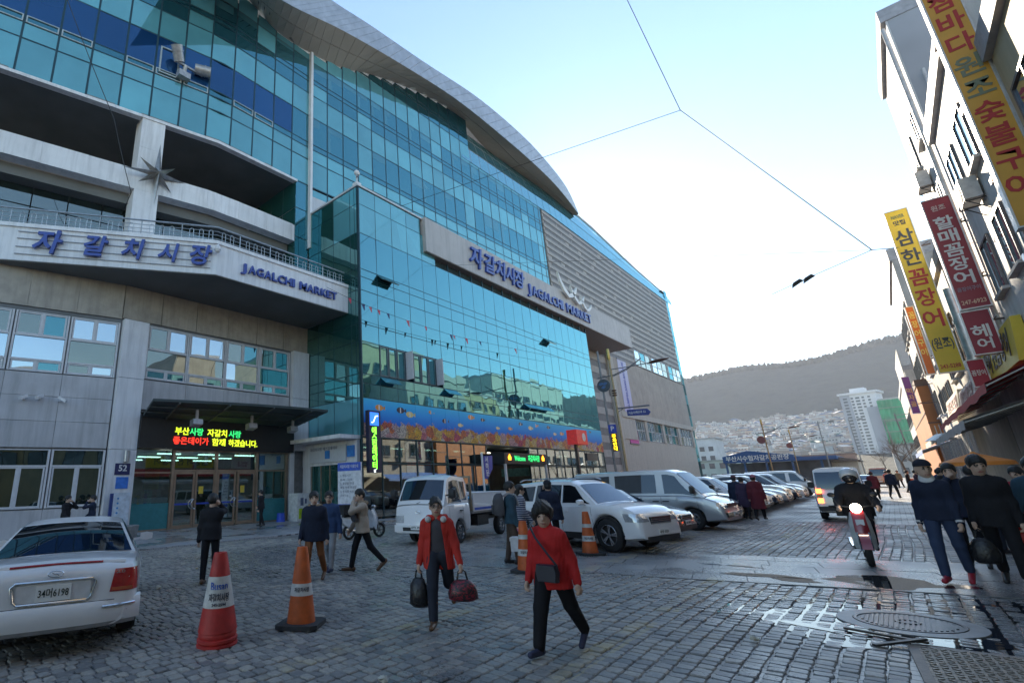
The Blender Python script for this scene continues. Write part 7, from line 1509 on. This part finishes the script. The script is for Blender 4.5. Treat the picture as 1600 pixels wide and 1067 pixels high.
skin_m = mat('skin_tone', (.56, .37, .28), .5, var=.06, scale=12, spec=.35); hair_m = mat('hair_black', (.012, .011, .011), .5, var=.3, bump=.4, bscale=90); eye_m = mat('eye_dark', (.02, .015, .015), .3); lip_m = mat('lip_red', (.38, .13, .11), .5)
def cloth(name, col, rough=.8, bump=.15): return mat('cloth_'+name, col, rough, var=.14, scale=5, bump=bump, bscale=26, spec=.25)
def person(label, loc, head, h, top, pants, shoe, legs=(18, 10, -16, 22), armr=(5, 8, 15), arml=(-5, 8, 15), lean=2, look=0, tilt=0, hair='short', coat=0, vox=.012, bulk=1.0, hem=.0, inner=None, open_=False, collar=None, hair_col=None, seat=None, sleeve_in=0, scarf=None, name='person', mask=None, hip=0, cuff=None, pants_w=1.0, hd=1.15, boots=0):
    """legs: right swing, right knee, left swing, left knee; arms: forward, outward, elbow [, inward turn of forearm] in degrees"""
    ang = math.atan2(head[1], head[0])-math.pi/2; s = h/1.7; pr = []; J = {}
    X = lambda *a: np.array(a, float)
    # legs
    hipz = 0; foot = []
    segs = []
    for sd_, (sw, kn) in ((1, legs[:2]), (-1, legs[2:])):
        a = R(sw); kb = R(kn); H0 = X(.088*s*sd_, 0, 0); K = H0+.247*h*X(.03*sd_, math.sin(a), -math.cos(a)); b = a-kb; A_ = K+.238*h*X(0, math.sin(b), -math.cos(b)); fp = (b*.9 if b < -.25 else (b*.3 if b > .1 else 0))
        F_ = X(.025*sd_, math.cos(fp), math.sin(fp)); D_ = X(0, math.sin(fp), -math.cos(fp)); heel = A_+D_*.028*h-F_*.03*h; toe = A_+D_*.036*h+F_*.115*h; segs.append((sd_, H0, K, A_, heel, toe)); foot += [heel[2]-.03*s, toe[2]-.022*s]
    zp = -min(foot) if seat is None else seat
    up = rotx(-R(lean))@X(0, 0, 1); Pv = X(0, 0, zp)
    for sd_, H0, K, A_, heel, toe in segs:
        H0, K, A_, heel, toe = (q+Pv for q in (H0, K, A_, heel, toe)); pw = pants_w
        pr += [prim_cap('pants', H0+X(0, 0, .01), K, .096*s*pw, .07*s*pw), prim_cap('pants', K, A_+X(0, 0, .02*s), .07*s*pw, .056*s*pw), prim_cap('shoe', heel, toe, .04*s, .034*s), prim_cap('shoe', heel+X(0, 0, .012), toe+X(0, 0, .004), .04*s, .03*s), prim_cap('shoe', A_, heel, .036*s, .038*s)]
        if boots: pr += [prim_cap('shoe', A_, A_.copy()+(K-A_)*boots, .058*s, .072*s)]
        J['foot%+d' % sd_] = toe
    I = np.eye(3); RL = rotx(-R(lean))
    tor = lambda z, y=0, x=0: Pv+RL@X(x*s, y*s, z*s)
    pr.append(prim_flat('pants', tor(0, 0, -.06), tor(0, 0, .06), .105*s, .105*s, RL, 1.25))
    b_ = bulk; coat = max(coat+.03, .06); hem = lambda P_: -coat*s-((P_-Pv)@RL)[..., 2]
    trim = lambda p: (p[0], lambda P_, f=p[1]: np.maximum(f(P_), hem(P_)), p[2], p[3])
    tg = 'inner' if open_ else 'top'
    def torso(grp, g):
        return [prim_flat(grp, tor(.1, .0, -.05*g), tor(.1, 0, .05*g), .125*s*g, .125*s*g, RL, 1.35), prim_flat(grp, tor(.12), tor(.36, .005), .14*s*g, .165*s*g, RL, 1.42), prim_flat(grp, tor(.36, .0, -.07), tor(.36, 0, .07), .13*s*g, .13*s*g, RL, 1.3), prim_cap(grp, tor(.44, -.005, -.13), tor(.44, -.005, .13), .065*s*g, .065*s*g), prim_cap(grp, tor(.45, -.005), tor(.49, .0), .085*s*g, .062*s*g)]
    if open_: pr += torso('inner', .93)
    jk = torso('top', b_)
    jk += [prim_flat('top', tor(.12, 0, q*.05), tor(-.08-coat, 0, q*.075), .122*s*b_, (.138 if coat < .2 else .15)*s*b_*(.5+.5*pants_w), RL, 1.14) for q in (-1, 1)]; jk = [trim(p) for p in jk]
    # arms
    shw = .168*s*(.5+.5*b_)
    for sd_, A3 in ((1, armr), (-1, arml)):
        fl, ab, el = A3[:3]; inn_ = A3[3] if len(A3) > 3 else 0
        S_ = tor(.425, -.005, 0)+RL@X(sd_*shw, 0, 0); M_ = RL@roty_(-R(ab)*sd_)@rotx(R(fl)); d = M_@X(0, 0, -1); E_ = S_+d*.172*h; M2 = M_@rotz_(R(inn_)*sd_)@rotx(R(el)); d2 = M2@X(0, 0, -1); W_ = E_+d2*.148*h
        jk += [prim_cap('top', S_, E_, .062*s*b_, .051*s*b_), prim_cap('top', E_, W_, .052*s*b_, .04*s*b_)]
        # hand: palm, four fingers with a bend, thumb from the side of the palm
        sidev = M2@X(0, 1, 0); fwdv = M2@X(-sd_, 0, 0)      # thumb side, palm side
        pc = W_+d2*.045*s; pr += [prim_cap('skin', W_-d2*.02, W_+d2*.01, .027*s, .026*s), prim_cap('skin', pc+sidev*.02*s, pc-sidev*.02*s, .021*s, .02*s), prim_cap('skin', pc+d2*.03*s+sidev*.026*s, pc+d2*.03*s-sidev*.026*s, .016*s, .015*s)]
        for q, ln in zip((-.03, -.01, .01, .029), (.055, .066, .07, .062)):
            f0 = pc+d2*.036*s+sidev*q*s; f1 = f0+(d2*.75+fwdv*.45)*ln*.55*s; f2 = f1+(d2*.25+fwdv*.9)*ln*.5*s; pr += [prim_cap('skin', f0, f1, .0095*s, .009*s), prim_cap('skin', f1, f2, .009*s, .0075*s)]
        th0 = W_+d2*.022*s+sidev*.02*s; th1 = th0+(sidev*.7+d2*.6+fwdv*.3)*.036*s; th2 = th1+(d2*.8+fwdv*.5)*.03*s; pr += [prim_cap('skin', th0, th1, .0115*s, .0105*s), prim_cap('skin', th1, th2, .0105*s, .008*s)]
        J['hand%+d' % sd_] = W_+d2*.075*s; J['palm%+d' % sd_] = pc; J['dir%+d' % sd_] = d2
    # neck and head
    nb = tor(.46, 0); HR = RL@rotz_(R(look))@rotx(-R(tilt)) if True else RL; hc = tor(.665, .018)
    sh = s; s = s*hd; ht = lambda x, y, z: hc+HR@X(x*s, y*s, z*s)
    pr += [prim_cap('skin', nb, hc+HR@X(0, -.02*s, -.04*s), .056*s, .052*s), prim_ell('skin', ht(0, -.008, .022), (.074*s, .092*s, .092*s), HR), prim_ell('skin', ht(0, .022, -.045), (.058*s, .066*s, .075*s), HR), prim_cap('skin', ht(0, .084, .005), ht(0, .103, -.026), .009*s, .014*s)]
    for sd_ in (1, -1):
        pr += [prim_ell('eye', ht(.031*sd_, .079, .006), (.0115*s, .01*s, .0048*s), HR), prim_cap('brow', ht(.018*sd_, .085, .028), ht(.046*sd_, .074, .028), .0045*s, .0035*s), prim_ell('skin', ht(.077*sd_, -.006, -.008), (.01*s, .02*s, .03*s), HR)]
    pr.append(prim_ell('lip', ht(0, .083, -.062), (.022*s, .01*s, .007*s), HR))
    if hair == 'glasses_bun' or hair == 'glasses': pass
    M = {'pants': pants, 'shoe': shoe, 'skin': skin_m, 'eye': eye_m, 'brow': hair_m, 'lip': lip_m, 'inner': inner or top}
    body = grow(name, pr, M, None, vox, .022*s, .005, 0); body.location = loc; body.rotation_euler = (0, 0, ang); tag(body, label, 'person')
    cut = None
    if open_:
        def cut(g): q = (g-tor(.3))@RL; return np.maximum(-(np.abs(q[..., 0])-.075*s-.12*np.maximum(0, -.15*s-q[..., 2])), -(q[..., 1]-.02)) * -1 if False else -np.maximum(np.abs(q[..., 0])-(.06*s+.1*np.maximum(0, .1*s-q[..., 2])), .02*s-q[..., 1])
    grow('jacket', jk, {'top': top}, body, vox, .04*s, .005, .0042, cut)
    hm_ = hair_col or hair_m
    def ppl(n_, k_):
        nn = HR@np.array(n_, float); nn = nn/np.linalg.norm(nn); return lambda g: (g-hc)@nn-k_*s
    if hair in ('short', 'glasses', 'bun', 'glasses_bun', 'curly', 'long'):
        r_ = {'short': 1.15, 'glasses': 1.15, 'bun': 1.1, 'glasses_bun': 1.08, 'curly': 1.28, 'long': 1.16}[hair]
        hp = [prim_ell('hair', ht(0, -.014, .03 if hair != 'curly' else .035), (.076*s*r_, .095*s*r_, .093*s*r_), HR)]
        if hair in ('bun', 'glasses_bun'): hp.append(prim_ell('hair', ht(0, -.1, .03), (.035*s, .035*s, .035*s)))
        if hair == 'long': hp.append(prim_cap('hair', ht(0, -.05, .0), ht(0, -.05, -.13), .075*s, .07*s))
        grow('hair', hp, {'hair': hm_}, body, vox*.9, .02, .005, .016 if hair == 'curly' else .006, ppl((0, .72, -.69), .03 if hair != 'curly' else .046))
    if hair in ('cap', 'hat', 'pinkhat'):
        hp = [prim_ell('cap', ht(0, -.005, .045), (.087*s, .108*s, .088*s), HR)]
        if hair == 'cap': hp.append(prim_ell('cap', ht(0, .12, .04), (.07*s, .07*s, .012*s), HR))
        grow('hair', [prim_ell('hair', ht(0, -.03, .0), (.08*s, .085*s, .09*s), HR)], {'hair': hair_m}, body, vox, .02, .005, 0, ppl((0, .9, .43), .0)); grow('cap', hp, {'cap': hm_}, body, vox*.9, .015, .005, 0, ppl((0, .1, -1), -.035) if hair != 'pinkhat' else ppl((0, .3, -1), -.02))
    if hair == 'helmet':
        grow('helmet', [prim_ell('h', ht(0, -.005, .03), (.125*s, .145*s, .13*s), HR)], {'h': hm_}, body, vox*.9, .02, .005, 0, ppl((0, .75, -.66), .062)); grow('visor', [prim_ell('h', ht(0, .02, .0), (.11*s, .125*s, .1*s), HR)], {'h': mat('visor_dark', (.02, .02, .025), .15)}, body, vox, .02, .005, 0, lambda g: -((g-hc)@(HR@np.array([0, .9, .1]))-.04*s))
    if hair in ('glasses', 'glasses_bun'):
        mb = MB()
        for sd_ in (1, -1): c_ = ht(.033*sd_, .101, .004); mb.tube([Vector(c_+HR@X(.027*s*math.cos(a), 0, .02*s*math.sin(a))) for a in [2*math.pi*k/12 for k in range(13)]], .0022, 5); mb.tube([Vector(ht(.06*sd_, .098, .008)), Vector(ht(.082*sd_, .02, .012))], .003, 5)
        mb.tube([Vector(ht(-.006, .104, .006)), Vector(ht(.006, .104, .006))], .003, 5); part(mb, 'glasses', trim_b, body, 60)
    s = sh
    if collar is not None:
        cp = []
        for k in range(12): a = R(-150+300*k/11)+math.pi/2*3; a2 = R(-150+300*(k+1)/11)+math.pi/2*3; cp.append(prim_cap('c', tor(.5+.02*math.sin(a)*0, .085*math.sin(a)-.03, .115*math.cos(a)), tor(.5, .085*math.sin(a2)-.03, .115*math.cos(a2)), .045*s, .045*s)) if k < 11 else None
        grow('collar', [c_ for c_ in cp if c_], {'c': collar}, body, vox, .03, .005, .006)
    if scarf is not None: grow('scarf', [prim_flat('c', tor(.49), tor(.53), .1*s, .085*s, RL, 1.1)], {'c': scarf}, body, vox, .03, .005, .004)
    if cuff is not None:
        mb = MB()
        for sd_ in (1, -1): d2 = Vector(J['dir%+d' % sd_]); w0 = Vector(J['palm%+d' % sd_])-d2*.05*s; mb.cyl(w0-d2*.03, w0, .047*s*b_, .044*s*b_, 14)
        mb.loft([[Vector(tor(z, .123*s/s*math.sin(a)*.86*b_, .163*math.cos(a)*b_)) for a in [2*math.pi*k/20 for k in range(20)]] for z in (.045, .075)], 0, True, False); part(mb, 'cuff', cuff, body, 60)
    M4 = Matrix.Translation(Vector(loc)) @ Matrix.Rotation(ang, 4, 'Z')
    return body, {k_: M4 @ Vector(v_) if not k_.startswith('dir') else M4.to_3x3() @ Vector(v_) for k_, v_ in J.items()}, M4
C = {k: cloth(k, c) for k, c in dict(red=(.5, .025, .025), redopen=(.52, .04, .03), greyknit=(.07, .065, .075), black=(.016, .016, .02), blackpants=(.012, .012, .015), jeans=(.035, .055, .11), darkjeans=(.025, .03, .045), navy=(.018, .025, .05), navypad=(.016, .022, .042), brownpants=(.26, .1, .04), blue=(.03, .06, .14), greypants=(.33, .33, .34), beige=(.42, .34, .27), brownp2=(.09, .06, .045), teal=(.03, .07, .1), maroon=(.13, .02, .03), purple=(.05, .03, .06), redjk=(.45, .04, .05), bluejk=(.04, .1, .25), white=(.6, .6, .6), fur=(.3, .22, .14), pink=(.4, .16, .2), khaki=(.2, .18, .12)).items()}
S_bk, S_br, S_rd, S_nv = mat('shoe_black', (.015, .015, .017), .4), mat('shoe_brown', (.12, .06, .03), .45), mat('shoe_red', (.4, .02, .04), .5), mat('shoe_navy', (.03, .035, .08), .6)
# the two women in red in front
_, JW1, _ = person('woman in an open red parka with grey jumper carrying two bags', (-4.37, 5.45, 0), (.5, -.86), 1.52, C['redopen'], C['darkjeans'], S_br, (14, 6, -22, 52), (-2, 12, 10), (4, 14, 14), 1, 12, 0, 'glasses_bun', .12, .0085, 1.1, inner=C['greyknit'], open_=True, collar=C['redopen'], pants_w=1.12, boots=.55)
_, JW2, _ = person('woman with curly black hair in a zipped red jacket and black trousers', (-2.76, 5.3, 0), (-.02, -1), 1.45, C['red'], C['blackpants'], S_nv, (24, 6, -26, 14), (4, 10, 18), (-12, 14, 22), 3, 24, 2, 'curly', .1, .0085, 1.14, pants_w=1.22, scarf=C['red'], hd=1.24)
for sd_ in (-.1, .1):
    q = Matrix.Rotation(math.atan2(-.86, .5)-math.pi/2, 4, 'Z') @ Vector((sd_, .1, 1.235)); mb = MB(); mb.sphere((q.x-4.37, q.y+5.45, q.z), .04, 10); solo(mb, 'pompom', mat('pompom_white', (.7, .68, .66), .9, bump=.5), ('white pompom at the left collar of the open parka', 'white pompom at the right collar of the open parka')[sd_ > 0], 'pompom', (q.x-4.37, q.y+5.45, q.z), smooth=60)
# left group
_, JP, _ = person('man in black with his back turned, phone at his ear, beside the red cone', (-9.72, 5.08, 0), (-.75, .66), 1.62, C['black'], C['blackpants'], S_br, (4, 3, -4, 4), (95, 0, 135, 20), (0, 8, 12), 1, -25, 0, 'short', .05, .010, 1.12)
person('person in black at the entrance doors', (-21.8, 13.9, .03), (-.9, -.5), 1.64, C['black'], C['blackpants'], S_bk, (10, 8, -8, 10), (20, 6, 40), (0, 6, 10), 4, 0, 5, 'short', .05, .016, 1.1)
person('man in a navy padded jacket and rust trousers walking ahead of his companion', (-8.1, 6.36, 0), (.55, -.83), 1.6, C['navypad'], C['brownpants'], S_br, (16, 6, -16, 18), (6, 8, 14), (-8, 8, 16), 2, 22, 0, 'short', .1, .010, 1.22, collar=C['fur'], scarf=C['white'])
person('man with glasses in a blue jacket and pale grey trousers behind the navy jacket', (-8.72, 7.25, 0), (.5, -.86), 1.58, C['blue'], C['greypants'], S_nv, (-14, 14, 16, 6), (6, 8, 14), (-6, 10, 20), 2, 15, 0, 'glasses', .05, .011, 1.08)
_, JB, _ = person('man in a beige parka holding a white phone to his mouth', (-8.24, 7.75, 0), (-.45, -.89), 1.64, C['beige'], C['blackpants'], S_br, (20, 8, -20, 22), (10, 16, 30, 20), (75, 0, 125, 40), 3, 10, 4, 'short', .06, .010, 1.2, collar=C['fur'])
for x, y, hd, lab, c, hh in ((-22.2, 5.72, (.6, .55), 'man in a dark suit jacket at the wing window, facing out', 'black', 1.68), (-22.2, 6.62, (-.3, -.8), 'man in dark navy smoking at the wing window, seen from the side', 'navy', 1.66)): person(lab, (x, y, .03), hd, hh, C[c], C['blackpants'], S_bk, (2, 2, -2, 2), (10, 8, 40), (75, 0, 120, 40), 1, 0, 0, 'short', .05, .017, 1.1)
# middle group by the cars
_, JM, MM = person('man in a blue jacket with a grey backpack carrying a white box', (-6.15, 10.25, 0), (.75, .62), 1.68, C['teal'], C['brownp2'], S_bk, (6, 4, -6, 6), (4, 8, 14), (10, 8, 20), 2, -10, 0, 'short', .04, .011, 1.15)
m, nt, b, o_ = nodes('striped_cloth'); geo = N(nt, 'ShaderNodeNewGeometry'); sx = N(nt, 'ShaderNodeSeparateXYZ'); L(nt, geo.outputs['Position'], sx.inputs[0]); wv = N(nt, 'ShaderNodeMath', operation='SINE'); ml = N(nt, 'ShaderNodeMath', operation='MULTIPLY'); L(nt, sx.outputs[2], ml.inputs[0]); ml.inputs[1].default_value = 130; L(nt, ml.outputs[0], wv.inputs[0]); L(nt, ramp(nt, wv.outputs[0], [(.4, (.05, .06, .12)), (.6, (.5, .5, .52))]), b.inputs['Base Color']); b.inputs['Roughness'].default_value = .8
person('person in a striped coat and pale scarf behind the man with the box', (-6.55, 11.35, 0), (.7, .7), 1.6, m, C['darkjeans'], S_bk, (4, 4, -4, 4), (10, 6, 30), (20, 6, 60), 3, 0, 3, 'long', .25, .013, 1.15, scarf=C['white'])
person('man in dark navy seen from behind, phone hand up beside the white SUV', (-6.25, 12.3, 0), (-.35, .93), 1.69, C['navy'], C['blackpants'], S_bk, (4, 3, -4, 5), (0, 8, 12), (95, 0, 135, 20), 1, 15, 0, 'cap', .1, .011, 1.18, hair_col=cloth('cap_dark', (.02, .022, .03)))
G_FAR = None
person('woman in a dark coat and hat walking arm in arm past the silver van', (-4.75, 25.6, 0), (.1, 1), 1.66, C['navy'], C['blackpants'], S_bk, (10, 5, -10, 10), (0, 8, 10), (0, 8, 10), 2, 0, 0, 'hat', .35, .02, 1.2, hair_col=cloth('hat_maroon', (.12, .06, .07)))
person('woman in a black coat in the middle of the three by the silver van', (-4.42, 25.1, 0), (.1, 1), 1.58, C['purple'], C['blackpants'], S_bk, (-8, 10, 10, 5), (0, 8, 10), (0, 8, 10), 2, 0, 0, 'short', .35, .02, 1.2)
person('woman in a maroon coat and pink hat nearest the moving van', (-3.98, 24.9, 0), (.15, 1), 1.66, C['maroon'], C['blackpants'], S_bk, (8, 5, -8, 10), (0, 10, 12), (0, 10, 12), 2, 0, 0, 'pinkhat', .42, .02, 1.22, hair_col=C['pink'])
# right-hand group
person('man in a dark cap and navy jacket with white trim and red shoes', (.36, 12.0, 0), (-.18, -.98), 1.78, C['navy'], C['jeans'], S_rd, (10, 5, -10, 16), (-2, 6, 12), (4, 5, 20), 2, 28, 2, 'cap', .0, .0105, .95, hair_col=cloth('cap_navy', (.02, .02, .03)), cuff=C['white'], scarf=C['white'])
person('man in black looking down while walking beside the man in the cap', (.95, 12.25, 0), (-.12, -.99), 1.82, C['black'], C['blackpants'], S_bk, (-12, 14, 12, 6), (4, 5, 16), (-4, 6, 14), 3, 18, 10, 'short', .12, .0105, .98)
person('man with hand at mouth just behind the man in the cap', (.72, 13.9, 0), (-.1, -1), 1.72, C['navy'], C['blackpants'], S_bk, (8, 5, -8, 10), (75, 0, 125, 40), (0, 8, 10), 2, 0, 0, 'short', .05, .014, 1.15)
_, JE, _ = person('person in a dark teal jacket cut off by the picture edge', (1.52, 12.6, 0), (-.2, -.98), 1.76, C['teal'], C['blackpants'], S_bk, (8, 5, -10, 12), (14, 12, 40), (0, 10, 16), 2, 0, 0, 'short', .08, .013, 1.22)
person('person in a blue jacket under the white awning with back turned', (1.15, 16.6, 0), (.5, .85), 1.72, C['bluejk'], C['darkjeans'], S_bk, (4, 4, -4, 4), (0, 8, 14), (0, 8, 14), 2, 0, 0, 'short', .08, .017, 1.15)
person('stallholder in a red jacket under the awning', (1.75, 16.2, 0), (-.6, -.8), 1.66, C['redjk'], C['blackpants'], S_bk, (4, 4, -4, 4), (10, 8, 40), (10, 8, 40), 3, 0, 6, 'short', .05, .017, 1.15)
person('man in dark clothes walking alone into the sunlit end of the street', (-.2, 46.5, 0), (.3, 1), 1.8, C['navy'], C['blackpants'], S_bk, (22, 8, -22, 18), (-15, 10, 14), (15, 16, 20), 3, 0, 0, 'short', .05, .024, 1.15)
person('stooping person in dark red far up the street by the moving van', (-1.0, 44, 0), (0, 1), 1.66, C['maroon'], C['blackpants'], S_bk, (8, 5, -8, 10), (10, 8, 30), (10, 8, 30), 14, 0, 8, 'hat', .2, .024, 1.2, hair_col=C['maroon'])
for k, (x, y, c, lab) in enumerate(((.7, 57, 'black', 'far pedestrian in black beside the orange tub'), (-.5, 68, 'redjk', 'far pedestrian in red in the sunlit street'), (.3, 74, 'khaki', 'far pedestrian in khaki in the sunlit street'), (1.0, 50, 'purple', 'far stall customer in purple at the blue awning'), (1.3, 46, 'greypants', 'far stall customer in pale grey at the blue awning'), (1.5, 34, 'blue', 'stall customer in blue under the cream awning'), (1.25, 30, 'black', 'stall customer in black beyond the white awning'))): person(lab, (x, y, 0), (math.cos(k*2.1), math.sin(k*2.1)), 1.66+.03*(k % 3), C[c], C['blackpants'], S_bk, (10, 5, -10, 10), (5, 8, 15), (-5, 8, 15), 2, 0, 0, 'short', .1, .026, 1.15)
# motorcycle rider, seated, hands on the grips
person('motorcyclist in black with a white helmet riding the dark red motorcycle', (-.66, 14.25, .0), (.07, -1), 1.72, C['black'], C['blackpants'], S_bk, (66, 78, 66, 78), (46, 20, 26), (46, 20, 26), 6, 0, 0, 'helmet', 0, .011, 1.3, seat=.9, hair_col=mat('helmet_white', (.6, .6, .6), .25, coat=1))
# things carried
def bag_at(p, label, cat, m_, w_, d_, h_, name, handle=.16, ang=0, seed=1, hm_=None):
    t = thing(name, label, cat, (p.x, p.y, p.z-handle-h_), ang); rr = random.Random(seed); mb = MB(); secs = []
    for z, f in ((0, .7), (.1, .97), (.4, 1.0), (.75, .85), (.95, .55), (1, .3)):
        secs.append([(w_/2*f*math.cos(a)*(1+rr.uniform(-.06, .06)), d_/2*(f if z < .8 else f*.6)*math.sin(a)*(1+rr.uniform(-.06, .06)), z*h_) for a in [2*math.pi*k/18 for k in range(18)]])
    mb.loft(secs); part(mb, 'bag', m_, t, 60); mb = MB(); mb.tube([(-w_*.18, 0, h_*.93), (-w_*.12, 0, h_+handle*.7), (0, 0, h_+handle), (w_*.12, 0, h_+handle*.7), (w_*.18, 0, h_*.93)], .012, 6); part(mb, 'handles', hm_ or m_, t, 60); return t
plast = mat('black_plastic_bag', (.015, .015, .017), .25, bump=.6, bscale=30); m, nt, b, o_ = nodes('patterned_bag'); vo = N(nt, 'ShaderNodeTexVoronoi', Scale=18.0); L(nt, ramp(nt, vo.outputs['Color'], [(.4, (.02, .015, .018)), (.55, (.35, .02, .04)), (.8, (.03, .02, .025))]), b.inputs['Base Color']); b.inputs['Roughness'].default_value = .4
bag_at(JW1['hand+1'], 'black plastic carrier bag hanging from the right hand of the woman in the open parka', 'bag', plast, .26, .2, .34, 'carrier_bag', .1, .4, 2); bag_at(JW1['hand-1'], 'red and black patterned handbag in the left hand of the woman in the open parka', 'bag', m, .36, .2, .24, 'handbag', .12, .6, 3, plast)
p = JW2['hand-1']; bag_at(Vector((.72, 12.05, .78)), 'dark plastic carrier bag between the man in the cap and the man in black', 'bag', plast, .3, .2, .36, 'carrier_bag', .12, 0, 5); bag_at(JE['hand+1'], 'red shopping bag held at the picture edge', 'bag', mat('red_bag', (.45, .03, .03), .5, bump=.3), .26, .16, .26, 'shopping_bag', .1, 0, 6)
# shoulder bag of the woman in the zipped jacket
t = thing('shoulder_bag', 'navy crossbody bag worn by the curly-haired woman', 'bag', (-2.76, 5.3, .72), math.atan2(-1, -.02)-math.pi/2)
mb = MB(); mb.loft([[(x*sx_*.8-.1, .165+y_, z*sz_*.9+.02) for x, z in ((-.13, -.08), (.13, -.08), (.15, .02), (.13, .1), (-.13, .1), (-.15, .02))] for y_, sx_, sz_ in ((-.02, .9, .9), (0, 1, 1), (.05, 1, 1), (.07, .9, .9))]); part(mb, 'bag', mat('navy_bag', (.02, .022, .035), .5), t, 40); mb = MB(); mb.tube([(-.2, .17, .1), (-.13, .19, .2), (.0, .185, .36), (.09, .12, .47), (.12, 0, .5)], .012, 6); part(mb, 'strap', mat('navy_bag', (.02, .022, .035)), t, 40)
t.location = (-2.79, 5.28, .74)
# white box with a cord, carried low
p = JM['hand+1']; t = thing('white_box', 'white foam box tied with pink cord in the hand of the man with the backpack', 'box', (p.x+.12, p.y-.12, p.z-.42), R(20)); mb = MB(); mb.box((-.22, -.15, 0), (.22, .15, .2)); mb.box((-.23, -.16, .2), (.23, .16, .27)); part(mb, 'box', mat('foam_white', (.66, .66, .67), .6), t)
mb = MB(); mb.box((-.012, -.165, -.003), (.012, -.161, .275)); mb.box((-.012, -.165, .271), (.012, .165, .276)); mb.tube([(0, -.1, .275), (-.04, -.03, .36), (-.1, .1, .42), (-.04, .08, .36), (0, .1, .275)], .008, 5); part(mb, 'cord', mat('pink_cord', (.5, .1, .25), .6), t)
t = thing('backpack', 'grey and white backpack on the man in the blue jacket', 'backpack', (MM @ Vector((0, -.17, .98))), math.atan2(.62, .75)-math.pi/2); mb = MB(); mb.loft([[(w_*x, -.02+d_*y, z) for x, y in ((-.15, .05), (.15, .05), (.17, -.06), (.12, -.16), (-.12, -.16), (-.17, -.06))] for z, w_, d_ in ((0, .85, .8), (.06, 1, 1), (.3, 1, 1), (.42, .85, .75), (.47, .5, .4))]); part(mb, 'pack', mat('pack_grey', (.07, .07, .08), .7, bump=.3), t, 40); mb = MB(); mb.box((-.11, -.215, .05), (.11, -.17, .22)); part(mb, 'pocket', mat('pack_dark', (.05, .05, .055), .7), t); mb = MB(); mb.tube([(-.1, .05, .4), (-.1, .15, .46), (-.1, .3, .42), (-.11, .36, .2)], .02, 5); mb.tube([(.1, .05, .4), (.1, .15, .46), (.1, .3, .42), (.11, .36, .2)], .02, 5); part(mb, 'strap', mat('pack_strap', (.35, .35, .36), .7), t, 40)
p = JB['palm-1']; mb = MB(); mb.bar((p.x, p.y, p.z-.05), (p.x, p.y, p.z+.09), .07, .02); solo(mb, 'phone', mat('phone_white', (.7, .7, .7), .3), 'white phone held up by the man in the beige parka', 'phone', (p.x, p.y, p.z-.05))
p = JP['palm+1']; mb = MB(); mb.bar((p.x-.02, p.y+.02, p.z-.06), (p.x-.02, p.y+.02, p.z+.08), .07, .012); solo(mb, 'phone', trim_b, 'dark phone at the ear of the man with his back turned', 'phone', (p.x, p.y, p.z-.06))
t = thing('waist_bag', 'dark waist bag slung across the beige parka', 'bag', (-8.24, 7.75, 1.0), math.atan2(-.89, -.45)-math.pi/2); mb = MB(); mb.loft([[(x, .16*s_+.02, .02*k+z*s_) for k, (x, z) in enumerate(((-.2, 0), (-.12, -.05), (.12, -.05), (.2, 0), (.12, .06), (-.12, .06)))] for s_ in (.85, 1.05, 1.15)]); part(mb, 'bag', mat('waist_black', (.018, .016, .02), .4), t, 50)
# far sheen of baskets and tubs on the market forecourt
for k, (x, y, c, lab) in enumerate(((-17.4, 33.5, (.02, .2, .5), 'blue plastic tub in front of the shop portal, behind the SUV roof'), (-17.2, 35.2, (.02, .3, .4), 'teal plastic tub in front of the shop portal, behind the SUV roof'), (-17.6, 38, (.5, .06, .03), 'red plastic tub at the foot of the red gate sign'))):
    mb = MB(); mb.lathe([(.5, 0), (.6, 1.5), (.65, 1.52), (.65, 1.6), (.58, 1.6), (.48, .1)], (x, y, 0), n=16); solo(mb, 'plastic_tub', mat('tub_%d' % k, c, .4), lab, 'tub', (x, y, 0), smooth=40)
# ------------------------------------------------------------------ hazy air over the whole place
mb = MB(); mb.box((-1400, -120, -1.1), (1000, 1650, 232)); hz_ = bpy.data.materials.new('hazy_air'); hz_.use_nodes = True; nt = hz_.node_tree; nt.nodes.clear()
pv = nt.nodes.new('ShaderNodeVolumePrincipled'); oo = nt.nodes.new('ShaderNodeOutputMaterial'); nt.links.new(pv.outputs[0], oo.inputs['Volume'])
pv.inputs['Color'].default_value = (.78, .86, 1, 1); pv.inputs['Density'].default_value = .00016; pv.inputs['Anisotropy'].default_value = .25
o = link('haze', mb.mesh('haze', hz_)); o['kind'] = 'stuff'
